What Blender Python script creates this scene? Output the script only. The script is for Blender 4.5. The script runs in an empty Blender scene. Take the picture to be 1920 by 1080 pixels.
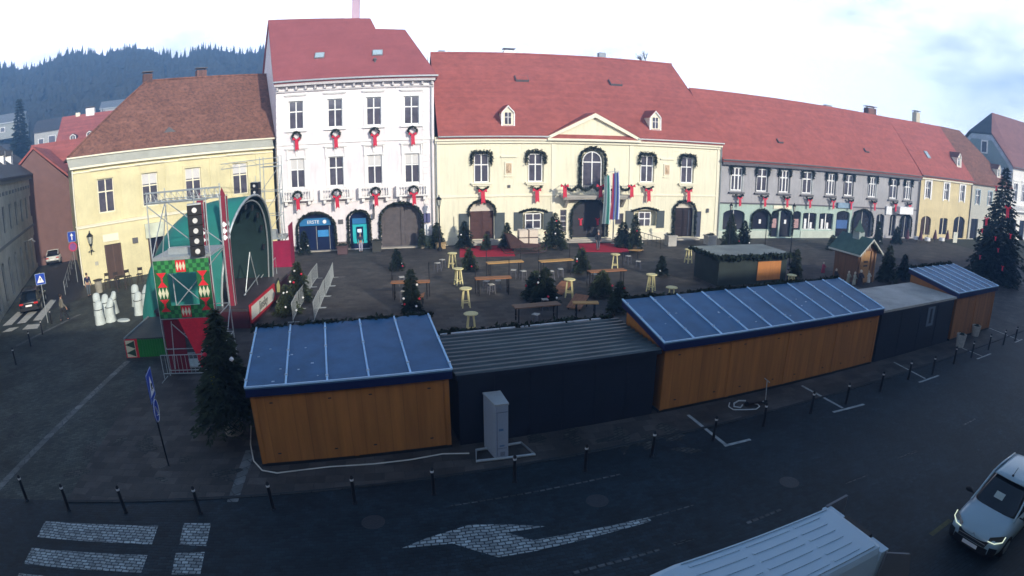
import bpy, bmesh, math, random
from math import sin, cos, tan, pi, radians, hypot, atan2
from mathutils import Vector, Matrix
rnd = random.Random(7)
S = bpy.context.scene
COL = S.collection
# ------------------------------------------------------------------ camera, world, sun, exposure
H = 9.5                       # camera height in metres
F_PX, K3, PITCH, ROLL, CX, CY = 1100.2, 0.0159, 0.2541, 0.0017, 960.1, 540.6
cam_d = bpy.data.cameras.new('camera'); cam_d.type = 'PANO'
cam_d.panorama_type = 'FISHEYE_LENS_POLYNOMIAL'
cam_d.sensor_width = 36; cam_d.sensor_height = 20.25; cam_d.sensor_fit = 'HORIZONTAL'
MM = 1920 / 36 / F_PX
cam_d.fisheye_fov = radians(180)
cam_d.fisheye_polynomial_k0 = 0; cam_d.fisheye_polynomial_k1 = -MM; cam_d.fisheye_polynomial_k2 = 0
cam_d.fisheye_polynomial_k3 = -K3 * MM ** 3; cam_d.fisheye_polynomial_k4 = 0
cam_d.clip_start = 0.1; cam_d.clip_end = 3000
cam = bpy.data.objects.new('camera', cam_d); COL.objects.link(cam)
cam.matrix_world = Matrix.Translation((0, 0, H)) @ Matrix.Rotation(pi / 2 - PITCH, 4, 'X') @ Matrix.Rotation(ROLL, 4, 'Z')
S.camera = cam

SUN_EL, SUN_AZ = radians(21), radians(-52)     # low winter sun behind the camera, to its right
W = bpy.data.worlds.new('World'); S.world = W; W.use_nodes = True
nt = W.node_tree; nt.nodes.clear()
sky = nt.nodes.new('ShaderNodeTexSky'); sky.sky_type = 'NISHITA'; sky.sun_disc = False
sky.sun_elevation = SUN_EL; sky.sun_rotation = pi / 2 - SUN_AZ; sky.altitude = 160; sky.air_density = 1.0; sky.dust_density = 1.5; sky.ozone_density = 1.5
tc = nt.nodes.new('ShaderNodeTexCoord'); mp = nt.nodes.new('ShaderNodeMapping'); mp.inputs['Scale'].default_value = (1.2, 1.2, 3.2)
nz = nt.nodes.new('ShaderNodeTexNoise'); nz.inputs['Scale'].default_value = 1.7; nz.inputs['Detail'].default_value = 5; nz.inputs['Roughness'].default_value = .55
cr = nt.nodes.new('ShaderNodeValToRGB'); cr.color_ramp.elements[0].position = .30; cr.color_ramp.elements[1].position = .50; cr.color_ramp.elements[0].color = (.24, .24, .24, 1)
mx = nt.nodes.new('ShaderNodeMix'); mx.data_type = 'RGBA'
bg = nt.nodes.new('ShaderNodeBackground'); bg.inputs['Strength'].default_value = 0.12
wo = nt.nodes.new('ShaderNodeOutputWorld')
L_ = nt.links.new
L_(tc.outputs['Generated'], mp.inputs['Vector']); L_(mp.outputs[0], nz.inputs['Vector']); L_(nz.outputs['Fac'], cr.inputs[0])
sx = nt.nodes.new('ShaderNodeSeparateXYZ'); L_(tc.outputs['Generated'], sx.inputs[0])
el_ = nt.nodes.new('ShaderNodeMapRange'); el_.inputs['From Min'].default_value = .24; el_.inputs['From Max'].default_value = .50; el_.inputs['To Min'].default_value = 1; el_.inputs['To Max'].default_value = .0; L_(sx.outputs['Z'], el_.inputs['Value'])
ml_ = nt.nodes.new('ShaderNodeMath'); ml_.operation = 'MULTIPLY'; L_(cr.outputs[0], ml_.inputs[0]); L_(el_.outputs[0], ml_.inputs[1]); L_(ml_.outputs[0], mx.inputs['Factor']); L_(sky.outputs[0], mx.inputs['A']); mx.inputs['B'].default_value = (17, 17.8, 18.8, 1)
L_(mx.outputs['Result'], bg.inputs['Color']); L_(bg.outputs[0], wo.inputs['Surface'])
sun_d = bpy.data.lights.new('sun', 'SUN'); sun_d.energy = 4.2; sun_d.angle = radians(1.0); sun_d.color = (1.0, .93, .80)
sun = bpy.data.objects.new('sun', sun_d); COL.objects.link(sun)
sv = Vector((cos(SUN_AZ) * cos(SUN_EL), sin(SUN_AZ) * cos(SUN_EL), sin(SUN_EL)))
sun.rotation_euler = sv.to_track_quat('Z', 'Y').to_euler(); sun.location = sv * 60
S.view_settings.view_transform = 'Standard'; S.view_settings.look = 'None'; S.view_settings.exposure = 0.5; S.view_settings.gamma = 1
S.cycles.max_bounces = 5; S.cycles.diffuse_bounces = 3; S.cycles.glossy_bounces = 2; S.cycles.volume_bounces = 0
S.cycles.use_denoising = True

# ------------------------------------------------------------------ survey: pixel of the 1920 photograph -> place on site
def ray(px, py):
    x, y = px - CX, -(py - CY); r = hypot(x, y) / F_PX; th = r * (1 + K3 * r * r)
    s = sin(th) / max(r * F_PX, 1e-9); c = (x * s, y * s, -cos(th))
    X = c[0] * cos(ROLL) - c[1] * sin(ROLL); up = c[0] * sin(ROLL) + c[1] * cos(ROLL); fw = -c[2]
    return Vector((X, fw * cos(PITCH) + up * sin(PITCH), -fw * sin(PITCH) + up * cos(PITCH)))
def at(px, py, z=0.0):
    u = ray(px, py); t = (z - H) / u.z
    return Vector((u.x * t, u.y * t, z))
def dv(deg): return Vector((cos(radians(deg)), sin(radians(deg))))
class Frame:
    def __init__(s, o, deg): s.o = Vector((o[0], o[1])); s.deg = deg; s.f = dv(deg); s.n = dv(deg + 90)
    def w(s, u, v, z=0): p = s.o + s.f * u + s.n * v; return Vector((p.x, p.y, z))
    def uz(s, px, py, v=0.0):
        r = ray(px, py); k = (s.n.dot(s.o) + v) / (r.x * s.n.x + r.y * s.n.y); q = Vector((r.x, r.y)) * k - s.o
        return q.dot(s.f), H + r.z * k
    def loc(s, p): q = Vector((p[0], p[1])) - s.o; return q.dot(s.f), q.dot(s.n)

# ------------------------------------------------------------------ materials
MAT = {}
def mat(name, rgb, rough=.75, var=.18, vs=1.2, bump=0, bs=30, spec=.3, metal=0, stain=0, emis=None, coat=0, brick=None, band=None, streak=0, speck=0, streaky=0):
    if name in MAT: return MAT[name]
    m = bpy.data.materials.new(name); m.use_nodes = True; t = m.node_tree; b = t.nodes['Principled BSDF']
    N = t.nodes.new; L = t.links.new
    b.inputs['Roughness'].default_value = rough; b.inputs['Metallic'].default_value = metal
    b.inputs['Specular IOR Level'].default_value = spec; b.inputs['Coat Weight'].default_value = coat
    co = N('ShaderNodeTexCoord').outputs['Object']
    n1 = N('ShaderNodeTexNoise'); n1.inputs['Scale'].default_value = vs; n1.inputs['Detail'].default_value = 6; n1.inputs['Roughness'].default_value = .6
    if streak:
        sm = N('ShaderNodeMapping'); sm.inputs['Scale'].default_value = (streak, streak, .25); L(co, sm.inputs['Vector']); L(sm.outputs[0], n1.inputs['Vector'])
    else: L(co, n1.inputs['Vector'])
    r1 = N('ShaderNodeMapRange'); r1.inputs['From Min'].default_value = .3; r1.inputs['From Max'].default_value = .7
    r1.inputs['To Min'].default_value = 1 - var; r1.inputs['To Max'].default_value = 1 + var; L(n1.outputs['Fac'], r1.inputs['Value'])
    mul = N('ShaderNodeVectorMath'); mul.operation = 'SCALE'; mul.inputs[0].default_value = rgb; L(r1.outputs[0], mul.inputs['Scale'])
    out = mul.outputs[0]
    if stain:
        n2 = N('ShaderNodeTexNoise'); n2.inputs['Scale'].default_value = .35; n2.inputs['Detail'].default_value = 8; n2.inputs['Roughness'].default_value = .7; L(co, n2.inputs['Vector'])
        r2 = N('ShaderNodeMapRange'); r2.inputs['From Min'].default_value = .42; r2.inputs['From Max'].default_value = .62; r2.inputs['To Min'].default_value = 1; r2.inputs['To Max'].default_value = 1 - stain
        L(n2.outputs['Fac'], r2.inputs['Value']); m2 = N('ShaderNodeVectorMath'); m2.operation = 'SCALE'; L(out, m2.inputs[0]); L(r2.outputs[0], m2.inputs['Scale']); out = m2.outputs[0]
    if streaky:
        sm2 = N('ShaderNodeMapping'); sm2.inputs['Scale'].default_value = (2.6, 2.6, .22); L(co, sm2.inputs['Vector']); n5 = N('ShaderNodeTexNoise'); n5.inputs['Scale'].default_value = 1.6; n5.inputs['Detail'].default_value = 6; n5.inputs['Roughness'].default_value = .65; L(sm2.outputs[0], n5.inputs['Vector'])
        r5 = N('ShaderNodeMapRange'); r5.inputs['From Min'].default_value = .45; r5.inputs['From Max'].default_value = .75; r5.inputs['To Min'].default_value = 1; r5.inputs['To Max'].default_value = 1 - streaky; L(n5.outputs['Fac'], r5.inputs['Value'])
        m6 = N('ShaderNodeVectorMath'); m6.operation = 'SCALE'; L(out, m6.inputs[0]); L(r5.outputs[0], m6.inputs['Scale']); out = m6.outputs[0]
    hgt = None
    if brick:      # (width, height, gap, darkness, rotation deg)
        mpn = N('ShaderNodeMapping'); mpn.inputs['Rotation'].default_value = (0, 0, radians(brick[4])); L(co, mpn.inputs['Vector'])
        nd = N('ShaderNodeTexNoise'); nd.inputs['Scale'].default_value = 2.2; L(mpn.outputs[0], nd.inputs['Vector'])
        ad = N('ShaderNodeVectorMath'); ad.operation = 'MULTIPLY_ADD'; L(nd.outputs['Color'], ad.inputs[0]); ad.inputs[1].default_value = (.12, .12, 0); L(mpn.outputs[0], ad.inputs[2])
        bt = N('ShaderNodeTexBrick'); bt.inputs['Scale'].default_value = 1; bt.inputs['Brick Width'].default_value = brick[0]; bt.inputs['Row Height'].default_value = brick[1]
        bt.inputs['Mortar Size'].default_value = brick[2]; bt.inputs['Mortar Smooth'].default_value = .3; bt.inputs['Bias'].default_value = 0
        bt.inputs['Color1'].default_value = (.62, .62, .62, 1); bt.inputs['Color2'].default_value = (1.35, 1.35, 1.35, 1); bt.inputs['Mortar'].default_value = (brick[3],) * 3 + (1,)
        L(ad.outputs[0], bt.inputs['Vector']); m3 = N('ShaderNodeVectorMath'); m3.operation = 'MULTIPLY'; L(out, m3.inputs[0]); L(bt.outputs['Color'], m3.inputs[1]); out = m3.outputs[0]
        inv = N('ShaderNodeMath'); inv.operation = 'SUBTRACT'; inv.inputs[0].default_value = 1; L(bt.outputs['Fac'], inv.inputs[1]); hgt = inv.outputs[0]
    if band:       # (axis, period, strength): roof tile courses / planks along an object axis
        sep = N('ShaderNodeSeparateXYZ'); L(co, sep.inputs[0]); ax = sep.outputs['XYZ'.index(band[0])]
        dm = N('ShaderNodeMath'); dm.operation = 'MULTIPLY'; L(ax, dm.inputs[0]); dm.inputs[1].default_value = 1 / band[1]
        fr = N('ShaderNodeMath'); fr.operation = 'FRACT'; L(dm.outputs[0], fr.inputs[0])
        fl = N('ShaderNodeMath'); fl.operation = 'FLOOR'; L(dm.outputs[0], fl.inputs[0])
        wn = N('ShaderNodeTexWhiteNoise'); wn.noise_dimensions = '1D'; L(fl.outputs[0], wn.inputs['W'])
        r3 = N('ShaderNodeMapRange'); r3.inputs['To Min'].default_value = 1 - band[2]; r3.inputs['To Max'].default_value = 1 + band[2]; L(wn.outputs['Value'], r3.inputs['Value'])
        pw = N('ShaderNodeMath'); pw.operation = 'COMPARE'; L(fr.outputs[0], pw.inputs[0]); pw.inputs[1].default_value = 0; pw.inputs[2].default_value = .07
        sb = N('ShaderNodeMath'); sb.operation = 'MULTIPLY_ADD'; L(pw.outputs[0], sb.inputs[0]); sb.inputs[1].default_value = -band[2] * 1.6; L(r3.outputs[0], sb.inputs[2])
        m4 = N('ShaderNodeVectorMath'); m4.operation = 'SCALE'; L(out, m4.inputs[0]); L(sb.outputs[0], m4.inputs['Scale']); out = m4.outputs[0]
        hgt = fr.outputs[0]
    if speck:
        for sc_, lo, k_ in ((7.0, .68, speck), (1.3, .60, speck * .16)):
            n4 = N('ShaderNodeTexNoise'); n4.inputs['Scale'].default_value = sc_; n4.inputs['Detail'].default_value = 3; n4.inputs['Roughness'].default_value = .8; L(co, n4.inputs['Vector'])
            r4 = N('ShaderNodeMapRange'); r4.inputs['From Min'].default_value = lo; r4.inputs['From Max'].default_value = lo + .06; r4.inputs['To Min'].default_value = 1; r4.inputs['To Max'].default_value = 1 + k_; L(n4.outputs['Fac'], r4.inputs['Value'])
            m5 = N('ShaderNodeVectorMath'); m5.operation = 'SCALE'; L(out, m5.inputs[0]); L(r4.outputs[0], m5.inputs['Scale']); out = m5.outputs[0]
    L(out, b.inputs['Base Color'])
    if bump:
        bp = N('ShaderNodeBump'); bp.inputs['Strength'].default_value = bump; bp.inputs['Distance'].default_value = .03
        if hgt is None:
            n3 = N('ShaderNodeTexNoise'); n3.inputs['Scale'].default_value = bs; n3.inputs['Detail'].default_value = 4; L(co, n3.inputs['Vector']); hgt = n3.outputs['Fac']
        L(hgt, bp.inputs['Height']); L(bp.outputs[0], b.inputs['Normal'])
    if emis: b.inputs['Emission Color'].default_value = (*emis[0], 1); b.inputs['Emission Strength'].default_value = emis[1]
    MAT[name] = m; return m
def painted_cobble(name, rgb):
    m = mat(name, rgb, .6, .35, 3, .5, 30, .3, brick=(.2, .12, .018, .12, -12)); return m

plaster_pink = mat('plaster_pink', (.84, .78, .785), .85, .04, .6, .1, 40, stain=.08, streaky=0.16)
plaster_cream = mat('plaster_cream', (.84, .79, .59), .85, .05, .7, .15, 40, stain=.09, streaky=0.16)
plaster_yellow = mat('plaster_yellow', (.72, .645, .38), .85, .06, .6, .1, 40, stain=.14, streaky=.08)
plaster_grey = mat('plaster_grey', (.40, .39, .40), .85, .06, .6, .1, 40, stain=.12, streaky=0.2)
plaster_mint = mat('plaster_mint', (.42, .53, .46), .85, .05, .8, .1, 40, stain=.1, streaky=0.2)
plaster_street = mat('plaster_street', (.50, .48, .40), .9, .12, .6, .1, 40, stain=.25, streaky=0.3)
plaster_tan = mat('plaster_tan', (.66, .55, .32), .85, .07, .6, .1, 40, stain=.12, streaky=0.2)
plaster_blue = mat('plaster_blue', (.25, .32, .33), .85, .07, .6, stain=.1)
white_trim = mat('white_trim', (.80, .78, .75), .7, .05, 1.5)
white_frame = mat('white_frame', (.82, .82, .80), .5, .04, 1)
cream_trim = mat('cream_trim', (.80, .75, .58), .75, .05, 1.5)
grey_trim = mat('grey_trim', (.42, .43, .42), .75, .08, 1.5)
dark_trim = mat('dark_trim', (.12, .115, .12), .7, .1, 1.5)
pane_m = mat('pane_glass', (.085, .078, .10), .10, .35, 1.6, spec=.7)
blind_m = mat('blind', (.62, .60, .58), .8, .04, 3)
roof_red = mat('roof_red', (.36, .100, .080), .8, .16, 1.6, .5, spec=.3, stain=.14, band=('Z', .22, .06), speck=.3, streaky=0.1)
roof_pinkred = mat('roof_dark_red', (.29, .085, .088), .75, .08, .8, .4, spec=.3, stain=.08, band=('Z', .22, .04), speck=.3, streaky=0.1)
roof_brown = mat('roof_brown', (.21, .100, .072), .85, .45, 3.4, .5, spec=.2, stain=.2, band=('Z', .22, .07), speck=.3, streaky=0.2)
roof_rust = mat('roof_rust', (.33, .10, .085), .85, .2, .8, .4, spec=.2, band=('Z', .25, .1))
roof_slate = mat('roof_slate', (.060, .062, .07), .7, .2, 1.5, .4, spec=.3, band=('Z', .3, .12))
metal_grey = mat('metal_grey', (.35, .37, .38), .4, .1, 4, metal=.6)
galv = mat('galvanised', (.42, .46, .47), .4, .12, 6, metal=.5)
black_m = mat('black_metal', (.010, .010, .012), .5, .1, 4)
dark_wood = mat('dark_wood', (.028, .020, .018), .6, .3, 3, streak=5)
dark_gate = mat('dark_gate', (.045, .045, .048), .6, .2, 3, streak=5)
pine_light = mat('pine_light', (.62, .55, .28), .6, .14, 5)
pine_dark = mat('pine_dark', (.26, .11, .045), .55, .25, 5, streak=6)
pine_mid = mat('pine_mid', (.42, .24, .08), .55, .25, 5, streak=6)
red_cloth = mat('red_cloth', (.55, .015, .035), .8, .15, 5)
ribbon_m = mat('ribbon_red', (.55, .02, .05), .5, .2, 6)
fir_m = mat('fir_needles', (.040, .052, .026), .8, .6, 2.5, spec=.15)
fir_dark = mat('fir_dark', (.018, .027, .016), .8, .6, 1.2, spec=.15)
garland_m = mat('garland_needles', (.030, .036, .026), .85, .5, 4, spec=.1)
bark_m = mat('bark', (.05, .035, .022), .9, .3, 8)
blue_paint = mat('blue_sign', (.012, .05, .35), .4, .08, 5)
white_paint = mat('white_paint', (.8, .8, .8), .45, .05, 5)
skin_m = mat('skin', (.42, .24, .17), .6, .08, 8)
rubber_m = mat('rubber', (.012, .012, .013), .7, .2, 8)

# ------------------------------------------------------------------ mesh helpers
class MB:
    def __init__(s): s.v = []; s.f = []; s.mi = []; s.cur = 0
    def poly(s, pts): i = len(s.v); s.v += [tuple(p) for p in pts]; s.f.append(tuple(range(i, i + len(pts)))); s.mi.append(s.cur); return s
    def box(s, x0, x1, y0, y1, z0, z1):
        i = len(s.v); s.v += [(x0, y0, z0), (x1, y0, z0), (x1, y1, z0), (x0, y1, z0), (x0, y0, z1), (x1, y0, z1), (x1, y1, z1), (x0, y1, z1)]
        for q in ((0, 3, 2, 1), (4, 5, 6, 7), (0, 1, 5, 4), (1, 2, 6, 5), (2, 3, 7, 6), (3, 0, 4, 7)): s.f.append(tuple(i + k for k in q)); s.mi.append(s.cur)
        return s
    def prism(s, pts, d):       # closed prism: polygon pts (3d) extruded by vector d
        n = len(pts); i = len(s.v); d = Vector(d); P = [Vector(p) for p in pts]
        s.v += [tuple(p) for p in P] + [tuple(p + d) for p in P]
        s.f.append(tuple(i + k for k in range(n))[::-1]); s.f.append(tuple(i + n + k for k in range(n))); s.mi += [s.cur] * 2
        for k in range(n): a, b = i + k, i + (k + 1) % n; s.f.append((a, b, b + n, a + n)); s.mi.append(s.cur)
        return s
    def tube(s, pts, r, n=8, r2=None, cap=True, close=False):
        P = [Vector(p) for p in pts]; m = len(P); i0 = len(s.v); prev = None
        for k, p in enumerate(P):
            if close: t = P[(k + 1) % m] - P[k - 1]
            else: t = P[min(k + 1, m - 1)] - P[max(k - 1, 0)]
            t.normalize(); a = prev if prev is not None else (Vector((0, 0, 1)) if abs(t.z) < .9 else Vector((1, 0, 0)))
            e1 = (a - t * a.dot(t)).normalized(); e2 = t.cross(e1); prev = e1
            rr = r if r2 is None else r + (r2 - r) * k / max(m - 1, 1)
            for j in range(n): q = p + (e1 * cos(2 * pi * j / n) + e2 * sin(2 * pi * j / n)) * rr; s.v.append(tuple(q))
        for k in range(m if close else m - 1):
            for j in range(n):
                a = i0 + k * n + j; b = i0 + k * n + (j + 1) % n; k2 = (k + 1) % m; c = i0 + k2 * n + (j + 1) % n; d = i0 + k2 * n + j
                s.f.append((a, b, c, d)); s.mi.append(s.cur)
        if cap and not close:
            s.f.append(tuple(i0 + j for j in range(n))[::-1]); s.f.append(tuple(i0 + (m - 1) * n + j for j in range(n))); s.mi += [s.cur] * 2
        return s
    def lathe(s, prof, n=16, c=(0, 0, 0), sx=1, sy=1):   # prof: [(r,z)]
        i0 = len(s.v)
        for r, z in prof:
            for j in range(n): s.v.append((c[0] + sx * r * cos(2 * pi * j / n), c[1] + sy * r * sin(2 * pi * j / n), c[2] + z))
        for k in range(len(prof) - 1):
            for j in range(n): a = i0 + k * n + j; b = i0 + k * n + (j + 1) % n; s.f.append((a, b, b + n, a + n)); s.mi.append(s.cur)
        s.f.append(tuple(i0 + j for j in range(n))[::-1]); s.f.append(tuple(i0 + (len(prof) - 1) * n + j for j in range(n))); s.mi += [s.cur] * 2
        return s
    def beam(s, a, b, w, h=None):   # rectangular bar between two points
        a, b = Vector(a), Vector(b); h = h or w; t = (b - a).normalized(); up = Vector((0, 0, 1)) if abs(t.z) < .95 else Vector((0, 1, 0))
        e1 = t.cross(up).normalized() * w / 2; e2 = t.cross(e1).normalized() * h / 2
        return s.prism([a - e1 - e2, a + e1 - e2, a + e1 + e2, a - e1 + e2], b - a)
    def wall(s, x0, x1, z0, z1, holes, y=0.0, dep=.28):   # front wall facing -y with holes (a,b,c,d,arch_rise) and their reveals
        xs = sorted({x0, x1} | {h[0] for h in holes} | {h[1] for h in holes}); zs = sorted({z0, z1} | {h[2] for h in holes} | {h[3] for h in holes})
        xs = [x for x in xs if x0 <= x <= x1]; zs = [z for z in zs if z0 <= z <= z1]
        for i in range(len(xs) - 1):
            for j in range(len(zs) - 1):
                cx, cz = (xs[i] + xs[i + 1]) / 2, (zs[j] + zs[j + 1]) / 2
                if any(h[0] < cx < h[1] and h[2] < cz < h[3] for h in holes): continue
                s.poly([(xs[i], y, zs[j]), (xs[i + 1], y, zs[j]), (xs[i + 1], y, zs[j + 1]), (xs[i], y, zs[j + 1])])
        for h in holes:
            a, b, c, d = h[:4]; ar = h[4] if len(h) > 4 else 0; Y = y + dep; e = .0
            s.poly([(a, y, c), (a, y, d - ar), (a, Y, d - ar), (a, Y, c)]); s.poly([(b, y, c), (b, Y, c), (b, Y, d - ar), (b, y, d - ar)])
            s.poly([(a, y, c), (a, Y, c), (b, Y, c), (b, y, c)])
            if ar:
                m = (a + b) / 2; hw = (b - a) / 2; n = 14
                arc = [(m - hw * cos(pi * k / n), d - ar + ar * sin(pi * k / n)) for k in range(n + 1)]
                for k in range(n):
                    (xa, za), (xb, zb) = arc[k], arc[k + 1]
                    s.poly([(xa, y, za), (xb, y, zb), (xb, y, d), (xa, y, d)]); s.poly([(xa, y, za), (xa, Y, za), (xb, Y, zb), (xb, y, zb)])
            else: s.poly([(a, y, d), (b, y, d), (b, Y, d), (a, Y, d)])
        return s
    def build(s, name, m, parent=None, smooth=False, loc=None, rz=None):
        me = bpy.data.meshes.new(name); me.from_pydata(s.v, [], s.f)
        ms = m if isinstance(m, (list, tuple)) else [m]
        for x in ms: me.materials.append(x)
        if len(ms) > 1: me.polygons.foreach_set('material_index', s.mi)
        if smooth: me.polygons.foreach_set('use_smooth', [True] * len(me.polygons))
        me.update(); o = bpy.data.objects.new(name, me); COL.objects.link(o)
        if parent: o.parent = parent
        if loc is not None: o.location = loc
        if rz is not None: o.rotation_euler.z = rz
        return o
def tag(o, label=None, cat=None, group=None, kind=None):
    if label: o['label'] = label
    if cat: o['category'] = cat
    if group: o['group'] = group
    if kind: o['kind'] = kind
    return o
def empty(name, loc, rz=0, label=None, cat=None, group=None):
    o = bpy.data.objects.new(name, None); COL.objects.link(o); o.location = loc; o.rotation_euler.z = rz; o.empty_display_size = .2
    return tag(o, label, cat, group)
def copy_tree(o, parent=None):
    c = o.copy(); COL.objects.link(c)
    if parent: c.parent = parent
    for ch in o.children: copy_tree(ch, c)
    return c
def struct(o): o['kind'] = 'structure'; return o
ORD = ['first', 'second', 'third', 'fourth', 'fifth', 'sixth', 'seventh', 'eighth', 'ninth', 'tenth', 'eleventh', 'twelfth', 'thirteenth', 'fourteenth', 'fifteenth', 'sixteenth', 'seventeenth', 'eighteenth', 'nineteenth', 'twentieth']
def text(name, body, size, m, parent, loc, rx=pi / 2, rz=0, ext=.01, align='CENTER'):
    c = bpy.data.curves.new(name, 'FONT'); c.body = body; c.size = size; c.extrude = ext; c.align_x = align; c.align_y = 'CENTER'; c.materials.append(m)
    o = bpy.data.objects.new(name, c); COL.objects.link(o); o.parent = parent; o.location = loc; o.rotation_euler = (rx, 0, rz); return o

# ------------------------------------------------------------------ ground, paving, road, markings
cobble_road = mat('cobble_road', (.0115, .0220, .0300), .62, .4, 1.2, .7, spec=.3, stain=.45, speck=3.2, brick=(.2, .12, .012, .45, -14))
paving_m = mat('paving_stone', (.060, .055, .051), .68, .3, .9, .5, spec=.3, stain=.4, speck=.8, brick=(.6, .4, .010, .55, -12))
paving_left = mat('paving_left', (.055, .064, .056), .68, .35, .8, .5, spec=.3, stain=.5, speck=.9, brick=(.24, .14, .012, .5, -35))
asphalt_m = mat('asphalt', (.022, .025, .028), .6, .2, 1.5, .3, 60, spec=.4, stain=.2)
strip_m = mat('strip_stone', (.115, .125, .125), .6, .3, 3, .3, brick=(.5, .4, .02, .4, -50))
earth_m = mat('earth', (.04, .045, .03), .9, .3, .05)
def sheet(name, pts, z, m):
    mb = MB(); mb.poly([(p[0], p[1], z) for p in pts]); return struct(mb.build(name, m))
mb = MB(); mb.poly([(-370, -60, 0), (370, -60, 0), (370, 400, 0), (-370, 400, 0)]); struct(mb.build('ground', earth_m))
KF = Frame(at(494.8, 874.8).xy, 17.6)
sheet('square_paving', [KF.w(-6.5, -1.6), KF.w(75, -1.6), KF.w(75, 60), KF.w(-6.5, 60)], .004, paving_m)
sheet('lane_paving', [KF.w(-60, -1.6), KF.w(-6.5, -1.6), KF.w(-6.5, 60), KF.w(-60, 60)], .004, paving_left)
sheet('road', [KF.w(-60, -22), KF.w(80, -22), KF.w(80, -1.6), KF.w(-60, -1.6)], .004, cobble_road)
def line_px(name, a, b, w, m, z=.012):
    A, B = at(*a), at(*b); t = (B - A).normalized(); n = Vector((-t.y, t.x, 0)) * w / 2
    return sheet(name, [A - n, B - n, B + n, A + n], z, m)
line_px('paving_strip', (240, 678), (-20, 935), .32, strip_m, .008)
line_px('paving_strip', (470, 845), (436, 942), .34, strip_m, .008)
line_px('paving_strip', (150, 590), (30, 650), .3, strip_m, .008)
stone_line = mat('stone_line', (.10, .11, .115), .7, .5, 5, .3, stain=.6, brick=(.22, .2, .03, .15, -17))
for a, b, w in (((845, 950), (1163, 890), .07), ((1076, 1075), (1236, 1031), .10), ((1262, 1022), (1300, 1011), .10), ((1400, 982), (1464, 956), .10), ((1585, 907), (1626, 891), .10), ((1684, 861), (1720, 846), .10), ((1806, 798), (1828, 786), .10), ((1215, 972), (1300, 948), .05)): line_px('stone_line', a, b, w, stone_line, .009)
for k, (px_, py_) in enumerate(((700, 980), (1480, 905), (300, 870), (1120, 940), (640, 520))):
    q = at(px_, py_); mb = MB(); mb.poly([(q.x + .32 * cos(a), q.y + .32 * sin(a), .010) for a in [2 * pi * j / 20 for j in range(20)]]); struct(mb.build('manhole_cover', mat('cast_iron', (.022, .022, .024), .5, .3, 8, .5, 25, spec=.5)))
R_ = random.Random(5); pm = mat('paving_patch', (.020, .024, .027), .7, .35, 1.5, .5, stain=.4, brick=(.3, .18, .014, .5, -20)); pm2 = mat('paving_worn', (.062, .064, .058), .7, .4, 2.5, .4, stain=.6, brick=(.24, .14, .02, .3, -35))
for k in range(26):
    px_, py_ = R_.uniform(20, 430), R_.uniform(640, 900)
    q = at(px_, py_) if k < 16 else at(R_.uniform(1000, 1300), R_.uniform(792, 850)); n_ = 11; ra_, rb_, th = R_.uniform(.25, .9), R_.uniform(.12, .35), R_.uniform(0, 3)
    if q.y > 26 or KF.loc(q)[1] > -.15 and k >= 16: continue
    mb = MB(); mb.poly([(q.x + (ra_ * cos(a) * cos(th) - rb_ * sin(a) * sin(th)) * f, q.y + (ra_ * cos(a) * sin(th) + rb_ * sin(a) * cos(th)) * f, .006 + .0004 * k) for a, f in [(2 * pi * j / n_, R_.uniform(.6, 1.2)) for j in range(n_)]]); struct(mb.build('paving_patch', pm2))
kq = MB(); K_ = KF.w(-6.5, -1.62); kq.box(0, 80, -.12, 0, 0, .035); ko = kq.build('kerb', mat('kerb_stone', (.030, .033, .035), .7, .3, 3, .3, brick=(.9, .5, .02, .4, 0)), None, loc=(K_.x, K_.y, 0), rz=radians(17.6)); struct(ko)
# side street on the left running away from the square
SF = Frame(at(30, 560).xy, 128)
sheet('street', [SF.w(-9, -1.4), SF.w(90, -1.4), SF.w(90, -8.5), SF.w(-2, -9.5)], .010, asphalt_m)
mark = painted_cobble('marking_paint', (.29, .33, .335)); line_m = mat('line_paint', (.30, .33, .33), .6, .4, 4)
for q in ([(85, 978), (297, 987), (285, 1022), (70, 1008)], [(60, 1028), (277, 1042), (265, 1075), (45, 1058)], [(345, 982), (396, 982), (387, 1025), (336, 1022)],
          [(330, 1038), (384, 1036), (376, 1078), (322, 1078)], [(36, 1076), (255, 1092), (240, 1130), (20, 1112)]):
    sheet('crosswalk_stripe', [at(*p) for p in q][::-1], .010, mark)
for q in ([(33, 586), (45, 586), (22, 610), (5, 612)], [(55, 585), (70, 585), (48, 606), (32, 608)], [(95, 563), (106, 563), (78, 602), (62, 602)], [(18, 616), (36, 614), (22, 622), (4, 624)], [(52, 610), (76, 608), (70, 617), (42, 619)]):
    sheet('crosswalk_stripe', [at(*p) for p in q][::-1], .016, mat('street_paint', (.40, .40, .37), .7, .2, 3))
arrow = [(753, 1029), (800, 1010), (880, 985), (955, 984), (1022, 988), (952, 1000), (1000, 1014), (1215, 971), (1222, 978), (1010, 1033), (935, 1046), (848, 1020)]
mb = MB(); P = [at(*p) for p in arrow]
mb.poly([(p.x, p.y, .010) for p in P][::-1]); struct(mb.build('road_arrow', mark))
for a, b, w in (((1290, 779), (1362, 836), .13), ((1358, 837), (1407, 825), .13), ((1503, 724), (1580, 766), .13), ((1562, 774), (1620, 759), .13), ((1676, 680), (1735, 711), .12), ((1723, 718), (1760, 705), .12),
                ((1795, 650), (1842, 669), .11), ((1832, 674), (1858, 664), .11), ((1855, 616), (1910, 638), .11), ((1903, 643), (1917, 637), .11)):
    line_px('parking_line', a, b, w, line_m, .012)

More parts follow.
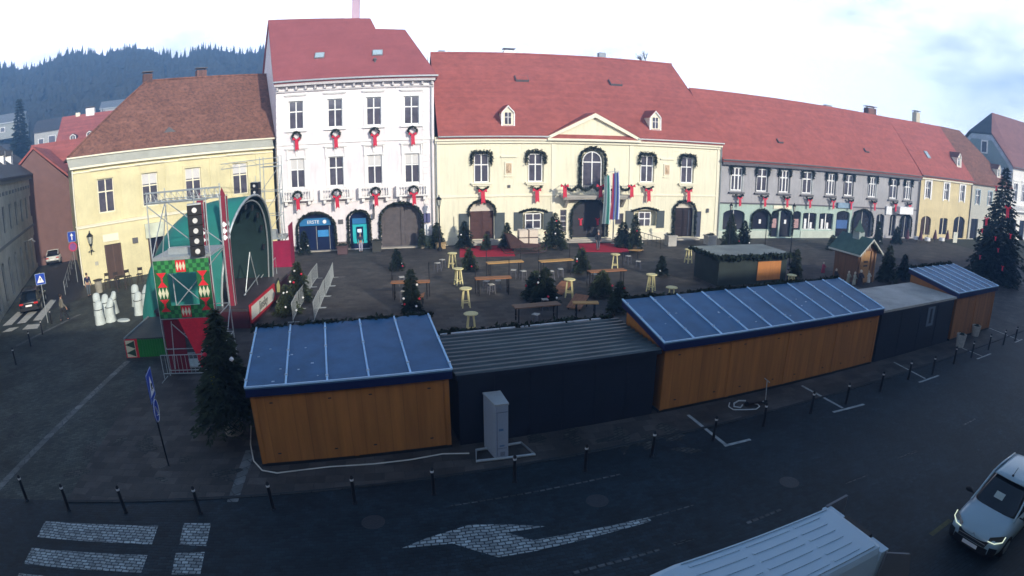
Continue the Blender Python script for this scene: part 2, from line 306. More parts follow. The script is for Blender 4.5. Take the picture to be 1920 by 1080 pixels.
# ------------------------------------------------------------------ foliage helpers
def clump_path(mb, pts, r, step=.09, size=.16, seed=1, per=4):
    R = random.Random(seed); P = [Vector(p) for p in pts]
    for k in range(len(P) - 1):
        a, b = P[k], P[k + 1]; n = max(1, int((b - a).length / step))
        for i in range(n):
            c = a.lerp(b, (i + R.random()) / n)
            for _ in range(per):
                d = Vector((R.gauss(0, 1), R.gauss(0, 1), R.gauss(0, 1))).normalized(); q = c + d * r * R.random()
                t = Vector((R.gauss(0, 1), R.gauss(0, 1), R.gauss(0, 1))).normalized() * size * .5; d2 = d.cross(t).normalized() * size * .28
                mb.poly([q - t, q + d2, q + t * 1.2, q - d2])
def fir_mesh(h, rad, seed=1, dens=1.0, leaf=.20, z0=.1, power=.85):
    R = random.Random(seed); mb = MB(); z = z0 * h; rows = int(h / (.16 + .014 * h) * dens) + 4
    for k in range(rows):
        t = k / (rows - 1); z = h * (z0 + (1 - z0) * t * .985); L = rad * (1 - t) ** power * (1 + .12 * sin(k * 2.3 + seed)) + .05
        nb = max(5, int(5 + 11 * (1 - t) * min(1.6, rad)))
        for i in range(nb):
            a = 2 * pi * (i + R.random() * .8) / nb; l = L * (.68 + .42 * R.random()); droop = .10 + .25 * (1 - t)
            n = max(2, int(l / (leaf * .55)))
            for j in range(n + 1):
                f = (j + .5) / (n + 1)
                if f < .3 and l > .8 and R.random() < .5: continue
                zz = z - droop * l * f * f + .05 * sin(f * 5); c = Vector((cos(a) * l * f, sin(a) * l * f, zz))
                for s_ in (-1, 1):
                    side = Vector((-sin(a), cos(a), -.15)) * s_; out = Vector((cos(a), sin(a), -.35 + .3 * R.random()))
                    tip = c + (side * .75 + out * .75) * leaf * (.7 + .7 * R.random()) * (1.15 - .5 * f); w = out * leaf * .28 + Vector((0, 0, .2 * leaf * R.random()))
                    mb.poly([c - w, tip - w * .3, tip + w * .4, c + w])
                if R.random() < .5:
                    mb.poly([c, c + Vector((R.uniform(-1, 1), R.uniform(-1, 1), 1.2)) * leaf * .5, c + Vector((cos(a), sin(a), .1)) * leaf * .9])
    return mb
def bow(mb, x, y, z, s=1.0):    # red bow with two tails, hanging in front (-y)
    for q in (-1, 1):
        mb.prism([(x, y, z), (x + q * .26 * s, y, z + .16 * s), (x + q * .30 * s, y, z - .06 * s)], (0, -.05 * s, 0))
    mb.prism([(x - .12 * s, y - .01, z), (x + .13 * s, y - .01, z + .02), (x + .17 * s, y - .03, z - .8 * s), (x + .02 * s, y - .03, z - .72 * s), (x - .10 * s, y - .03, z - .86 * s)], (0, -.03, 0))

# ------------------------------------------------------------------ window / opening builders (building coordinates: x along front, y into the house)
def window(root, xc, z0, w, h, fr=white_frame, y=.12, split=.62, mull=2, arch=0, blind=0, fw=.085, pane=None):
    mb = MB(); a, b = xc - w / 2, xc + w / 2; t = z0 + h; top = t - arch
    mb.box(a, a + fw, y, y + .08, z0, top); mb.box(b - fw, b, y, y + .08, z0, top); mb.box(a + fw, b - fw, y, y + .08, z0, z0 + fw)
    zs = z0 + h * split
    for k in range(1, mull): x = a + w * k / mull; mb.box(x - fw * .6, x + fw * .6, y - .01, y + .07, z0 + fw, (t if arch else top) - fw * .9)
    if arch:
        n = 12; m = xc; hw = w / 2
        for k in range(n):
            A0, A1 = pi * k / n, pi * (k + 1) / n
            o0, o1 = (m - hw * cos(A0), top + arch * sin(A0)), (m - hw * cos(A1), top + arch * sin(A1)); q = 1 - fw / hw
            i0, i1 = (m - hw * q * cos(A0), top + arch * q * sin(A0)), (m - hw * q * cos(A1), top + arch * q * sin(A1))
            mb.prism([(o0[0], y, o0[1]), (o1[0], y, o1[1]), (i1[0], y, i1[1]), (i0[0], y, i0[1])], (0, .08, 0))
    else: mb.box(a + fw, b - fw, y, y + .08, t - fw, t)
    if split: mb.box(a + fw, b - fw, y - .005, y + .075, zs - fw * .6, zs + fw * .6)
    o = mb.build('window', fr, root); p = MB()
    if arch:
        pts = [(a, y + .05, z0), (b, y + .05, z0)] + [(xc + (w / 2) * cos(pi * k / 12), y + .05, top + arch * sin(pi * k / 12)) for k in range(13)]
        p.poly(pts)
    else: p.poly([(a, y + .05, z0), (b, y + .05, z0), (b, y + .05, t), (a, y + .05, t)])
    p.build('pane', pane or pane_m, o)
    if blind: q = MB(); q.box(a + fw, b - fw, y + .01, y + .03, t - fw - h * blind, t - fw); q.build('blind', blind_m, o)
    return o
def surround(win, xc, z0, w, h, m, cornice=.0, k=.16, sill=.0, ears=False):
    mb = MB(); a, b, t = xc - w / 2, xc + w / 2, z0 + h
    mb.box(a - k, a, -.06, .10, z0 - k * .6, t + k); mb.box(b, b + k, -.06, .10, z0 - k * .6, t + k); mb.box(a, b, -.06, .10, t, t + k)
    if cornice:
        mb.box(a - k - .12, b + k + .12, -.20, -.0, t + k + cornice, t + k + cornice + .10); mb.box(a - k - .04, b + k + .04, -.13, -.0, t + k + cornice - .08, t + k + cornice)
        if ears:
            for x in (a - k - .02, b + k - .12): mb.box(x, x + .14, -.14, -.062, t + k - .32, t + k + cornice - .08)
            mb.box(xc - .1, xc + .1, -.12, -.062, t + k - .05, t + k + cornice - .08)
    mb.build('surround', m, win)
    if sill: s = MB(); s.box(a - k - .1, b + k + .1, -.18, .10, z0 - k * .6 - .10, z0 - k * .6 - .002); s.build('sill', m, win)
def box_part(name, m, root, *b): mb = MB(); mb.box(*b); return mb.build(name, m, root)
def body(root, W_, D, h, m, holes, base=None, basem=None, front0=0.0, y=0.0, back=True):
    mb = MB(); mb.wall(0, W_, 0, h, holes, y)
    mb.poly([(W_, 0, 0), (W_, D, 0), (W_, D, h), (W_, 0, h)]); mb.poly([(0, 0, 0), (0, 0, h), (0, D, h), (0, D, 0)])
    if back: mb.poly([(0, D, 0), (0, D, h), (W_, D, h), (W_, D, 0)])
    mb.box(.05, W_ - .05, .55, .6, .02, h - .05)     # inner wall behind the openings
    return mb
def chimney(root, x, y, z, w, d, h, m, cap=True, capm=None):
    mb = MB(); mb.box(x - w / 2, x + w / 2, y - d / 2, y + d / 2, z, z + h); o = mb.build('chimney', m, root)
    if cap:
        c = MB(); c.box(x - w / 2 - .08, x + w / 2 + .08, y - d / 2 - .08, y + d / 2 + .08, z + h + .18, z + h + .26)
        for sx in (-1, 1): c.box(x + sx * w * .4 - .04, x + sx * w * .4 + .04, y - .1, y + .1, z + h, z + h + .18)
        c.build('chimney_cap', capm or dark_trim, o)
    return o
def roof_slab(pts, th=.16):
    mb = MB(); mb.prism(pts, (0, 0, -th)); return mb
def dormer(root, x, y0, z0, w, h, wm, rm, roof_ang, gable=.55, win=True):
    """little gabled dormer whose front stands at y0, base z0, on a roof rising with roof_ang"""
    L = (h + gable) / tan(roof_ang); hw = w / 2
    mb = MB(); mb.poly([(x - hw, y0, z0), (x + hw, y0, z0), (x + hw, y0, z0 + h), (x, y0, z0 + h + gable), (x - hw, y0, z0 + h)])
    for s_ in (-1, 1): mb.poly([(x + s_ * hw, y0, z0), (x + s_ * hw, y0, z0 + h), (x + s_ * hw, y0 + h / tan(roof_ang), z0 + h)])
    o = mb.build('dormer', wm, root); r = MB(); e = .10
    for s_ in (-1, 1):
        r.prism([(x, y0 - .15, z0 + h + gable + .08), (x + s_ * (hw + e), y0 - .15, z0 + h - .02), (x + s_ * (hw + e), y0 + h / tan(roof_ang) + .1, z0 + h - .02), (x, y0 + L + .1, z0 + h + gable + .08)], (0, 0, -.07))
    r.build('dormer_roof', rm, o)
    t = MB()
    for s_ in (-1, 1): t.prism([(x, y0 - .152, z0 + h + gable), (x, y0 - .152, z0 + h + gable - .13), (x + s_ * hw, y0 - .152, z0 + h - .12), (x + s_ * hw, y0 - .152, z0 + h + .01)], (0, .1, 0))
    for s_ in (-1, 1): t.box(x + s_ * hw - .06, x + s_ * hw + .06, y0 - .07, y0 - .002, z0, z0 + h)
    t.box(x - hw - .06, x + hw + .06, y0 - .12, y0 - .002, z0 - .1, z0 - .001)
    t.build('dormer_trim', white_trim, o)
    p = MB(); p.box(x - hw * .5, x + hw * .5, y0 - .02, y0 - .003, z0 + .14, z0 + h - .05); p.build('pane', pane_m, o)
    f = MB(); f.box(x - .03, x + .03, y0 - .04, y0 - .022, z0 + .14, z0 + h - .05); f.box(x - hw * .5, x + hw * .5, y0 - .04, y0 - .022, z0 + h * .6, z0 + h * .6 + .05); f.build('glazing_bar', white_frame, o)
    return o
def skylight(root, x, y, z, w, l, ang, m, fr=dark_trim, lift=.12):
    c, s_ = cos(ang), sin(ang)
    def P(a, b, k): return (x + a, y + b * c - k * s_, z + b * s_ + k * c)
    mb = MB(); mb.prism([P(-w / 2, 0, 0), P(w / 2, 0, 0), P(w / 2, l, 0), P(-w / 2, l, 0)], Vector(P(0, 0, lift)) - Vector(P(0, 0, 0))); o = mb.build('skylight', fr, root)
    g = MB(); g.prism([P(-w / 2 + .06, .06, lift), P(w / 2 - .06, .06, lift), P(w / 2 - .06, l - .06, lift), P(-w / 2 + .06, l - .06, lift)], Vector(P(0, 0, lift + .02)) - Vector(P(0, 0, lift)))
    g.build('pane', m, o); return o
def gutter(mb, x0, x1, y, z): mb.box(x0, x1, y - .14, y, z - .06, z + .06)

# ================================================================== PINK TOWN HOUSE
A0 = at(530, 475)
AF = Frame(A0.xy, 11)
PW = 14.0; PE = 15.2
r = pink = empty('town_house', (A0.x, A0.y, 0), radians(11), 'tall pink town house with white window frames and dark red roof', 'house')
w3 = [1.72 + 3.46 * k - (.12 if k == 0 else 0) for k in range(4)]; w3 = [1.8, 5.3, 8.72, 12.03]
holes = []
for x in w3: holes.append((x - .66, x + .66, 10.95, 13.45)); holes.append((x - .66, x + .66, 5.75, 8.35))
arcs = [(1.62, 4.95, .02, 3.45, 1.0), (6.3, 8.05, .02, 3.4, .85), (9.15, 12.75, .02, 4.0, 1.25)]
holes += arcs
mb = MB(); mb.wall(0, PW, 0, PE, holes)
mb.poly([(PW, 0, 0), (PW, 9, 0), (PW, 9, PE), (PW, 0, PE)]); mb.poly([(0, 0, 0), (0, 0, PE), (-2.15, 6.6, 22.3), (-4.3, 13, PE), (-4.3, 13, 0)])
mb.box(.05, PW - .05, .55, .6, .02, PE - .05)
mb.build('wall', [plaster_pink], r)
rf = MB(); rf.prism([(-.1, -.55, PE + .0), (14.3, -.55, PE), (11.5, 4.4, 20.3), (8.7, 4.6, 20.5), (8.1, 5.9, 21.85), (-2.3, 6.6, 22.5)], (0, .0, -.2))
rf.prism([(14.3, -.55, PE), (14.3, 9, PE), (11.5, 4.4, 20.3)], (0, 0, -.2)); rf.prism([(-2.3, 6.6, 22.5), (8.1, 5.9, 21.85), (8.7, 13, PE), (-4.6, 13.2, PE)], (0, 0, -.2))
rf.prism([(8.7, 4.6, 20.5), (11.5, 4.4, 20.3), (14.3, 9, PE), (8.7, 13, PE)], (0, 0, -.2)); rf.poly([(8.1, 5.9, 21.7), (8.7, 4.6, 20.4), (8.7, 13, PE)])
rfo = rf.build('roof', roof_pinkred, r)
skylight(rfo, 3.7, 1.55, 17.35, .9, .8, radians(46), mat('skylight_glass', (.35, .45, .5), .15, .1), metal_grey, .12); skylight(rfo, 9.0, 1.55, 17.35, .95, .8, radians(46), mat('skylight_glass', (.35, .45, .5)), metal_grey, .12)
cm = MB(); cm.box(6.25, 7.0, 6.1, 6.85, 20.8, 26.5); cm.build('chimney', mat('chimney_plaster', (.50, .36, .44), .8, .1), rfo)
vp = MB(); vp.tube([(8.8, .95, 16.3), (8.8, .95, 16.95)], .09); vp.lathe([(.17, 16.9), (.2, 16.98), (.05, 17.1)], 10, (8.8, .95, 0)); vp.build('vent_pipe', dark_trim, rfo)
gt = MB(); gt.box(-.15, 14.35, -.72, -.56, PE - .08, PE + .06); gt.tube([(13.75, -.35, PE - .2), (13.75, -.1, PE - .7), (13.75, -.1, .1)], .055); gt.build('gutter', metal_grey, r)
tr = MB(); tr.box(-.05, 14.1, -.52, -.002, PE - .42, PE - .082)
tr.box(0, 14, -.16, -.002, PE - .95, PE - .80)
for k in range(17): x = .12 + k * .853; tr.box(x, x + .16, -.36, -.002, PE - .76, PE - .422)
tr.build('cornice', grey_trim if False else mat('cornice_grey', (.50, .47, .47), .8, .1), r)
bm_ = MB(); bm_.box(0, 14, -.10, -.002, 9.55, 9.70); bm_.box(0, 14, -.07, -.002, 4.28, 4.36)
for z in [0.5 + .55 * k for k in range(26)]: bm_.box(.0, .42, -.05, -.002, z, z + .42); bm_.box(13.0, 13.42, -.05, -.002, z, z + .42)
bm_.build('moulding', white_trim, r)
for i, x in enumerate(w3):
    w_ = window(r, x, 10.95, 1.32, 2.5); surround(w_, x, 10.95, 1.32, 2.5, white_trim, .30, .22, 1)
    w_ = window(r, x, 5.75, 1.32, 2.6, blind=(.36, 0, .36, .32)[i]); surround(w_, x, 5.75, 1.32, 2.6, white_trim, .62, .24, 0, True)
    b = MB(); b.box(x - 1.45, x + 1.45, -.62, -.10, 4.62, 4.76); b.box(x - 1.45, x + 1.45, -.60, -.48, 5.46, 5.58)
    for s_ in (-1, 1):
        b.box(x + s_ * 1.3 - .14, x + s_ * 1.3 + .14, -.62, -.46, 4.76, 5.46); b.box(x + s_ * 1.05 - .12, x + s_ * 1.05 + .12, -.5, -.004, 4.28, 4.62); b.box(x + s_ * 1.4 - .05, x + s_ * 1.4 + .05, -.46, -.004, 5.46, 5.56)
    for k in range(9):
        if k == 4: continue
        b.lathe([(.05, 4.76), (.075, 4.95), (.04, 5.2), (.06, 5.46)], 8, (x - 1.0 + k * .25, -.54, 0))
    b.build('balustrade', white_trim, r)
blue_glass = mat('blue_shop_glass', (.010, .018, .06), .15, .2, spec=.6)
d1 = MB(); d1.poly([(1.62, .35, .02), (4.95, .35, .02), (4.95, .35, 3.45), (1.62, .35, 3.45)]); d1o = d1.build('shop_front', blue_glass, r)
q = MB(); q.box(1.75, 4.6, .1, .3, 2.3, 2.95); fo = q.build('fascia', mat('fascia_blue', (.03, .17, .38), .4, .1), d1o)
text('lettering', 'ERSTE', .42, white_paint, fo, (3.0, .09, 2.62), pi / 2)
q = MB(); q.lathe([(.17, 0), (.17, .03)], 16); lg = q.build('logo', white_paint, fo); lg.rotation_euler = (pi / 2, 0, 0); lg.location = (4.05, .09, 2.62)
q = MB(); q.box(3.35, 4.35, .25, .32, 1.25, 1.85); q.build('screen', mat('blue_screen', (.05, .25, .55), .4, .1), d1o)
q = MB(); q.box(3.2, 3.26, .28, .33, .1, 2.2); q.box(4.4, 4.46, .28, .33, .1, 2.2); q.build('door_frame', metal_grey, d1o)
q = MB(); q.box(2.2, 2.3, .2, .24, .7, .9); q.build('handle', white_paint, d1o)
d2 = MB(); d2.poly([(6.3, .4, .02), (8.05, .4, .02), (8.05, .4, 3.4), (6.3, .4, 3.4)]); d2o = d2.build('cash_machine_bay', blue_glass, r)
q = MB(); q.box(6.55, 7.8, .22, .36, 2.25, 2.75); q.build('fascia', mat('fascia_blue', (.03, .17, .38)), d2o)
q = MB(); q.box(6.55, 7.85, .24, .39, .5, 2.2); q.build('cash_machine', mat('turquoise', (.03, .46, .50), .4, .08), d2o)
q = MB(); q.box(6.9, 7.5, .15, .235, .9, 2.0); q.build('machine_panel', blue_glass, d2o)
q = MB(); q.box(7.0, 7.35, .12, .148, 1.5, 1.8); q.build('screen', mat('bright_screen', (.6, .7, .8), .3, .05, emis=((.6, .8, 1), .6)), d2o)
d3 = MB(); d3.poly([(9.15, .5, .02), (12.75, .5, .02), (12.75, .5, 4), (9.15, .5, 4)]); d3.box(10.92, 10.98, .42, .499, .02, 4)
for x in (9.45, 11.3):
    for z in (.3, 1.5, 2.5): d3.box(x, x + 1.2, .45, .499, z, z + .85)
d3.build('gate', mat('gate_grey', (.10, .085, .085), .7, .25, 2), r)
q = MB(); q.box(0, 1.62, -.06, -.002, .02, .55); q.box(4.95, 6.3, -.06, -.002, .02, .75); q.box(8.05, 9.15, -.06, -.002, .02, .4); q.box(12.75, 14, -.06, -.002, .02, .4); q.build('plinth', mat('plinth', (.22, .19, .18), .8, .2), r)
q = MB(); q.box(1.5, 5.1, -.5, -.061, .02, .10); q.box(9.0, 12.9, -.6, -.061, .02, .12); q.build('doorstep', mat('step_stone', (.40, .37, .32), .8, .15), r)
for nm, b, m, lb in (('plaque', (5.3, 5.75, -.07, -.002, 2.35, 2.75), dark_trim, None), ('plaque', (12.98, 13.55, -.30, -.1, 2.2, 3.0), mat('plaque_blue', (.10, .10, .2), .5), None), ('notice_box', (13.0, 13.4, -.22, -.052, .9, 2.0), white_paint, None)): box_part(nm, m, r, *b)
q = MB(); q.box(8.5, 8.62, -.2, -.002, 2.9, 4.0); q.box(8.42, 8.6, -.34, -.2, 2.7, 3.2); q.build('wall_bracket', dark_trim, r)

# ================================================================== CREAM TOWN HALL
TO = AF.w(14.05, -.02); TF = Frame(TO.xy, 11); TW = 28.35; TE = 9.75
r = hall = empty('town_hall', (TO.x, TO.y, 0), radians(11), 'cream town hall with triangular pediment, flower balcony and wide red tiled roof', 'town hall')
tw = [4.13, 9.07, 20.07, 24.45]
holes = [(x - .78, x + .78, 5.62, 8.35) for x in tw]
holes += [(13.35, 15.65, 4.85, 8.75, 1.1), (3.05, 5.25, .45, 3.95, .95), (7.95, 9.85, 1.2, 2.85, .3), (12.6, 15.95, .3, 3.85, 1.0), (18.75, 21.3, 1.35, 2.9, .3), (23.2, 25.45, .2, 3.75, 1.0), (11.45, 12.05, .9, 3.0), (16.9, 17.75, 1.5, 2.6)]
mb = MB(); mb.wall(0, TW, 0, TE, holes)
mb.poly([(TW, 0, 0), (TW, 24, 0), (TW, 24, TE), (TW, 12, 18.9), (TW, 0, TE)]); mb.poly([(0, 0, TE), (0, 12, 18.9), (0, 24, TE), (0, 24, 0), (0, 0, 0)]); mb.poly([(0, 24, 0), (0, 24, TE), (TW, 24, TE), (TW, 24, 0)])
mb.box(.05, TW - .05, .55, .6, .02, TE - .05); mb.build('wall', plaster_cream, r)
sl = (19.05 - TE) / 12.4
rf = MB(); rf.prism([(.28, -.4, TE), (TW + .15, -.4, TE), (TW + .15, 12, 19.05), (.28, 12, 19.05)], (0, 0, -.2)); rf.prism([(.28, 12, 19.05), (TW + .15, 12, 19.05), (TW + .15, 24.4, TE), (.28, 24.4, TE)], (0, 0, -.2))
rfo = rf.build('roof', roof_red, r)
ang = atan2(19.05 - TE, 12.4)
zr = lambda y: TE + (y + .4) * tan(ang)
for i, x in enumerate((6.72, 21.3)): dormer(rfo, x, 1.0, zr(1.0) - .05, 1.15, 1.25, cream_trim, roof_red, ang, .62)
for x in (9.35, 19.55): skylight(rfo, x, 7.2, zr(7.2) - .05, 1.35, 1.0, ang, roof_red, dark_trim, .28)
chimney(rfo, 8.9, 12.3, 18.3, 1.2, .7, 1.15, white_trim); chimney(rfo, 19.8, 12.6, 18.3, .8, .7, 1.5, mat('chimney_grey', (.3, .34, .38), .8, .1), False); chimney(rfo, 1.5, 12.4, 18.4, .7, .6, 1.0, mat('chimney_grey', (.3, .34, .38)), False)
rg = MB(); rg.tube([(.28, 12, 19.1), (TW + .15, 12, 19.1)], .11, 6); rg.build('ridge_cap', roof_rust, rfo)
c = MB(); c.box(0, 10.5, -.34, -.002, TE - .38, TE - .205); c.box(18.75, TW, -.34, -.002, TE - .38, TE - .205); c.box(0, TW, -.18, -.002, TE - .62, TE - .38); c.box(10.5, 18.75, -.42, -.002, TE - .36, TE - .18)
c.box(0, TW, -.09, -.002, 4.3, 4.42); c.box(0, TW, -.05, -.002, 4.42, 4.47)
for a_, b_ in ((0, .45), (10.55, 10.95), (18.2, 18.6), (TW - .45, TW)): c.box(a_, b_, -.06, -.002, .0, TE - .62)
for x0, x1 in ((0, 3.05), (5.25, 12.6), (15.95, 23.2), (25.45, TW)): c.box(x0, x1, -.08, -.004, 0.0, .75)
c.build('cornice', cream_trim, r)
g = MB(); g.box(.3, 10.3, -.56, -.41, TE - .06, TE + .06); g.box(18.9, TW + .1, -.56, -.41, TE - .06, TE + .06); g.tube([(TW - .1, -.3, TE - .1), (TW - .02, -.16, TE - .8), (TW - .02, -.16, .1)], .06); g.tube([(.12, -.14, TE - .3), (.12, -.14, .1)], .06); g.build('gutter', metal_grey, r)
pd = MB(); a_, b_, mid, zt, zb = 10.4, 18.85, 14.6, 11.9, TE - .15
pd.prism([(a_, -.1, zb), (b_, -.1, zb), (mid, -.1, zt - .1)], (0, 4.0, 0)); pdo = pd.build('pediment', plaster_cream, r)
pt = MB()
for x in (a_, b_): s_ = 1 if x > mid else -1; pt.prism([(mid, -.45, zt + .12), (mid, -.45, zt - .28), (x + s_ * .15, -.45, zb - .02), (x + s_ * .55, -.45, zb + .06)], (0, .345, 0))
pt.box(a_ - .3, b_ + .3, -.50, -.102, zb - .2, zb + .0); pt.build('pediment_trim', cream_trim, pdo)
pr = MB()
for x in (a_, b_): s_ = 1 if x > mid else -1; pr.prism([(mid, -.46, zt + .2), (mid, -.46, zt + .13), (x + s_ * .62, -.46, zb + .07), (x + s_ * .62, -.46, zb + .13)], (0, 5.0, 0))
pr.build('pediment_roof', roof_red, pdo)
for x in tw:
    w_ = window(r, x, 5.62, 1.3, 2.55, y=.1); s = MB(); s.box(x - .95, x + .95, -.24, -.002, 5.46, 5.60); s.box(x - .82, x + .82, -.16, -.002, 5.3, 5.46); s.build('sill', cream_trim, w_)
    s = MB(); s.poly([(x - .78, .2, 5.62), (x + .78, .2, 5.62), (x + .78, .2, 8.35), (x - .78, .2, 8.35)]); s.build('reveal_panel', cream_trim, w_)
w_ = window(r, 14.5, 4.85, 1.9, 3.6, y=.12, split=.72, mull=2, arch=.95)
for x in (8.9, 20.03):   # ground floor windows with open shutters
    w_ = window(r, x, 1.25, 1.5 if x < 10 else 1.3, 1.45, split=.55); s = MB(); hw = .95 if x < 10 else 1.2
    for s_ in (-1, 1):
        cx = x + s_ * (hw + .45); s.box(cx - .42, cx + .42, -.07, -.002, 1.15, 2.85)
        for k in range(9): s.box(cx - .34, cx + .34, -.09, -.071, 1.3 + k * .16, 1.38 + k * .16)
    s.build('shutter', mat('shutter_grey', (.07, .085, .09), .6, .1), w_)
w_ = window(r, 11.75, .95, .56, 2.0, split=.5, mull=1, fr=dark_trim); w_ = window(r, 17.32, 1.55, .8, 1.0, split=.5, mull=1, fr=dark_trim)
s = MB()
for z in (1.4, 1.9, 2.4): s.box(11.47, 12.03, .05, .08, z, z + .04)
s.build('window_grille', white_trim, r)
def arched_door(root, x0, x1, z0, z1, m, glass=False, leaf=None):
    d = MB(); d.poly([(x0, .3, z0), (x1, .3, z0), (x1, .3, z1), (x0, .3, z1)])
    n = 2; w = (x1 - x0) / n
    for k in range(n):
        for (a, b) in ((.08, .3), (.36, .62), (.66, .92)): d.box(x0 + w * k + .12, x0 + w * (k + 1) - .12, .25, .298, z0 + (z1 - z0) * a, z0 + (z1 - z0) * b)
    d.box((x0 + x1) / 2 - .03, (x0 + x1) / 2 + .03, .24, .298, z0, z1)
    return d.build('door', m, root)
d = arched_door(r, 3.05, 5.25, .45, 3.0, mat('door_brown', (.075, .032, .026), .5, .2, 3)); f = MB(); f.poly([(3.05, .3, 3.0), (5.25, .3, 3.0), (5.25, .3, 3.95), (3.05, .3, 3.95)]); f.build('fanlight', mat('fanlight', (.62, .56, .48), .5, .1), d)
s = MB()
for s_ in (-1, 1): cx = 4.15 + s_ * 1.62; s.box(cx - .46, cx + .46, -.09, -.01, .45, 2.85); [s.box(cx - .36, cx + .36, -.12, -.091, .6 + k * .74, 1.2 + k * .74) for k in range(3)]
s.build('door_shutter', mat('shutter_grey', (.07, .085, .09)), d)
d = arched_door(r, 12.6, 15.95, .3, 3.85, mat('gate_dark', (.030, .028, .034), .5, .2, 3))
for x in (13.5, 15.2):
    s = MB(); bow(s, x, .22, 2.05, .75); s.build('red_bow', ribbon_m, d)
d = arched_door(r, 23.2, 25.45, .2, 3.1, mat('door_dark', (.03, .02, .022), .3, .3)); f = MB(); f.poly([(23.2, .3, 3.1), (25.45, .3, 3.1), (25.45, .3, 3.75), (23.2, .3, 3.75)]); f.build('fanlight', mat('fanlight', (.62, .56, .48)), d)
s = MB(); s.box(25.5, 26.25, -.09, -.01, .2, 2.8); s.box(24.9, 25.0, .18, .24, .3, 2.9); s.build('door_shutter', mat('shutter_blue', (.05, .06, .09), .6), d)
for x in (6.6, 22.2):   # wall reliefs
    s = MB(); s.box(x - .72, x + .72, -.12, -.002, 7.85, 7.97); s.box(x - .36, x + .36, -.07, -.002, 6.3, 7.45); s.box(x - .4, x + .4, -.10, -.002, 6.1, 6.18)
    so = s.build('relief', cream_trim, r); q = MB(); q.box(x - .24, x + .24, -.10, -.071, 6.42, 7.32); q.lathe([(.02, 6.5), (.14, 6.7), (.1, 6.9), (.12, 7.05), (.02, 7.2)], 8, (x, -.10, 0), 1, .5); q.build('relief_figure', mat('relief_stone', (.55, .40, .26), .8, .3, 4), so)
# balcony
bc = MB(); bc.box(11.35, 18.1, -1.15, -.092, 4.22, 4.42); bc.box(11.45, 18.0, -1.05, -.092, 4.05, 4.22)
for x in (11.9, 17.5): bc.prism([(x - .12, -.95, 4.05), (x - .12, -.095, 4.05), (x - .12, -.095, 3.2)], (.24, 0, 0))
bo = bc.build('balcony', mat('balcony_stone', (.36, .34, .30), .8, .15), r)
rl = MB(); rl.tube([(11.4, -.095, 5.3), (11.4, -1.1, 5.3), (18.05, -1.1, 5.3), (18.05, -.095, 5.3)], .03, 6)
for k in range(40): x = 11.4 + k * .1705; rl.tube([(x, -1.1, 4.42), (x + .05 * (1 if k % 2 else -1), -1.14, 4.85), (x, -1.1, 5.3)], .014, 5)
for k in range(13): x = 11.7 + k * .51; rl.tube([(x + .14 * cos(a), -1.12, 4.85 + .14 * sin(a)) for a in [2 * pi * j / 10 for j in range(10)]], .014, 5, close=True)
rl.build('railing', metal_grey, bo)
st = MB(); st.box(11.9, 16.7, -.9, -.09, .02, .14); st.box(12.2, 16.4, -.5, -.09, .14, .28); st.box(2.4, 5.9, -.8, -.09, .02, .2); st.box(2.7, 5.6, -.45, -.09, .2, .42); st.box(22.9, 25.8, -.9, -.09, .02, .17); st.build('doorstep', mat('step_stone', (.40, .37, .32)), r)
q = MB(); q.box(26.9, 27.1, -.2, -.062, 2.7, 3.1); q.box(6.5, 6.75, -.1, -.05, 5.1, 5.35); q.box(1.6, 1.64, -.06, -.01, 1.2, 2.6); q.box(2.2, 2.24, -.06, -.01, 1.2, 2.6); q.build('wall_bracket', dark_trim, r)

# ================================================================== GREY HOUSE WITH MINT SHOPS
CO = AF.w(42.5, 0); CF = Frame(CO.xy, 10); RW = 31.5; RE = 8.15
r = gh = empty('shop_house', (CO.x, CO.y, 0), radians(10), 'long grey house with mint shop fronts and a long red roof', 'house')
rx = [1.95, 5.18, 8.2, 11.5, 15.1, 18.05, 22.2, 26.2, 29.1]
holes = [(x - .72, x + .72, 5.0, 7.45) for x in rx]
gf = [(.5, 3.2, .9, 3.0, .5), (4.15, 6.45, .95, 3.05, .6), (6.75, 7.75, .1, 3.0, .3), (7.95, 9.6, .1, 3.1, .3), (9.75, 10.9, .9, 3.0, .3), (11.2, 13.25, .95, 2.85, .1), (13.7, 15.9, .95, 2.85, .1), (16.4, 18.6, .1, 3.2, .4), (19.2, 22.6, .1, 3.4, .4), (23.4, 24.9, .1, 3.0, .4), (26.0, 27.2, .3, 3.0, .3), (28.2, 30.2, .1, 3.0, .4)]
mb = MB(); mb.wall(0, RW, 3.7, RE, holes); mb.poly([(RW, 0, 0), (RW, 15, 0), (RW, 15, RE), (RW, 7.2, 15.6), (RW, 0, RE)]); mb.poly([(0, 15, 0), (0, 15, RE), (RW, 15, RE), (RW, 15, 0)]); mb.poly([(0, 0, RE), (0, 7.6, 15.8), (0, 15, RE)])
mb.box(.05, RW - .05, .55, .6, .02, RE - .05); mb.build('wall', plaster_grey, r)
mb = MB(); mb.wall(0, 19.0, 0, 3.7, [h for h in gf if h[1] < 19], -.03, .31); mb.build('shop_wall', plaster_mint, r)
mb = MB(); mb.wall(19.0, RW, 0, 3.7, [h for h in gf if h[0] > 19], -.03, .31); mb.build('shop_wall', plaster_grey, r)
rf = MB(); rf.prism([(-.1, -.5, RE), (RW + .1, -.5, RE), (RW + .1, 7.0, 15.65), (-.1, 7.5, 15.95)], (0, 0, -.2)); rf.prism([(-.1, 7.5, 15.95), (RW + .1, 7.0, 15.65), (RW + .1, 15.4, RE), (-.1, 15.4, RE)], (0, 0, -.2))
rfo = rf.build('roof', roof_red, r); ra = radians(44.5)
for x, y in ((8.7, 1.7), (22.6, 1.7)): skylight(rfo, x, y, RE + (y + .5) * tan(ra) - .05, .7, .6, ra, roof_rust, dark_trim, .2)
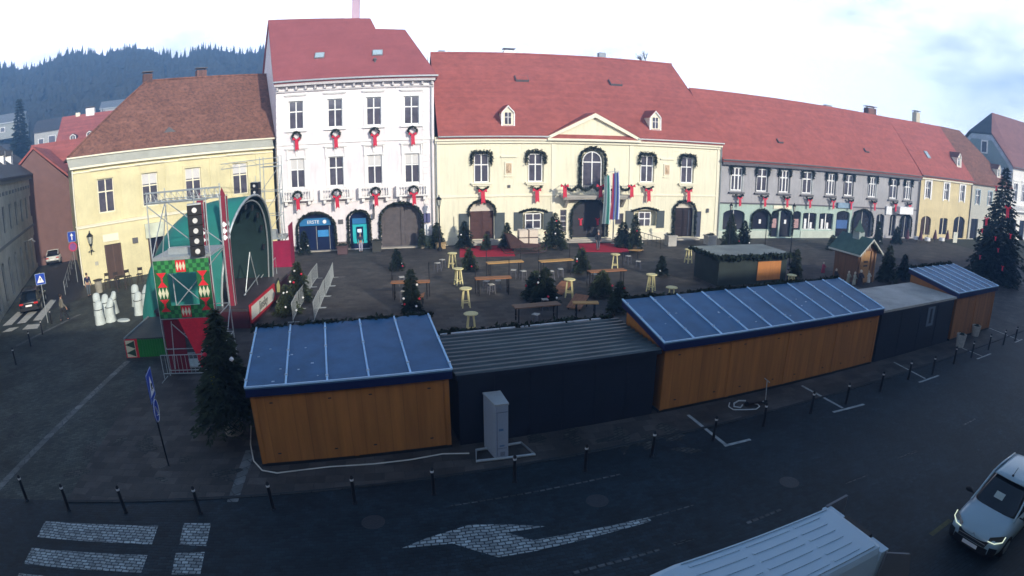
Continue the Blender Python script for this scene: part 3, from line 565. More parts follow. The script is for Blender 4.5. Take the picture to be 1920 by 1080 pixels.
brickm = mat('brick', (.16, .085, .07), .85, .25, 6, .3, brick=(.3, .1, .015, .6, 0))
chimney(rfo, 20.9, 7.9, 14.8, 1.0, .7, 1.2, mat('chimney_grey', (.3, .34, .38)), False); chimney(rfo, 28.7, 7.6, 14.5, 1.6, 1.0, 2.0, brickm, True, brickm)
c = MB(); c.box(0, RW, -.42, -.002, RE - .52, RE - .205); c.box(0, RW, -.14, -.032, 3.64, 3.76); c.build('cornice', mat('eaves_grey', (.12, .11, .12), .8, .1), r)
g = MB(); g.box(-.1, RW + .1, -.66, -.51, RE - .06, RE + .06); g.tube([(RW - .1, -.45, RE - .1), (RW - .1, -.12, RE - .8), (RW - .1, -.12, .1)], .06); g.build('gutter', dark_trim, r)
for i, x in enumerate(rx):
    w_ = window(r, x, 5.0, 1.4, 2.4, y=.06, mull=3 if i % 2 == 0 else 2, split=.66, fw=.11); surround(w_, x, 5.0, 1.42, 2.42, dark_trim if i % 3 else grey_trim, .18, .12)
    s = MB(); s.box(x - .95, x + .95, -.22, -.002, 4.70, 4.86); s.build('sill', dark_trim, w_)
shop_dark = mat('shop_glass_dark', (.018, .018, .03), .12, .3, spec=.6)
for i, h in enumerate(gf):
    a, b, c_, d_, ar = h; q = MB(); q.poly([(a, .2, c_), (b, .2, c_), (b, .2, d_), (a, .2, d_)]); nm = 'door' if c_ < .4 else 'shop_window'
    so = q.build(nm, shop_dark, r)
    f = MB(); m_ = (a + b) / 2
    if i in (5, 6): f.box(m_ - .06, m_ + .06, .12, .19, c_, d_); f.box(a, b, .12, .19, c_, c_ + .07); f.build('glazing_bar', white_frame, so); s = MB(); [s.box(x - .16, x + .16, .13, .195, c_ + .1, c_ + (.8 if k else 1.2)) for k, x in enumerate((m_ - .5, m_ + .35))]; s.build('display_item', white_paint, so)
    elif i in (2, 4, 7): s = MB(); s.box(a + .2, b - .2, .1, .19, 1.1, 2.1); s.build('poster', mat('poster_pink', (.42, .26, .26), .6, .3, 4) if i != 7 else mat('poster_blue', (.05, .12, .3), .6), so)
    elif i in (3, 1): s = MB(); s.box(m_ - .14, m_ + .14, .1, .19, 1.55, 2.0); s.build('notice', white_paint, so)
    else: f.box(m_ - .04, m_ + .04, .12, .19, c_, d_); f.build('glazing_bar', grey_trim, so)
s = MB()
for a, b in ((0, .5), (3.2, 4.15), (4.15, 6.45), (11.0, 16.1)): s.box(a, b, -.10, -.032, .0, .82)
s.build('plinth', mat('plinth_pale', (.50, .55, .47), .8, .1), r)
for nm, bx, m in (('sign_board', (6.9, 9.4, -.12, -.032, 3.2, 3.55), cream_trim), ('sign_board', (16.3, 18.8, -.3, -.04, 3.55, 4.15), mat('sign_blue_grey', (.22, .32, .42), .5)), ('sign_board', (24.95, 26.0, -.25, -.04, 3.0, 4.0), white_paint), ('awning', (26.9, 29.6, -.9, -.04, 3.2, 4.1), white_paint)): box_part(nm, m, r, *bx)

# ================================================================== YELLOW HOUSE ON THE RIGHT, then the small brown-roofed house, then the blue-grey gable house
o2 = CF.w(31.55, 0); F2 = Frame(o2.xy, 10); yw = 12.9
r = empty('small_house', (o2.x, o2.y, 0), radians(10), 'small pale yellow house with three upstairs windows and one dormer', 'house')
yx = [1.98, 6.35, 10.4]
holes = [(x - .55, x + .55, 5.35, 7.6) for x in yx] + [(1.0, 3.3, .5, 3.0, .6), (5.4, 7.3, .6, 2.85, .1), (8.9, 11.8, .1, 3.2, .7)]
mb = MB(); mb.wall(0, yw, 0, 8.3, holes); mb.poly([(yw, 0, 0), (yw, 15, 0), (yw, 15, 8.3), (yw, 7.2, 15.6), (yw, 0, 8.3)]); mb.poly([(0, 15, 0), (0, 15, 8.3), (yw, 15, 8.3), (yw, 15, 0)]); mb.box(.05, yw - .05, .55, .6, .02, 8.2); mb.build('wall', plaster_tan, r)
rf = MB(); rf.prism([(.05, -.5, 8.3), (yw, -.5, 8.3), (yw, 7.2, 15.85), (.05, 7.0, 15.65)], (0, 0, -.2)); rf.prism([(.05, 7.0, 15.65), (yw, 7.2, 15.85), (yw, 15.4, 8.3), (.05, 15.4, 8.3)], (0, 0, -.2)); rfo = rf.build('roof', roof_red, r)
skylight(rfo, 4.1, 1.9, 8.3 + 2.4 * tan(ra) - .05, .8, 1.3, ra, mat('skylight_glass', (.35, .45, .5)), metal_grey, .12); dormer(rfo, 10.9, 1.4, 8.3 + 1.9 * tan(ra) - .05, 1.0, 1.35, cream_trim, roof_brown, ra, .6)
chimney(rfo, 7.4, 7.6, 14.8, .9, .9, 2.4, mat('chimney_pale', (.55, .50, .38), .8, .1), True, dark_trim)
for x in yx: w_ = window(r, x, 5.35, 1.1, 2.25, mull=2, split=.6); surround(w_, x, 5.35, 1.1, 2.25, white_trim, 0, .3)
for (a, b, c_, d_, m, nm) in ((1.0, 3.3, .5, 3.0, mat('brown_glass', (.05, .03, .025), .3), 'shop_window'), (5.4, 7.3, .6, 2.85, shop_dark, 'shop_window'), (8.9, 11.8, .1, 3.2, shop_dark, 'door')):
    q = MB(); q.poly([(a, .2, c_), (b, .2, c_), (b, .2, d_), (a, .2, d_)]); so = q.build(nm, m, r); f = MB(); f.box((a + b) / 2 - .06, (a + b) / 2 + .06, .12, .19, c_, d_); f.build('glazing_bar', cream_trim, so)
g = MB(); g.box(0, yw, -.66, -.51, 8.24, 8.36); g.tube([(.1, -.1, 8.0), (.1, -.1, .1)], .07); g.tube([(yw - .1, -.1, 8.0), (yw - .1, -.1, .1)], .07); g.build('gutter', dark_trim, r)
c = MB(); c.box(.2, yw - .2, -.3, -.002, 7.85, 8.1); c.build('cornice', cream_trim, r)

o3 = CF.w(44.5, 0); F3 = Frame(o3.xy, 10); w3_ = 11.8
r = empty('small_house', (o3.x, o3.y, 0), radians(10), 'low house with brown roof behind the big fir, next to the blue-grey gable', 'house')
holes = [(x - .6, x + .6, 5.1, 7.2) for x in (1.8, 5.4, 9.6)] + [(.6, 2.6, .1, 3.0), (4.2, 6.4, .6, 2.9), (8.4, 10.6, .1, 3.0)]
mb = MB(); mb.wall(0, w3_, 0, 8.2, holes); mb.poly([(w3_, 0, 0), (w3_, 8, 0), (w3_, 8, 8.2), (w3_, 0, 8.2)]); mb.poly([(0, 0, 0), (0, 0, 8.2), (0, 8, 8.2), (0, 8, 0)]); mb.box(.05, w3_ - .05, .55, .6, .02, 8.1); mb.build('wall', mat('plaster_dusk', (.45, .44, .38), .85, .06), r)
rf = MB(); rf.prism([(0, -.5, 8.2), (w3_ + .1, -.5, 8.2), (7.2, 5.6, 14.2), (5.8, 7.4, 15.9), (.05, 7.4, 15.9)], (0, 0, -.2)); rf.prism([(w3_ + .1, -.5, 8.2), (w3_ + .1, 9, 8.2), (5.8, 7.4, 15.9), (7.2, 5.6, 14.2)], (0, 0, -.2)); rf.prism([(.05, 7.4, 15.9), (5.8, 7.4, 15.9), (5.8, 15, 8.3), (.05, 15, 8.3)], (0, 0, -.2)); rfo = rf.build('roof', roof_brown, r)
dormer(rfo, 9.0, .9, 8.2 + 1.4 * tan(ra) - .05, 1.0, 1.25, cream_trim, roof_brown, ra, .6)
for x in (1.8, 5.4, 9.6): w_ = window(r, x, 5.1, 1.2, 2.1); surround(w_, x, 5.1, 1.2, 2.1, mat('blue_trim', (.35, .45, .5), .7), 0, .14)
for (a, b, c_, d_) in ((.6, 2.6, .1, 3.0), (4.2, 6.4, .6, 2.9), (8.4, 10.6, .1, 3.0)): q = MB(); q.poly([(a, .2, c_), (b, .2, c_), (b, .2, d_), (a, .2, d_)]); q.build('door' if c_ < .3 else 'shop_window', shop_dark, r)

o4 = CF.w(56.9, .3); F4 = Frame(o4.xy, 10)
r = empty('gable_house', (o4.x, o4.y, 0), radians(10), 'big house with blue-grey end gable and dark red roof at right edge', 'house')
E4 = 11.6
holes = [(1.0, 2.4, 6.2, 9.0), (4.0, 5.4, 6.2, 9.0), (1.0, 3.2, .1, 3.2), (4.4, 6.4, .1, 3.2)]
mb = MB(); mb.wall(0, 16, 0, E4, holes); mb.box(.05, 15.95, .55, .6, .02, E4 - .1); mb.build('wall', mat('plaster_pale', (.72, .70, .66), .85, .04), r)
mb = MB(); mb.poly([(0, 0, 0), (0, 0, E4), (0, 4.6, 16.2), (0, 9.2, 16.2), (0, 14, E4), (0, 14, 0)]); mb.build('end_gable', plaster_blue, r)
rf = MB(); rf.prism([(-.4, -.5, E4 - .1), (16, -.5, E4 - .1), (16, 7, 20.2), (3.4, 7, 20.2), (-.4, 4.5, 16.5)], (0, 0, -.2)); rfo = rf.build('roof', mat('roof_grey_red', (.20, .095, .09), .8, .15, 1, .3, band=('Z', .22, .05)), r)
rf = MB(); rf.prism([(-.4, 4.5, 16.5), (3.4, 7, 20.2), (-.4, 9.5, 16.5)], (0, 0, -.2)); rf.prism([(-.4, 9.5, 16.5), (3.4, 7, 20.2), (16, 7, 20.2), (16, 14.5, E4 - .1), (-.4, 14.5, E4 - .1)], (0, 0, -.2)); rf.build('hip_roof', roof_slate, r)
t = MB()
for (y0, z0, y1, z1) in ((-.2, E4 - .2, 4.6, 16.1), (4.6, 16.1, 9.2, 16.1), (9.2, 16.1, 14.2, E4 - .2)): t.prism([(-.12, y0, z0), (-.12, y1, z1), (-.12, y1, z1 - .8), (-.12, y0, z0 - .9)], (.1, 0, 0))
t.box(-.1, -.002, 0, 2.2, 6, E4 - .5); t.build('barge_board', mat('pale_blue', (.42, .48, .54), .7), r)
q = MB(); q.box(-.10, -.003, 5.4, 6.9, 13.0, 15.2); so = q.build('window', white_frame, r); q = MB(); q.box(-.12, -.101, 5.65, 6.65, 13.25, 14.95); q.build('pane', pane_m, so)
for x in (1.7, 4.7): w_ = window(r, x, 6.2, 1.4, 2.8); surround(w_, x, 6.2, 1.4, 2.8, white_trim, .2, .2)
b = MB(); b.box(.3, 8, -1.1, -.004, 4.6, 4.8); b.box(.3, 8, -1.1, -1.0, 5.6, 5.7); [b.box(.3 + k * .25, .36 + k * .25, -1.08, -1.02, 4.8, 5.6) for k in range(31)]; b.build('balcony', white_trim, r)
for (a, b_) in ((1.0, 3.2), (4.4, 6.4)): q = MB(); q.poly([(a, .2, .1), (b_, .2, .1), (b_, .2, 3.2), (a, .2, 3.2)]); q.build('shop_window', shop_dark, r)
g = MB(); g.box(0, 16, -.62, -.5, E4 - .15, E4 - .02); g.tube([(.1, -.1, E4), (.1, -.1, .1)], .07); g.build('gutter', dark_trim, r)

# ================================================================== YELLOW CORNER HOUSE ON THE LEFT
YO = at(160, 537); YF = Frame(YO.xy, 45); YW = 18.3; YE = 10.35
r = yel = empty('corner_house', (YO.x, YO.y, 0), radians(45), 'yellow two-storey corner house with mottled brown hipped roof', 'house')
ux = [2.75, 6.68, 10.62, 15.05]
holes = [(x - .72, x + .72, 5.6, 8.35) for x in ux] + [(2.15, 3.65, .1, 3.0), (6.1, 7.6, .6, 3.1), (10.6, 12.6, .1, 3.1), (14.4, 16.2, .1, 3.1)]
mb = MB(); mb.wall(0, YW, 0, YE, holes); mb.poly([(0, 0, 0), (0, 0, YE), (0, 15, YE), (0, 15, 0)]); mb.poly([(0, 15, 0), (0, 15, YE), (YW + 5, 15, YE), (YW + 5, 15, 0)]); mb.box(.05, YW - .05, .55, .6, .02, YE - .1); mb.build('wall', plaster_yellow, r)
rf = MB(); rf.prism([(-.45, -.5, YE), (YW + .3, -.5, YE), (YW + 4.5, 7.2, 17.1), (7.9, 7.2, 16.85)], (0, 0, -.2)); rf.prism([(-.45, -.5, YE), (7.9, 7.2, 16.85), (-.45, 15.4, YE)], (0, 0, -.2)); rf.prism([(7.9, 7.2, 16.85), (YW + 4.5, 7.2, 17.1), (YW + 7, 15.4, YE), (-.45, 15.4, YE)], (0, 0, -.2)); rfo = rf.build('roof', roof_brown, r)
hp = MB(); hp.tube([(-.4, -.45, YE + .06), (7.9, 7.2, 16.9)], .10, 6); hp.tube([(7.9, 7.2, 16.9), (YW + 4.5, 7.2, 17.15)], .10, 6); hp.build('ridge_cap', roof_brown, rfo)
chimney(rfo, 8.0, 7.4, 16.2, .9, .7, 1.35, brickm, True, dark_trim); chimney(rfo, 13.6, 7.6, 16.4, 1.0, .8, 1.3, brickm, True, dark_trim)
e = MB(); ya = atan2(6.5, 7.7); e.prism([(8.3, .95, 11.55), (9.5, .95, 11.55), (8.9, .95, 12.0)], (0, 1.0, .1)); e.build('eyebrow_dormer', dark_trim, rfo)
c = MB(); c.box(-.3, YW, -.4, -.002, YE - .95, YE - .78); c.box(-.12, YW, -.14, -.002, YE - 1.3, YE - 1.2); c.box(-.12, YW, -.12, -.002, 4.62, 4.8); c.box(-.2, YW, -.18, -.121, 4.8, 4.86); c.build('cornice', cream_trim, r)
c = MB(); c.prism([(-.35, -.42, YE - .78), (-.5, -.52, YE - .12), (-.5, -.002, YE - .12), (-.35, -.002, YE - .78)], (YW + .3, 0, 0)); c.build('eaves', mat('eaves_pale', (.42, .43, .38), .8, .1), r)
g = MB(); g.box(-.5, YW, -.64, -.52, YE - .10, YE + .02); g.tube([(-.08, -.08, YE - .9), (-.08, -.08, .1)], .06); g.build('gutter', cream_trim, r)
pl_ = MB()
for a_, b_ in ((.0, 1.5), (4.1, 5.4), (8.1, 9.4), (12.2, 13.7), (16.6, YW)): pl_.box(a_, b_, -.05, -.002, 4.9, YE - 1.32)
pl_.build('pilaster', plaster_yellow, r)
for i, x in enumerate(ux):
    w_ = window(r, x, 5.6, 1.44, 2.75, blind=(.3 if i else .0), fr=cream_trim); surround(w_, x, 5.6, 1.44, 2.75, plaster_yellow, 0, .22)
    s = MB(); s.box(x - 1.3, x + 1.3, -.2, -.002, 9.1, 9.22); s.build('hood_mould', cream_trim, w_)
for (a, b, c_, d_, m, nm) in ((2.15, 3.65, .1, 3.0, mat('brown_door', (.07, .04, .03), .5, .2), 'door'), (6.1, 7.6, .6, 3.1, shop_dark, 'shop_window'), (10.6, 12.6, .1, 3.1, shop_dark, 'door'), (14.4, 16.2, .1, 3.1, shop_dark, 'door')):
    q = MB(); q.poly([(a, .2, c_), (b, .2, c_), (b, .2, d_), (a, .2, d_)]); so = q.build(nm, m, r)
    f = MB(); f.box(a + .05, a + .14, .1, .19, c_, d_); f.box(b - .14, b - .05, .1, .19, c_, d_); f.box((a + b) / 2 - .05, (a + b) / 2 + .05, .1, .19, c_, d_); f.build('frame', mat('door_trim', (.10, .06, .05), .6), so)
for nm, bx, m in (('sign_board', (2.1, 3.5, -.08, -.002, 3.25, 3.85), cream_trim), ('plaque', (4.7, 5.2, -.12, -.002, 2.75, 3.2), dark_trim), ('sign_board', (5.9, 7.6, -.3, -.14, 3.0, 4.2), mat('sign_pale', (.55, .58, .45), .5)), ('plaque', (1.15, 1.45, -.06, -.002, 1.5, 1.8), plaster_street)): box_part(nm, m, r, *bx)

# ================================================================== SIDE STREET: grey house, red-roofed houses behind
r = empty('street_house', (SF.o.x, SF.o.y, 0), radians(128), 'long grey shaded house with dark slate roof along the side street', 'house')
# local x runs away from the square, +y is away from the street side (front wall faces -y)
mb = MB(); hs = []
for k in range(13): x = -13 + k * 3.05; hs += [(x, x + 1.2, .4, 3.4, .4), (x, x + 1.1, 5.3, 7.4)]
mb.wall(-16, 25, 0, 9.7, hs); mb.poly([(25, 0, 0), (25, 14, 0), (25, 14, 9.7), (25, 0, 9.7)]); mb.poly([(-16, 0, 0), (-16, 0, 9.7), (-16, 14, 9.7), (-16, 14, 0)]); mb.box(-15.9, 24.9, .55, .6, .02, 9.6); mb.build('wall', plaster_street, r)
c = MB(); c.box(-16, 25, -.3, -.002, 9.1, 9.45); c.box(-16, 25, -.12, -.002, 4.3, 4.5)
for k in range(26): c.box(-15.6 + k * 1.55, -15.1 + k * 1.55, -.1, -.002, 8.2, 8.5)
c.build('cornice', mat('street_trim', (.20, .20, .18), .85, .1), r)
rf = MB(); rf.prism([(-16.2, -.5, 9.6), (25.5, -.5, 9.6), (18.5, 7, 15.2), (-10, 7, 15.2)], (0, 0, -.2)); rf.prism([(25.5, -.5, 9.6), (25.5, 14.5, 9.6), (18.5, 7, 15.2)], (0, 0, -.2)); rf.prism([(-16.2, 14.5, 9.6), (-10, 7, 15.2), (18.5, 7, 15.2), (25.5, 14.5, 9.6)], (0, 0, -.2)); rf.prism([(-16.2, -.5, 9.6), (-10, 7, 15.2), (-16.2, 14.5, 9.6)], (0, 0, -.2)); rfo = rf.build('roof', roof_slate, r)
sa = atan2(5.6, 7.5)
for x in (7.5, 11.5): dormer(rfo, x, 1.2, 9.6 + 1.7 * tan(sa) - .05, .9, .9, white_trim, roof_slate, sa, .35)
for k in range(13):
    x = -13 + k * 3.05
    q = MB(); q.poly([(x, .22, .4), (x + 1.2, .22, .4), (x + 1.2, .22, 3.4), (x, .22, 3.4)]); q.build('ground_window', shop_dark, r); window(r, x + .55, 5.3, 1.1, 2.1, fr=mat('street_trim', (.20, .20, .18)))
b = MB(); b.tube([(8, -.1, 3.5), (8, -1.0, 3.7)], .04, 6); b.prism([(7.7, -1.2, 3.35), (8.3, -1.2, 3.35), (8.2, -.8, 3.75), (7.8, -.8, 3.75)], (0, 0, .06)); b.build('wall_lamp', metal_grey, r)

def pol(az, d, z=0): return Vector((cos(radians(az)) * d, sin(radians(az)) * d, z))
def simple_house(name, az, d, deg, w, dp, eave, ridge, wm, rm, label, z0=0, win=None, hip=0):
    p = pol(az, d, z0); r = empty(name, p, radians(deg), label, 'house')
    mb = MB(); mb.box(0, w, 0, dp, 0, eave)
    if not hip: mb.prism([(0, 0, eave), (0, dp, eave), (0, dp / 2, ridge)], (.2, 0, 0)); mb.prism([(w - .2, 0, eave), (w - .2, dp, eave), (w - .2, dp / 2, ridge)], (.2, 0, 0))
    mb.build('wall', wm, r)
    rf = MB()
    rf.prism([(-.3, -.4, eave - .1), (w + .3, -.4, eave - .1), (w + .3 - hip, dp / 2, ridge + .1), (-.3 + hip, dp / 2, ridge + .1)], (0, 0, .25)); rf.prism([(-.3 + hip, dp / 2, ridge + .1), (w + .3 - hip, dp / 2, ridge + .1), (w + .3, dp + .4, eave - .1), (-.3, dp + .4, eave - .1)], (0, 0, .25))
    if hip: rf.prism([(-.3, -.4, eave - .1), (-.3 + hip, dp / 2, ridge + .1), (-.3, dp + .4, eave - .1)], (0, 0, .25)); rf.prism([(w + .3, -.4, eave - .1), (w + .3, dp + .4, eave - .1), (w + .3 - hip, dp / 2, ridge + .1)], (0, 0, .25))
    rfo = rf.build('roof', rm, r)
    for (x, z, ww, hh) in (win or []):
        q = MB(); q.box(x - ww / 2, x + ww / 2, -.06, -.004, z, z + hh); so = q.build('window', white_frame, r); q = MB(); q.box(x - ww / 2 + .15, x + ww / 2 - .15, -.08, -.061, z + .15, z + hh - .15); q.build('pane', pane_m, so)
    return r, rfo
# red-roofed house closing the street, and the larger one behind it
r, rf_ = simple_house('street_house', 138.4, 74, 33, 26, 18, 5.6, 12.9, mat('plaster_rust', (.17, .085, .075), .85, .15), roof_rust, 'rust-red house closing the narrow side street', 0, [(8, 2, 1.2, 2), (11, 2, 1.2, 2)])
q = MB(); q.box(9, 10, 3.2, 3.6, 8.3, 8.6); q.build('skylight', white_trim, rf_)
r, rf_ = simple_house('street_house', 135.4, 98, 30, 34, 26, 8.0, 18.3, plaster_tan, roof_rust, 'large red-roofed house with three arched dormers behind the yellow one', 0)
da = atan2(10.4, 13.4)
for x, y in ((3.2, 6.2), (6.2, 6.4), (12.5, 7.3), (9.8, 3.8)): dormer(rf_, x, y, 8.0 + (y + .4) * tan(da) + .15, 1.0, 1.5, dark_trim, roof_slate, da, .3)
chimney(rf_, 5.2, 13, 18.0, 1.6, 1.2, 1.5, white_trim, True, dark_trim); chimney(rf_, 2.8, 13, 18.0, .8, .8, 1.0, cream_trim, False); chimney(rf_, 13.6, 13, 18.0, 1.0, 1.0, 1.9, white_trim, True, dark_trim)
# brownish side wall on the right side of the street
r, rf_ = simple_house('street_house', 133.3, 66, 128, 22, 8, 8.4, 12.0, mat('plaster_rose', (.17, .095, .085), .85, .12), roof_rust, 'rose-brown house half hidden behind the yellow corner house', 0)
q = MB(); [q.box(x, x + .8, 8.004, 8.06, 5, 6.8) for x in (3, 5.2, 9, 12)]; q.build('window', shop_dark, r)

# ================================================================== HILL WITH HOUSES AND WOOD
def smooth(t): t = min(1, max(0, t)); return t * t * (3 - 2 * t)
def hill_z(az, d):
    top = 60.5 * smooth((az - 92) / 22) * (1 + .04 * sin(az * .35) + .03 * sin(az * .9 + 1)) * (1 - .10 * smooth((122 - az) / 10))
    top *= 1 - .0 * smooth((az - 150) / 20)
    return top * smooth((d - 110) / 250) ** 1.15 + .012 * (d - 110) * (d > 110) * smooth((az - 92) / 22)
mb = MB(); AZ = [90 + 2 * k for k in range(36)]; DD = [105, 125, 145, 165, 190, 215, 245, 275, 305, 335, 365, 392]
for d in DD:
    for az in AZ: mb.v.append(tuple(pol(az, d, hill_z(az, d) - .3)))
for i in range(len(DD) - 1):
    for j in range(len(AZ) - 1): a = i * len(AZ) + j; mb.f.append((a + 1, a, a + len(AZ), a + len(AZ) + 1)); mb.mi.append(0)
struct(mb.build('hill', mat('hill_ground', (.055, .055, .045), .95, .4, .05), smooth=True))
R = random.Random(11); mb = MB()
def far_tree(mb, p, h, w, conif, R):
    n = 7; base = p.z
    prof = ([(.0, .10), (.85, .22), (.55, .30), (.72, .42), (.40, .55), (.5, .62), (.2, .82), (.02, 1.0)] if conif else [(.1, .0), (.5, .25), (1.0, .5), (.85, .75), (.5, .92), (.05, 1.0)])
    i0 = len(mb.v); ph = R.random() * 6
    for rr, zz in prof:
        for j in range(n):
            q = rr * w * (.65 + .7 * R.random()); a = 2 * pi * j / n + ph
            mb.v.append((p.x + q * cos(a), p.y + q * sin(a), base + h * zz * (1 + (.0 if rr < .1 else R.uniform(-.06, .06)))))
    for k in range(len(prof) - 1):
        for j in range(n): a = i0 + k * n + j; b = i0 + k * n + (j + 1) % n; mb.f.append((a, b, b + n, a + n)); mb.mi.append(0)
cnt = 0
while cnt < 3600:
    az = R.uniform(108, 152); d = 150 + 225 * R.random() ** .8
    if d < 190 and 133 < az < 143 and R.random() < .9: continue
    p = pol(az, d, hill_z(az, d) - .5); con = R.random() < .35
    far_tree(mb, p, R.uniform(7, 12) if con else R.uniform(5, 8), R.uniform(1.2, 2.2) if con else R.uniform(2, 3.4), con, R); cnt += 1
for k in range(260):
    az = R.uniform(108, 150); d = R.uniform(345, 375); p = pol(az, d, hill_z(az, d) - .5); con = R.random() < .45
    far_tree(mb, p, R.uniform(6, 13) if con else R.uniform(5.5, 9.5), R.uniform(1.6, 2.8) if con else R.uniform(1.6, 2.8), con, R)
tag(mb.build('forest', mat('far_wood', (.034, .038, .034), .95, .25, .06)), 'bare winter wood covering the blue hill behind the roofs', 'forest', kind='stuff')
simple_house('hillside_house', 136.6, 165, 30, 9, 9, 6.5, 9.5, mat('plaster_far_white', (.42, .42, .40), .8, .05), roof_slate, 'white house with grey roof on the slope left of the large red roof', 13.5, [(2, 3, 1.6, 1.8), (5.2, 3, 2.2, 2.2)])
simple_house('hillside_house', 140.8, 150, 35, 9, 8, 4.5, 7.2, mat('plaster_far_grey', (.30, .32, .31), .8, .08), roof_slate, 'pale hillside house low at the left edge under the wood', 10, [(3, 2, 1.6, 1.5), (6, 2, 1.6, 1.5)])
simple_house('hillside_house', 140.6, 190, 35, 10, 8, 4.5, 7.2, mat('plaster_far_grey', (.30, .32, .31)), metal_grey, 'small pale house highest on the slope at the left edge', 21, [(3, 2, 1.6, 1.5)])
simple_house('hillside_house', 130.0, 210, 30, 8, 8, 4, 6.5, mat('plaster_far_white', (.42, .42, .40)), metal_grey, 'tiny pale-roofed house in the wood above the red ridge', 24)
def tree_thing(name, loc, h, rad, label, cat, m=fir_m, seed=1, dens=1.0, leaf=.2, z0=.08, group=None, pot=None, power=.85, baubles=0):
    r = empty(name, loc, rnd.random() * 6, label, cat, group)
    base = 0
    if pot: q = MB(); q.lathe([(pot[0] * .75, 0), (pot[0], pot[1]), (pot[0] * .9, pot[1]), (pot[0] * .85, pot[1] - .05)], 12); q.build('pot', mat('pot_' + pot[2], dict(grey=(.30, .27, .22), wood=(.35, .24, .12), dark=(.03, .03, .03), white=(.5, .5, .46))[pot[2]], .8, .2), r); base = pot[1] * .7
    q = MB(); q.tube([(0, 0, base), (0, 0, base + h * .95)], .025 * h * .5 + .02, 7, r2=.01); q.build('trunk', bark_m, r)
    fo = fir_mesh(h, rad, seed, dens, leaf, z0, power).build('crown', m, r); fo.location.z = base
    RR = random.Random(seed + 5)
    for k in range(baubles):
        t = RR.random() * .75 + .08; a = RR.random() * 6.28; rr = rad * (1 - t) ** power * .98; q = MB(); s = .055 + .012 * h * .5
        q.lathe([(s * .3, -s), (s, -s * .3), (s, s * .3), (s * .3, s)], 8); o = q.build('bauble', white_paint if k % 3 else ribbon_m, fo); o.location = (rr * cos(a), rr * sin(a), h * (z0 + (1 - z0) * t) - .05 * rr)
    return r
tree_thing('conifer', pol(138.0, 140, 6), 20, 4.2, 'dark tall conifer rising beyond the slate roof on the left', 'tree', fir_dark, 3, .6, .9, .05)
p = AF.w(46, 26); r = empty('bare_tree', p, 0, 'bare twiggy tree top showing over the right end of the town hall ridge', 'tree')
q = MB(); R = random.Random(4)
def twig(mb, a, d, L, rad, n):
    b = a + d * L; mb.tube([a, b], rad, 5, r2=rad * .6)
    if n:
        for _ in range(3): twig(mb, a + d * L * R.uniform(.6, 1), (d + Vector((R.uniform(-.7, .7), R.uniform(-.7, .7), R.uniform(-.1, .5)))).normalized(), L * .7, rad * .6, n - 1)
q.tube([(0, 0, 0), (0, 0, 18)], .3, 7, r2=.2); q.build('trunk', bark_m, r); q = MB(); twig(q, Vector((0, 0, 17.5)), Vector((0, 0, 1)), 2.4, .16, 4); q.build('crown', mat('twig', (.10, .11, .13), .9), r)
# the row of houses on the camera's side of the square: it shades the near half of the square
BF = Frame((0, -1.2), 17.6)
r = empty('street_house', (BF.w(-70, 0).x, BF.w(-70, 0).y, 0), radians(17.6), 'row house on the near side of the square, behind the viewer', 'house')
mb = MB(); mb.box(0, 150, -12, 0, 0, 11.5); mb.build('wall', plaster_street, r); rf = MB(); rf.prism([(0, .5, 11.4), (0, -12.5, 11.4), (0, -6, 16.4)], (150, 0, 0)); rf.build('roof', roof_rust, r)

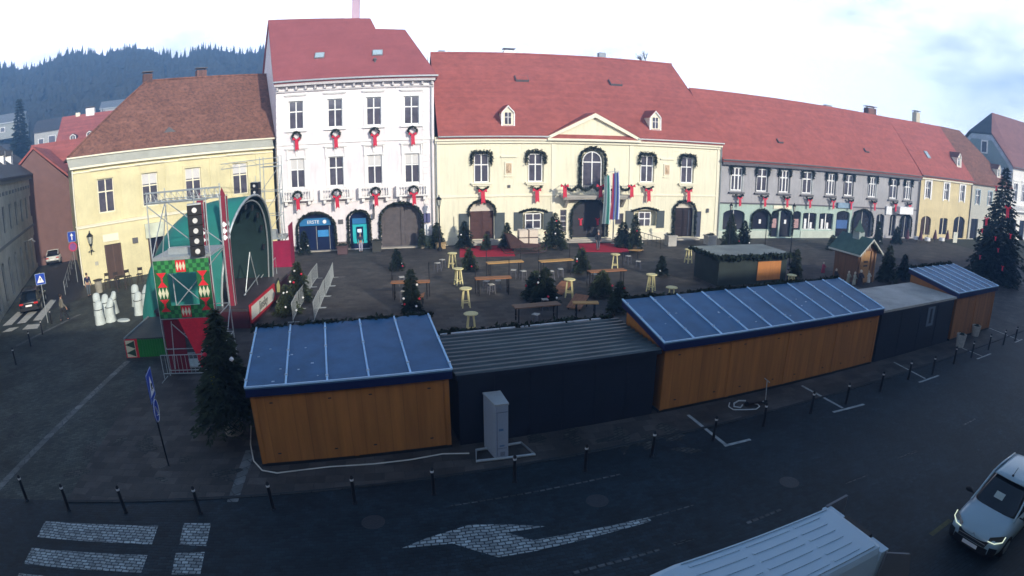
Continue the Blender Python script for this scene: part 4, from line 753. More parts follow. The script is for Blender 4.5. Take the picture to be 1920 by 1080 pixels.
# ================================================================== MARKET KIOSKS IN A ROW
K = KF.deg; KR = radians(K)
kw = mat('kiosk_wood', (.36, .14, .028), .6, .2, 1.4, .2, 30, streak=3, band=('X', .42, .10))
kw_d = mat('kiosk_wood_aged', (.27, .115, .035), .6, .22, 1.4, .2, 30, streak=3, band=('X', .42, .12))
kroof = mat('kiosk_roof', (.050, .135, .26), .42, .18, 1.6, .08, 5, spec=.35, stain=.22)  # blue sky mirrored in the grey metal is put into this colour
kseam = mat('kiosk_seam', (.48, .70, .90), .35, .1, 3, metal=.2)
navy = mat('navy_fascia', (.008, .012, .06), .4, .1, 3)
dnavy = mat('dark_panel', (.008, .011, .022), .5, .3, .8, spec=.45)
corr = mat('corrugated', (.055, .075, .075), .35, .3, .6, spec=.55, stain=.4)
def kiosk(u0, u1, zf, zb, D, nseam, label, wm, trees=True, over=.10, vents=0, oy=.16):
    o = KF.w(u0, 0); w = u1 - u0; r = empty('market_kiosk', (o.x, o.y, 0), KR, label, 'kiosk')
    zw = lambda y: zf + (zb - zf) * y / D - .10
    mb = MB(); fh = zf - .34
    mb.box(0, w, 0, .06, .10, zw(0)); mb.prism([(0, 0, .1), (0, D, .1), (0, D, zw(D)), (0, 0, zw(0))], (.06, 0, 0)); mb.prism([(w - .06, 0, .1), (w - .06, D, .1), (w - .06, D, zw(D)), (w - .06, 0, zw(0))], (.06, 0, 0)); mb.box(0, w, D - .06, D, .1, 1.0)
    mb.build('wall', wm, r)
    n = max(2, round(w / 3.05)); q = MB()
    for k in range(n + 1): x = min(max(w * k / n, .07), w - .07); q.box(x - .07, x + .07, -.03, -.002, .10, fh)
    q.box(0, w, -.02, -.001, fh, fh + .08); q.build('batten', wm, r)
    q = MB()
    for k in range(n): x = w * (k + .5) / n; [q.box(x + dx - .05, x + dx + .05, -.012, -.001, z, z + .035) for dx, z in ((-.9, .4), (-.9, fh - .3), (.9, .4), (.9, fh - .3))]
    hb = q.build('hinge', black_m, r); hb['kind'] = 'stuff'
    b = MB(); b.box(-.02, w + .02, -.015, D, .0, .098); b.build('plinth', black_m, r)
    rf = MB(); y0, y1 = -oy, D + oy; Z = lambda y: zf + (zb - zf) * y / D
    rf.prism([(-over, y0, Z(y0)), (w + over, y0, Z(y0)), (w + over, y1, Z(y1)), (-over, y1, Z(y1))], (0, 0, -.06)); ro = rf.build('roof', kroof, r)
    s = MB()
    for k in range(nseam + 1):
        x = -over + .02 + (w + 2 * over - .04) * k / nseam; s.beam((x, y0, Z(y0) + .02), (x, y1, Z(y1) + .02), .055, .05)
    s.beam((-over, y0, Z(y0) + .02), (w + over, y0, Z(y0) + .02), .05, .052); s.build('seam', kseam, ro)
    s = MB(); RR = random.Random(int(u0 * 10) + 3)
    for k in range(nseam + 1):
        x = -over + .02 + (w + 2 * over - .04) * k / nseam
        for y in (.3, D * .5, D - .3): yy = y + RR.uniform(-.2, .2); s.box(x - .045, x + .045, yy, yy + .05, Z(yy) + .005, Z(yy) + .075)
    for _ in range(10 if u0 < 1 else 14): x = RR.uniform(0, w) if u0 > 1 else RR.uniform(0, 2.4); yy = RR.uniform(.0, D * .6); q_ = RR.uniform(.02, .06); s.box(x, x + q_ * 1.6, yy, yy + q_, Z(yy) + .001, Z(yy) + .018)
    so__ = s.build('roof_fixing', mat('fixing_pale', (.5, .6, .7), .5, .1), ro); so__['kind'] = 'stuff'
    f = MB(); f.box(-over + .01, w + over - .01, y0 - .002, y0 + .05, Z(y0) - .30, Z(y0) - .062); f.prism([(-over + .01, y0 + .05, Z(y0) - .28), (-over + .01, y1, Z(y1) - .28), (-over + .01, y1, Z(y1) - .062), (-over + .01, y0 + .05, Z(y0) - .062)], (.04, 0, 0)); f.prism([(w + over - .05, y0 + .05, Z(y0) - .28), (w + over - .05, y1, Z(y1) - .28), (w + over - .05, y1, Z(y1) - .062), (w + over - .05, y0 + .05, Z(y0) - .062)], (.04, 0, 0))
    f.build('fascia', navy, ro); return r
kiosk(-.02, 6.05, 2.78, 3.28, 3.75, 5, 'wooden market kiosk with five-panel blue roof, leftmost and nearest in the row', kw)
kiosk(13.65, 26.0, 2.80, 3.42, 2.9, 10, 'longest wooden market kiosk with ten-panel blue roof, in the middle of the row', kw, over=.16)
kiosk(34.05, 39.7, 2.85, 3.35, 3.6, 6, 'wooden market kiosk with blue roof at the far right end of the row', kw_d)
# dark container with corrugated roof between the first two kiosks
o = KF.w(6.35, .02); r = empty('market_container', (o.x, o.y, 0), KR, 'dark navy market container with green-grey corrugated roof between two wooden kiosks', 'container'); w = 7.0
mb = MB(); mb.box(0, w, 0, .06, 0, 2.42); mb.box(0, .06, .061, 3.2, 0, 2.42); mb.box(w - .06, w, .061, 3.2, 0, 2.42); mb.box(.06, w - .06, 3.14, 3.2, 0, 1.0)
for k in range(1, 6): mb.box(k * w / 6 - .015, k * w / 6 + .015, -.012, -.001, 0, 2.42)
mb.build('wall', dnavy, r)
q = MB(); N = 44; ys = [-.12 + 3.5 * k / N for k in range(N + 1)]
for k in range(N): z0, z1 = (2.50 + .05 * (k % 4 in (1, 2)) + .012 * k / 4), (2.50 + .05 * ((k + 1) % 4 in (1, 2)) + .012 * (k + 1) / 4); q.prism([(-.1, ys[k], z0), (-.1, ys[k + 1], z1), (-.1, ys[k + 1], z1 - .02), (-.1, ys[k], z0 - .02)], (w + .2, 0, 0))
ro = q.build('roof', corr, r); q = MB(); q.box(-.1, w + .1, -.14, -.121, 2.36, 2.52); q.build('fascia', dnavy, ro)
q = MB()
for a, b in ((.1, .35), (.5, 2.3), (2.35, 2.9), (3.1, 3.25), (3.3, 3.4), (3.5, 4.9), (5.0, 5.9), (6.0, 6.4)): q.box(a, b, 3.30, 3.37, 2.66, 2.70)
q.build('edge_strip', mat('snow_strip', (.6, .62, .66), .6, .1), ro)
o = KF.w(26.3, .02); r = empty('market_container', (o.x, o.y, 0), KR, 'dark blue market container with flat pale grey roof, right of the longest kiosk', 'container'); w = 7.5
mb = MB(); mb.box(0, w, 0, .06, 0, 2.5); mb.box(0, .06, .061, 3.3, 0, 2.5); mb.box(w - .06, w, .061, 3.3, 0, 2.5); mb.box(.06, w - .06, 3.24, 3.3, 0, 2.5)
for k in range(1, 4): mb.box(k * w / 4 - .02, k * w / 4 + .02, -.014, -.001, 0, 2.5)
mb.build('wall', dnavy, r); q = MB(); q.box(-.08, w + .08, -.1, 3.4, 2.5, 2.62); q.build('roof', mat('pale_roof', (.40, .40, .37), .6, .15, .8, stain=.3), r)
q = MB(); q.box(4.5, 5.25, -.03, -.015, 1.25, 2.3); so = q.build('notice_board', mat('faded_board', (.12, .16, .20), .5), r); q = MB(); q.box(4.76, 4.98, -.04, -.031, 1.4, 2.2); q.build('notice', dnavy, so)
# fir garlands along the plaza side roof edges
for i, (u0, u1, z, v, lb) in enumerate(((-.3, 6.3, 3.27, 3.95, 'fir garland along the back roof edge of the leftmost kiosk'), (6.4, 13.3, 2.66, 3.5, 'fir garland behind the corrugated container roof'), (13.5, 26.2, 3.42, 3.2, 'fir garland along the back roof edge of the longest kiosk'), (34, 39.8, 3.37, 3.95, 'fir garland along the back roof edge of the far right kiosk'))):
    o = KF.w(u0, v); q = MB(); L0 = u1 - u0; clump_path(q, [(L0 * k / 12, .04 * sin(k * 2), z + .05 * sin(k * 1.7)) for k in range(13)], .16, .05, .2, i, 5)
    tag(q.build('fir_garland', fir_dark, None, loc=(o.x, o.y, 0), rz=KR), lb, 'garland')
# stall inside the square with pale roof and orange panel
o = at(1345, 538); SFm = Frame(o.xy, 14); r = empty('market_stall', (o.x, o.y, 0), radians(14), 'market stall with flat pale fir-hung roof and orange panel, inside the square', 'stall')
mb = MB(); mb.box(0, 6.2, 0, .08, 0, 1.9); mb.box(0, .08, .081, 3.2, 0, 2.0); mb.box(6.12, 6.2, .081, 3.2, 0, 2.0); mb.build('wall', mat('stall_green', (.018, .028, .026), .7, .3), r)
q = MB(); q.box(3.4, 5.6, -.05, -.002, .25, 1.6); q.build('panel', mat('panel_orange', (.42, .17, .05), .6, .15, 2, streak=3), r)
q = MB(); q.box(-.4, 6.5, -.3, 3.6, 2.06, 2.14); ro = q.build('roof', mat('stall_roof', (.16, .20, .20), .5, .25, .8), r); q = MB(); clump_path(q, [(-.4 + 6.9 * k / 10, -.34, 2.05 + .05 * sin(k * 2)) for k in range(11)], .24, .04, .28, 9, 6); clump_path(q, [(-.4, -.34 + 3.6 * k / 6, 2.1) for k in range(7)], .2, .04, .25, 9, 5); q.build('fir_trim', fir_dark, ro)
tag(None or r)

# ================================================================== BOLLARDS
bollard_px = [(51, 939.5), (130, 958), (236, 962), (376, 964), (513, 956), (666, 945), (814, 928), (965, 905), (1097, 883), (1222, 857), (1337, 827), (1431, 800), (1520, 776), (1586, 758), (1650, 735), (1703, 712), (1748, 703), (1788, 683), (1821, 671), (1853, 656), (1881, 647), (1903, 640)]
left_px = [(30, 684), (58, 650), (80, 628), (97, 608)]
q = MB(); q.lathe([(.075, 0), (.075, .03), (.052, .05), (.05, .74), (.05, .86), (.055, .87), (.03, .93), (.0, .94)], 14); br = empty('bollard', (0, 0, 0)); q.build('post', black_m, br)
q = MB(); q.lathe([(.0535, .77), (.0535, .83)], 14); q.build('band', mat('band_white', (.55, .55, .55), .5), br)
for i, p in enumerate(bollard_px + left_px):
    o = br if i == 0 else copy_tree(br); o.location = at(*p); o.rotation_euler = (rnd.uniform(-.02, .02), rnd.uniform(-.02, .02), 0); n = len(bollard_px)
    if i < n: tag(o, ('%s black bollard from the left in the long row beside the road' % (ORD[i] if i < 20 else ('twenty-' + ORD[i - 20]))), 'bollard', 'bollards along the roadside')
    else: tag(o, '%s black bollard counted from the near end of the short row by the left crossing' % ORD[i - n], 'bollard', 'bollards by the left crossing')

# ================================================================== INFO PILLAR, frame, cable, scooter, planters
a, b, c = at(929, 760, 1.9), at(953, 757, 1.9), at(937, 733, 1.9); ang_ = atan2(b.y - a.y, b.x - a.x); wd = (b - a).length; dp = .92
r = empty('info_pillar', (a.x, a.y, 0), ang_, 'pale grey metal info pillar in front of the dark container', 'info pillar')
q = MB(); q.prism([(0, 0, .0), (wd, 0, 0), (wd, dp, 0), (-.14, dp, 0)], (0, 0, 1.86)); q.build('casing', mat('pillar_grey', (.29, .33, .39), .35, .06, 1, spec=.5), r)
q = MB(); q.prism([(-.02, -.02, 1.861), (wd + .02, -.02, 1.861), (wd + .02, dp + .02, 1.861), (-.16, dp + .02, 1.861)], (0, 0, .05)); q.build('cap', mat('pillar_top', (.34, .36, .36), .5), r)
q = MB(); q.box(.02, wd - .02, -.006, -.001, 1.62, 1.635); q.box(.04, .05, -.006, -.001, .12, 1.6); q.box(.05, wd - .05, -.006, -.001, .38, .39); [q.box(.14, wd - .1, -.008, -.001, .12 + k * .03, .13 + k * .03) for k in range(5)]; q.build('panel_seam', mat('seam_dark', (.05, .06, .08), .6), r)
q = MB(); q.box(.10, .24, -.012, -.001, 1.0, 1.07); q.box(.12, .27, -.012, -.001, .45, .5); q.build('badge', mat('badge_blue', (.10, .18, .28), .5), r)
q = MB(); Pn = [at(893, 869), at(1003, 856), at(977, 834), at(893, 848)]; Pn = [Vector((p.x, p.y, .07)) for p in Pn]; q.tube(Pn, .045, 8, close=True); tag(q.build('pipe_frame', galv, None), 'low rectangular pipe frame lying round the foot of the info pillar', 'frame')
q = MB(); cp = [(471, 800), (470, 835), (476, 866), (492, 884), (520, 889), (560, 884), (620, 877), (700, 872), (770, 864), (830, 853), (880, 852)]
q.tube([at(*p) + Vector((0, 0, .03)) for p in cp], .022, 7); tag(q.build('cable', mat('cable_white', (.55, .54, .48), .5), None), 'pale cable lying along the foot of the leftmost wooden kiosk', 'cable')
q = MB(); c0 = at(1397, 764)
hp_ = [(1368, 757), (1366, 764), (1375, 770), (1400, 770), (1418, 769), (1424, 764), (1421, 760), (1414, 758)]
q.tube([at(*p) + Vector((0, 0, .03)) for p in hp_], .022, 7); q.tube([at(*p) + Vector((0, 0, .05)) for p in [(1398, 754), (1385, 754), (1376, 759), (1376, 765), (1388, 767), (1392, 762)]], .03, 7)
tag(q.build('hose', mat('hose_white', (.45, .48, .48), .5), None), 'pale hose coiled in loops on the paving beside the long kiosk', 'hose')
sc = at(1417, 760); r = empty('kick_scooter', sc, radians(5), 'small kick scooter parked by the coiled hose with upright handlebar', 'scooter')
q = MB(); q.box(-.35, .3, -.06, .06, .09, .12); q.build('deck', black_m, r)
for x in (-.42, .42): q = MB(); q.tube([(x, -.025, .09), (x, .025, .09)], .09, 14); q.build('wheel', rubber_m, r)
q = MB(); q.tube([(.42, 0, .1), (.34, 0, 1.0)], .02, 8); q.tube([(.34, -.2, 1.0), (.34, .2, 1.0)], .018, 8); q.tube([(.28, 0, .12), (.42, 0, .14)], .02); q.build('handlebar', galv, r)
for i, (p, h_) in enumerate((((1799, 651), .75), ((1828, 630), .65))):
    o = at(*p); r = empty('planter', o, 0, ('taller' if i == 0 else 'smaller') + ' pale round planter standing against the far right wooden kiosk', 'planter', 'round planters by the far right kiosk')
    q = MB(); q.lathe([(.24, 0), (.32, h_), (.28, h_), (.26, h_ - .08)], 14); q.build('pot', mat('pot_pale', (.34, .34, .32), .8, .2, 5), r); q = MB(); q.lathe([(.25, h_ - .07), (.1, h_ - .02)], 10); clump_path(q, [(-.15, 0, h_), (.15, 0, h_)], .16, .05, .14, i, 6); q.build('plants', fir_dark, r)

# ================================================================== TRAFFIC SIGNS
def sign_post(name, base, rz, h, plates, label):
    r = empty(name, base, rz, label, 'road sign'); q = MB(); q.tube([(0, .04, 0), (0, .04, h)], .03, 8); q.build('post', black_m if name == 'crossing_sign' else galv, r)
    for (z, w, hh, kind) in plates:
        q = MB()
        if kind == 'round': q.tube([(0, .0, z), (0, -.02, z)], w / 2, 24); po = q.build('sign_plate', mat('sign_red', (.45, .03, .06), .5), r); q = MB(); q.tube([(0, -.021, z), (0, -.027, z)], w * .38, 24); q.build('symbol', blue_paint if False else mat('sign_violet', (.20, .06, .22), .5), po)
        elif kind == 'disc': q.tube([(0, .0, z), (0, -.02, z)], w / 2, 24); po = q.build('sign_plate', blue_paint, r); q = MB(); q.beam((-.12, -.026, z + .18), (.10, -.026, z - .18), .07, .012); q.beam((.10, -.026, z - .18), (-.12, -.026, z - .12), .06, .012); q.tube([(w * .47 * cos(a), -.024, z + w * .47 * sin(a)) for a in [2 * pi * k / 24 for k in range(24)]], .012, 5, close=True); q.build('symbol', white_paint, po)
        else:
            q.box(-w / 2, w / 2, -.02, 0, z - hh / 2, z + hh / 2); po = q.build('sign_plate', blue_paint, r); q = MB()
            if kind == 'ped':
                q.prism([(0, -.024, z + hh * .34), (-w * .36, -.024, z - hh * .32), (w * .36, -.024, z - hh * .32)], (0, -.004, 0)); q2 = MB(); q2.tube([(0, -.035, z - .02), (0, -.035, z + .06)], .03, 6); q2.beam((0, -.034, z - .02), (-.08, -.034, z - .15), .03, .01); q2.beam((0, -.034, z - .02), (.08, -.034, z - .15), .03, .01); q2.beam((-.07, -.034, z + .0), (.07, -.034, z + .03), .025, .01); q2.build('walking_figure', black_m, po)
            else: q.box(-.04, .04, -.028, -.021, z - hh * .34, z + hh * .1); q.prism([(0, -.028, z + hh * .36), (-w * .2, -.028, z + hh * .08), (w * .2, -.028, z + hh * .08)], (0, .006, 0))
            q.build('symbol', white_paint, po)
            q = MB()
            for x0, x1, z0, z1 in ((-w / 2, w / 2, z + hh / 2 - .02, z + hh / 2), (-w / 2, w / 2, z - hh / 2, z - hh / 2 + .02), (-w / 2, -w / 2 + .02, z - hh / 2 + .02, z + hh / 2 - .02), (w / 2 - .02, w / 2, z - hh / 2 + .02, z + hh / 2 - .02)): q.box(x0, x1, -.024, -.0205, z0, z1)
            q.build('sign_rim', mat('rim_pale', (.4, .5, .6), .5), po)
    return r
b_ = at(297, 790, 1.62); sign_post('crossing_sign', (b_.x, b_.y, 0), radians(114), 3.3, [(2.83, .82, .92, 'ped'), (1.98, .74, .74, 'disc')], 'pair of blue road signs seen edge-on, crossing above arrow disc, in front of stage')
b_ = at(90, 606); sign_post('pedestrian_sign', (b_.x, b_.y, 0), radians(36), 3.3, [(2.9, .72, .72, 'ped')], 'blue square pedestrian crossing sign beside the dark car')
b_ = at(146, 530); sign_post('street_sign', (b_.x, b_.y, 0), radians(40), 4.3, [(3.9, .75, .85, 'arrow'), (3.05, .8, .8, 'round')], 'blue one-way arrow sign above a round red sign at the yellow house corner')

# ================================================================== STAGE
so_ = at(478, 608); ST = Frame(so_.xy, 96); r = stage = empty('stage', (so_.x, so_.y, 0), radians(96), 'open-air stage with dark deck, green dome canopy and red cloth', 'stage')
dk = MB(); dk.box(-.8, 9.6, .0, 6.0, .95, 1.1); dk.build('deck', mat('stage_deck', (.050, .040, .045), .5, .3, .8, spec=.5), r)
sk = MB(); sk.box(-.78, 9.58, .02, .06, 0, .948); sk.box(-.78, -.74, .06, 5.9, 0, .948); sk.build('skirt', mat('stage_skirt', (.06, .012, .02), .8, .2), r)
bn = MB(); bn.box(-.7, 4.1, -.10, -.02, .25, 1.28); bo = bn.build('banner', mat('banner_red', (.42, .02, .03), .6, .15), r)
bn = MB(); bn.prism([(-.7, -.125, .45), (3.5, -.125, .38), (3.9, -.125, .72), (3.5, -.125, 1.12), (-.5, -.125, 1.15)], (0, .02, 0)); bw = bn.build('banner_panel', mat('banner_white', (.55, .53, .46), .6, .08), bo)
t_ = text('lettering', 'Jinsky', .72, mat('banner_ink', (.05, .06, .05), .6), bw, (1.5, -.13, .78)); t_.data.shear = .25
bn = MB(); bn.prism([(4.4, -.1, .5), (5.1, -.1, .3), (5.3, -.1, .85), (5.1, -.1, 1.4), (4.4, -.1, 1.2)], (0, .06, 0)); bo2 = bn.build('banner', mat('banner_frame', (.03, .03, .03), .6), r); bn = MB(); bn.prism([(4.5, -.12, .62), (4.98, -.12, .48), (5.15, -.12, .85), (4.98, -.12, 1.25), (4.5, -.12, 1.1)], (0, .018, 0)); bn.build('banner_panel', mat('banner_yellow', (.5, .5, .2), .6), bo2)
# dome canopy: arches swept back towards the lane
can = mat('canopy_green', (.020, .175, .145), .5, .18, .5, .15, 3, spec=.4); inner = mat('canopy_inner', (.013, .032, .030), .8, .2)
q = MB(); NA, NJ = 22, 12; uc, sp, hh = 3.35, 3.45, 6.7
def dome_pt(i, j, k=1.0):
    a = pi * i / NA; t = (j / NJ) * .985; s_ = (1 - t ** 2.5) ** (1 / 2.5); lean = .8 * sin(a) * max(0, 1 - j / 5) - .5 * (1 + cos(a)) * (1 - t)
    return (uc - .5 * t - (sp * (.72 + .28 * s_)) * k * cos(a), .9 + 6.6 * t * k - lean, .05 + hh * k * max(s_, .02) * (max(sin(a), 0) ** .72))
for k, (kk) in enumerate((1.0, .985)):
    i0 = len(q.v)
    for j in range(NJ + 1):
        for i in range(NA + 1): q.v.append(dome_pt(i, j, kk))
    for j in range(NJ):
        for i in range(NA):
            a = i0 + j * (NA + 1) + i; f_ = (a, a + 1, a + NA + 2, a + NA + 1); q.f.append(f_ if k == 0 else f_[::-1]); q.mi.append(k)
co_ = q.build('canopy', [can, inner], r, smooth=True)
rim = MB(); rim.tube([dome_pt(i, 0, 1.005) for i in range(NA + 1)], .07, 6); rim.tube([Vector(dome_pt(i, 0, .96)) + Vector((0, .25, 0)) for i in range(NA + 1)], .05, 6); rim.build('rim', galv, co_)
cu = MB(); cu.box(.9, 8.6, 3.9, 3.96, 1.1, 3.6); cu.build('backdrop', mat('backdrop_teal', (.015, .05, .045), .8, .2), r)
lt = MB()
for i in range(3, NA - 2, 2): p = Vector(dome_pt(i, 0, .93)) + Vector((0, .5, 0)); lt.tube([p, p + Vector((0, .05, -.3))], .10, 8)
lt.build('spotlight', black_m, r)
tb = MB(); tb.tube([(2.2, 1.2, 1.1), (3.4, 1.1, 3.4)], .03, 6); tb.tube([(4.6, 1.2, 1.1), (3.4, 1.1, 3.4)], .03, 6); tb.tube([(1.2, .9, 1.35), (6.2, 1.6, 1.35)], .035, 6); tb.tube([(6.5, 1.6, 1.1), (7.6, .8, 2.2), (7.6, .8, 1.1)], .03, 6); tb.build('brace', galv, r)
# red banner columns standing on the deck edge
banner_m = mat('column_red', (.20, .018, .035), .6, .15, 3)
for i, (foot, top) in enumerate((((400, 600), (388, 365)), ((437, 572), (410, 362)))):
    f0 = at(*foot, 1.1); rr = empty('banner_column', (f0.x, f0.y, 1.1 if False else 0), radians(14), ('left' if i == 0 else 'right') + ' tall red banner column of the two in front of the green canopy', 'banner column', 'red banner columns')
    q = MB()
    for x, y in ((-.18, -.18), (.18, -.18), (.18, .18), (-.18, .18)): q.tube([(x, y, 0), (x, y, 7.2)], .025, 6)
    for k in range(14): z = .1 + k * .5; q.tube([(-.18, -.18, z), (.18, -.18, z + .25), (-.18, -.18, z + .5)], .014, 5); q.tube([(.18, -.18, z), (.18, .18, z + .25), (.18, -.18, z + .5)], .014, 5)
    q.build('truss', galv, rr)
    q = MB(); q.box(-.15, .15, -.225, -.205, .6, 7.1); q.box(.187, .202, -.15, .15, .6, 7.1); b_o = q.build('banner', banner_m, rr)
    q = MB()
    for z in (4.9, 5.25, 5.6): q.prism([(-.18, -.232, z), (0, -.232, z + .17), (.18, -.232, z), (0, -.232, z - .17)], (0, .004, 0)); q.prism([(.226, -.17, z), (.226, 0, z + .17), (.226, .17, z), (.226, 0, z - .17)], (-.003, 0, 0))
    q.build('pattern', white_paint, b_o); q = MB(); q.prism([(-.21, -.2, 7.1), (.21, -.2, 7.1), (.0, -.2, 7.6)], (0, .02, 0)); q.build('pennant', banner_m, rr)

# ---- near scaffold tower with checkered frame
to_ = at(320, 705); T = Frame(to_.xy, 12); r = empty('scaffold_tower', (to_.x, to_.y, 0), radians(12), 'scaffold tower with green checkered frame, red drape and hung loudspeakers at the stage', 'scaffold tower')
W2, D2 = 2.75, 2.2
lg = MB()
for x, y in ((0, 0), (W2, 0), (0, D2), (W2, D2)): lg.tube([(x, y, 0), (x, y, 8.1)], .03, 8)
lo = lg.build('upright', galv, r)
br_ = MB()
for z in (.25, 1.25, 2.62, 5.25, 7.6):
    br_.tube([(0, 0, z), (W2, 0, z)], .025, 6); br_.tube([(0, D2, z), (W2, D2, z)], .025, 6); br_.tube([(0, 0, z), (0, D2, z)], .025, 6); br_.tube([(W2, 0, z), (W2, D2, z)], .025, 6)
for (x0, z0, x1, z1, y) in ((0, 7.5, W2, 5.3, 0), (.4, 4.9, W2, 2.75, 0), (.5, 2.4, W2 - .2, .4, 0), (0, 2.6, W2, 5.2, D2), (W2, 5.4, 0, 7.5, D2), (.5, 5.3, .9, 7.5, 0), (.3, .3, .5, 2.5, 0)): br_.tube([(x0, y + .03, z0), (x1, y + .03, z1)], .025, 6)
br_.tube([(0, 0, 5.3), (0, D2, 7.5)], .025, 6); br_.tube([(W2, 0, .3), (W2, D2, 2.5)], .025, 6); br_.build('brace', galv, r)
tt = MB()
for (y, z) in ((-.05, 7.65), (-.05, 8.05), (.35, 7.65), (.35, 8.05)): tt.tube([(-.1, y, z), (3.35, y, z)], .025, 6)
for k in range(12): x = -.1 + k * .2875; tt.tube([(x, -.05, 7.65), (x + .14, -.05, 8.05), (x + .2875, -.05, 7.65)], .014, 5); tt.tube([(x, .35, 7.65), (x + .14, -.05, 8.05), (x + .2875, .35, 7.65)], .012, 5)
tt.build('top_truss', galv, r)
pf = MB(); pf.box(.05, W2, .0, D2, 5.28, 5.34); pf.box(.05, 2.6, -.12, -.05, 5.2, 5.34); pf.box(.6, 2.2, .5, .9, 5.34, 5.6); pf.box(.3, 2.0, .3, 1.9, 2.64, 2.72); pf.box(.1, 2.2, .2, 1.2, .28, .34); pf.build('platform', galv, r)
# checkered frame
g1, g2 = mat('check_green_dark', (.015, .10, .035), .6, .15), mat('check_green_light', (.035, .22, .06), .6, .15)
rd, wt = mat('folk_red', (.60, .02, .03), .6, .1), mat('folk_white', (.62, .60, .42), .6, .08)
q = MB(); x0, x1, z0, z1, yF = .05, 2.68, 2.68, 5.2, -.11; n = 14; cw = (x1 - x0) / n
for (za, zb) in ((z1 - .55, z1), (z0, z0 + .55)):
    for i in range(n):
        for j in range(3): q.cur = (i + j) % 2; zz = za + (zb - za) * j / 3; q.box(x0 + cw * i, x0 + cw * (i + 1), yF, yF + .03, zz, zz + (zb - za) / 3)
q.cur = 0
for (xa, xb) in ((x0, x0 + .62), (x1 - .62, x1)): q.box(xa, xb, yF, yF + .03, z0 + .55, z1 - .55)
fo = q.build('checkered_frame', [g1, g2], r)
q = MB(); Y = yF - .004
def hourglass(cx, za, zb, w): zm = (za + zb) / 2; q.prism([(cx - w, Y, zb), (cx, Y, zm + .04), (cx + w, Y, zb)], (0, -.006, 0)); q.prism([(cx - w, Y, za), (cx + w, Y, za), (cx, Y, zm - .04)], (0, -.006, 0)); q.box(cx - .05, cx + .05, Y - .006, Y, zm - .05, zm + .05)
q.cur = 0
for cx in (x0 + .34, x1 - .34): hourglass(cx, 4.05, 4.68, .24); hourglass(cx, 3.2, 3.72, .24) if False else None
for cx in (x0 + .34, x1 - .34): hourglass(cx, 2.98, 3.52, .24)
for cz in (4.93, 2.96): q.box(1.13, 1.6, Y - .006, Y, cz - .25, cz + .25)
q.cur = 1
def diamond(cx, cz, w, h): q.prism([(cx - w, Y - .008, cz), (cx, Y - .008, cz + h), (cx + w, Y - .008, cz), (cx, Y - .008, cz - h)], (0, -.004, 0))
for cx in (x0 + .34, x1 - .34):
    for d_ in (-.17, 0, .17): diamond(cx + d_, 3.79, .085, .25)
for cz in (4.93, 2.96):
    for d_ in (-.15, 0, .15): diamond(1.365 + d_, cz, .07, .2)
q.build('folk_pattern', [rd, wt], fo)
q = MB(); q.prism([(.95, -.16, 2.66), (2.55, -.16, 2.66), (1.95, -.30, 1.35), (1.8, -.26, 1.2), (2.05, -.22, .45), (1.75, -.22, .35), (1.55, -.3, 1.25)], (0, -.04, 0)); q.build('drape', red_cloth, r)
q = MB(); q.box(.02, 1.0, .12, .15, .1, 2.62); q.build('side_cloth', mat('cloth_dark_red', (.16, .008, .02), .8, .2), r)
q = MB()
for z in (.3, 1.15): q.tube([(-.1, -.5, z), (2.3, -.5, z)], .022, 6)
for k in range(13): x = -.1 + k * .2; q.tube([(x, -.5, .3), (x, -.5, 1.15)], .012, 5)
q.tube([(-.1, -.5, 0), (-.1, -.5, 1.15)], .02, 6); q.tube([(2.3, -.5, 0), (2.3, -.5, 1.15)], .02, 6); q.tube([(-.1, -.9, .02), (-.1, -.1, .02)], .02, 6); q.tube([(2.3, -.9, .02), (2.3, -.1, .02)], .02, 6)
bar_o = q.build('barrier', galv, None); bar_o.matrix_world = Matrix.Translation((to_.x, to_.y, 0)) @ Matrix.Rotation(radians(12), 4, 'Z'); tag(bar_o, 'metal crowd barrier standing at the foot of the scaffold tower', 'barrier')
# hung loudspeakers (line array)
def line_array(loc, rz, n, label, h=.42, w=.62):
    rr = empty('line_array_speaker', loc, rz, label, 'loudspeaker')
    for k in range(n):
        q = MB(); q.prism([(-w / 2, -.25, -k * h), (w / 2, -.25, -k * h), (w / 2, .2, -k * h), (-w / 2, .2, -k * h)], (0, 0, -h * .94)); b = q.build('cabinet', black_m, rr)
        q = MB(); q.tube([(0, -.255, -k * h - h / 2), (0, -.265, -k * h - h / 2)], .11, 14); q.build('speaker_cone', mat('cone_pale', (.6, .6, .58), .5), b)
    q = MB(); q.tube([(0, 0, 0), (0, 0, .5)], .03); q.box(-.3, .3, -.2, .2, .0, .05); q.build('bracket', galv, rr); return rr
p = T.w(2.3, -.25); line_array((p.x, p.y, 7.45), radians(30), 5, 'black line-array loudspeaker hung on the near scaffold tower')
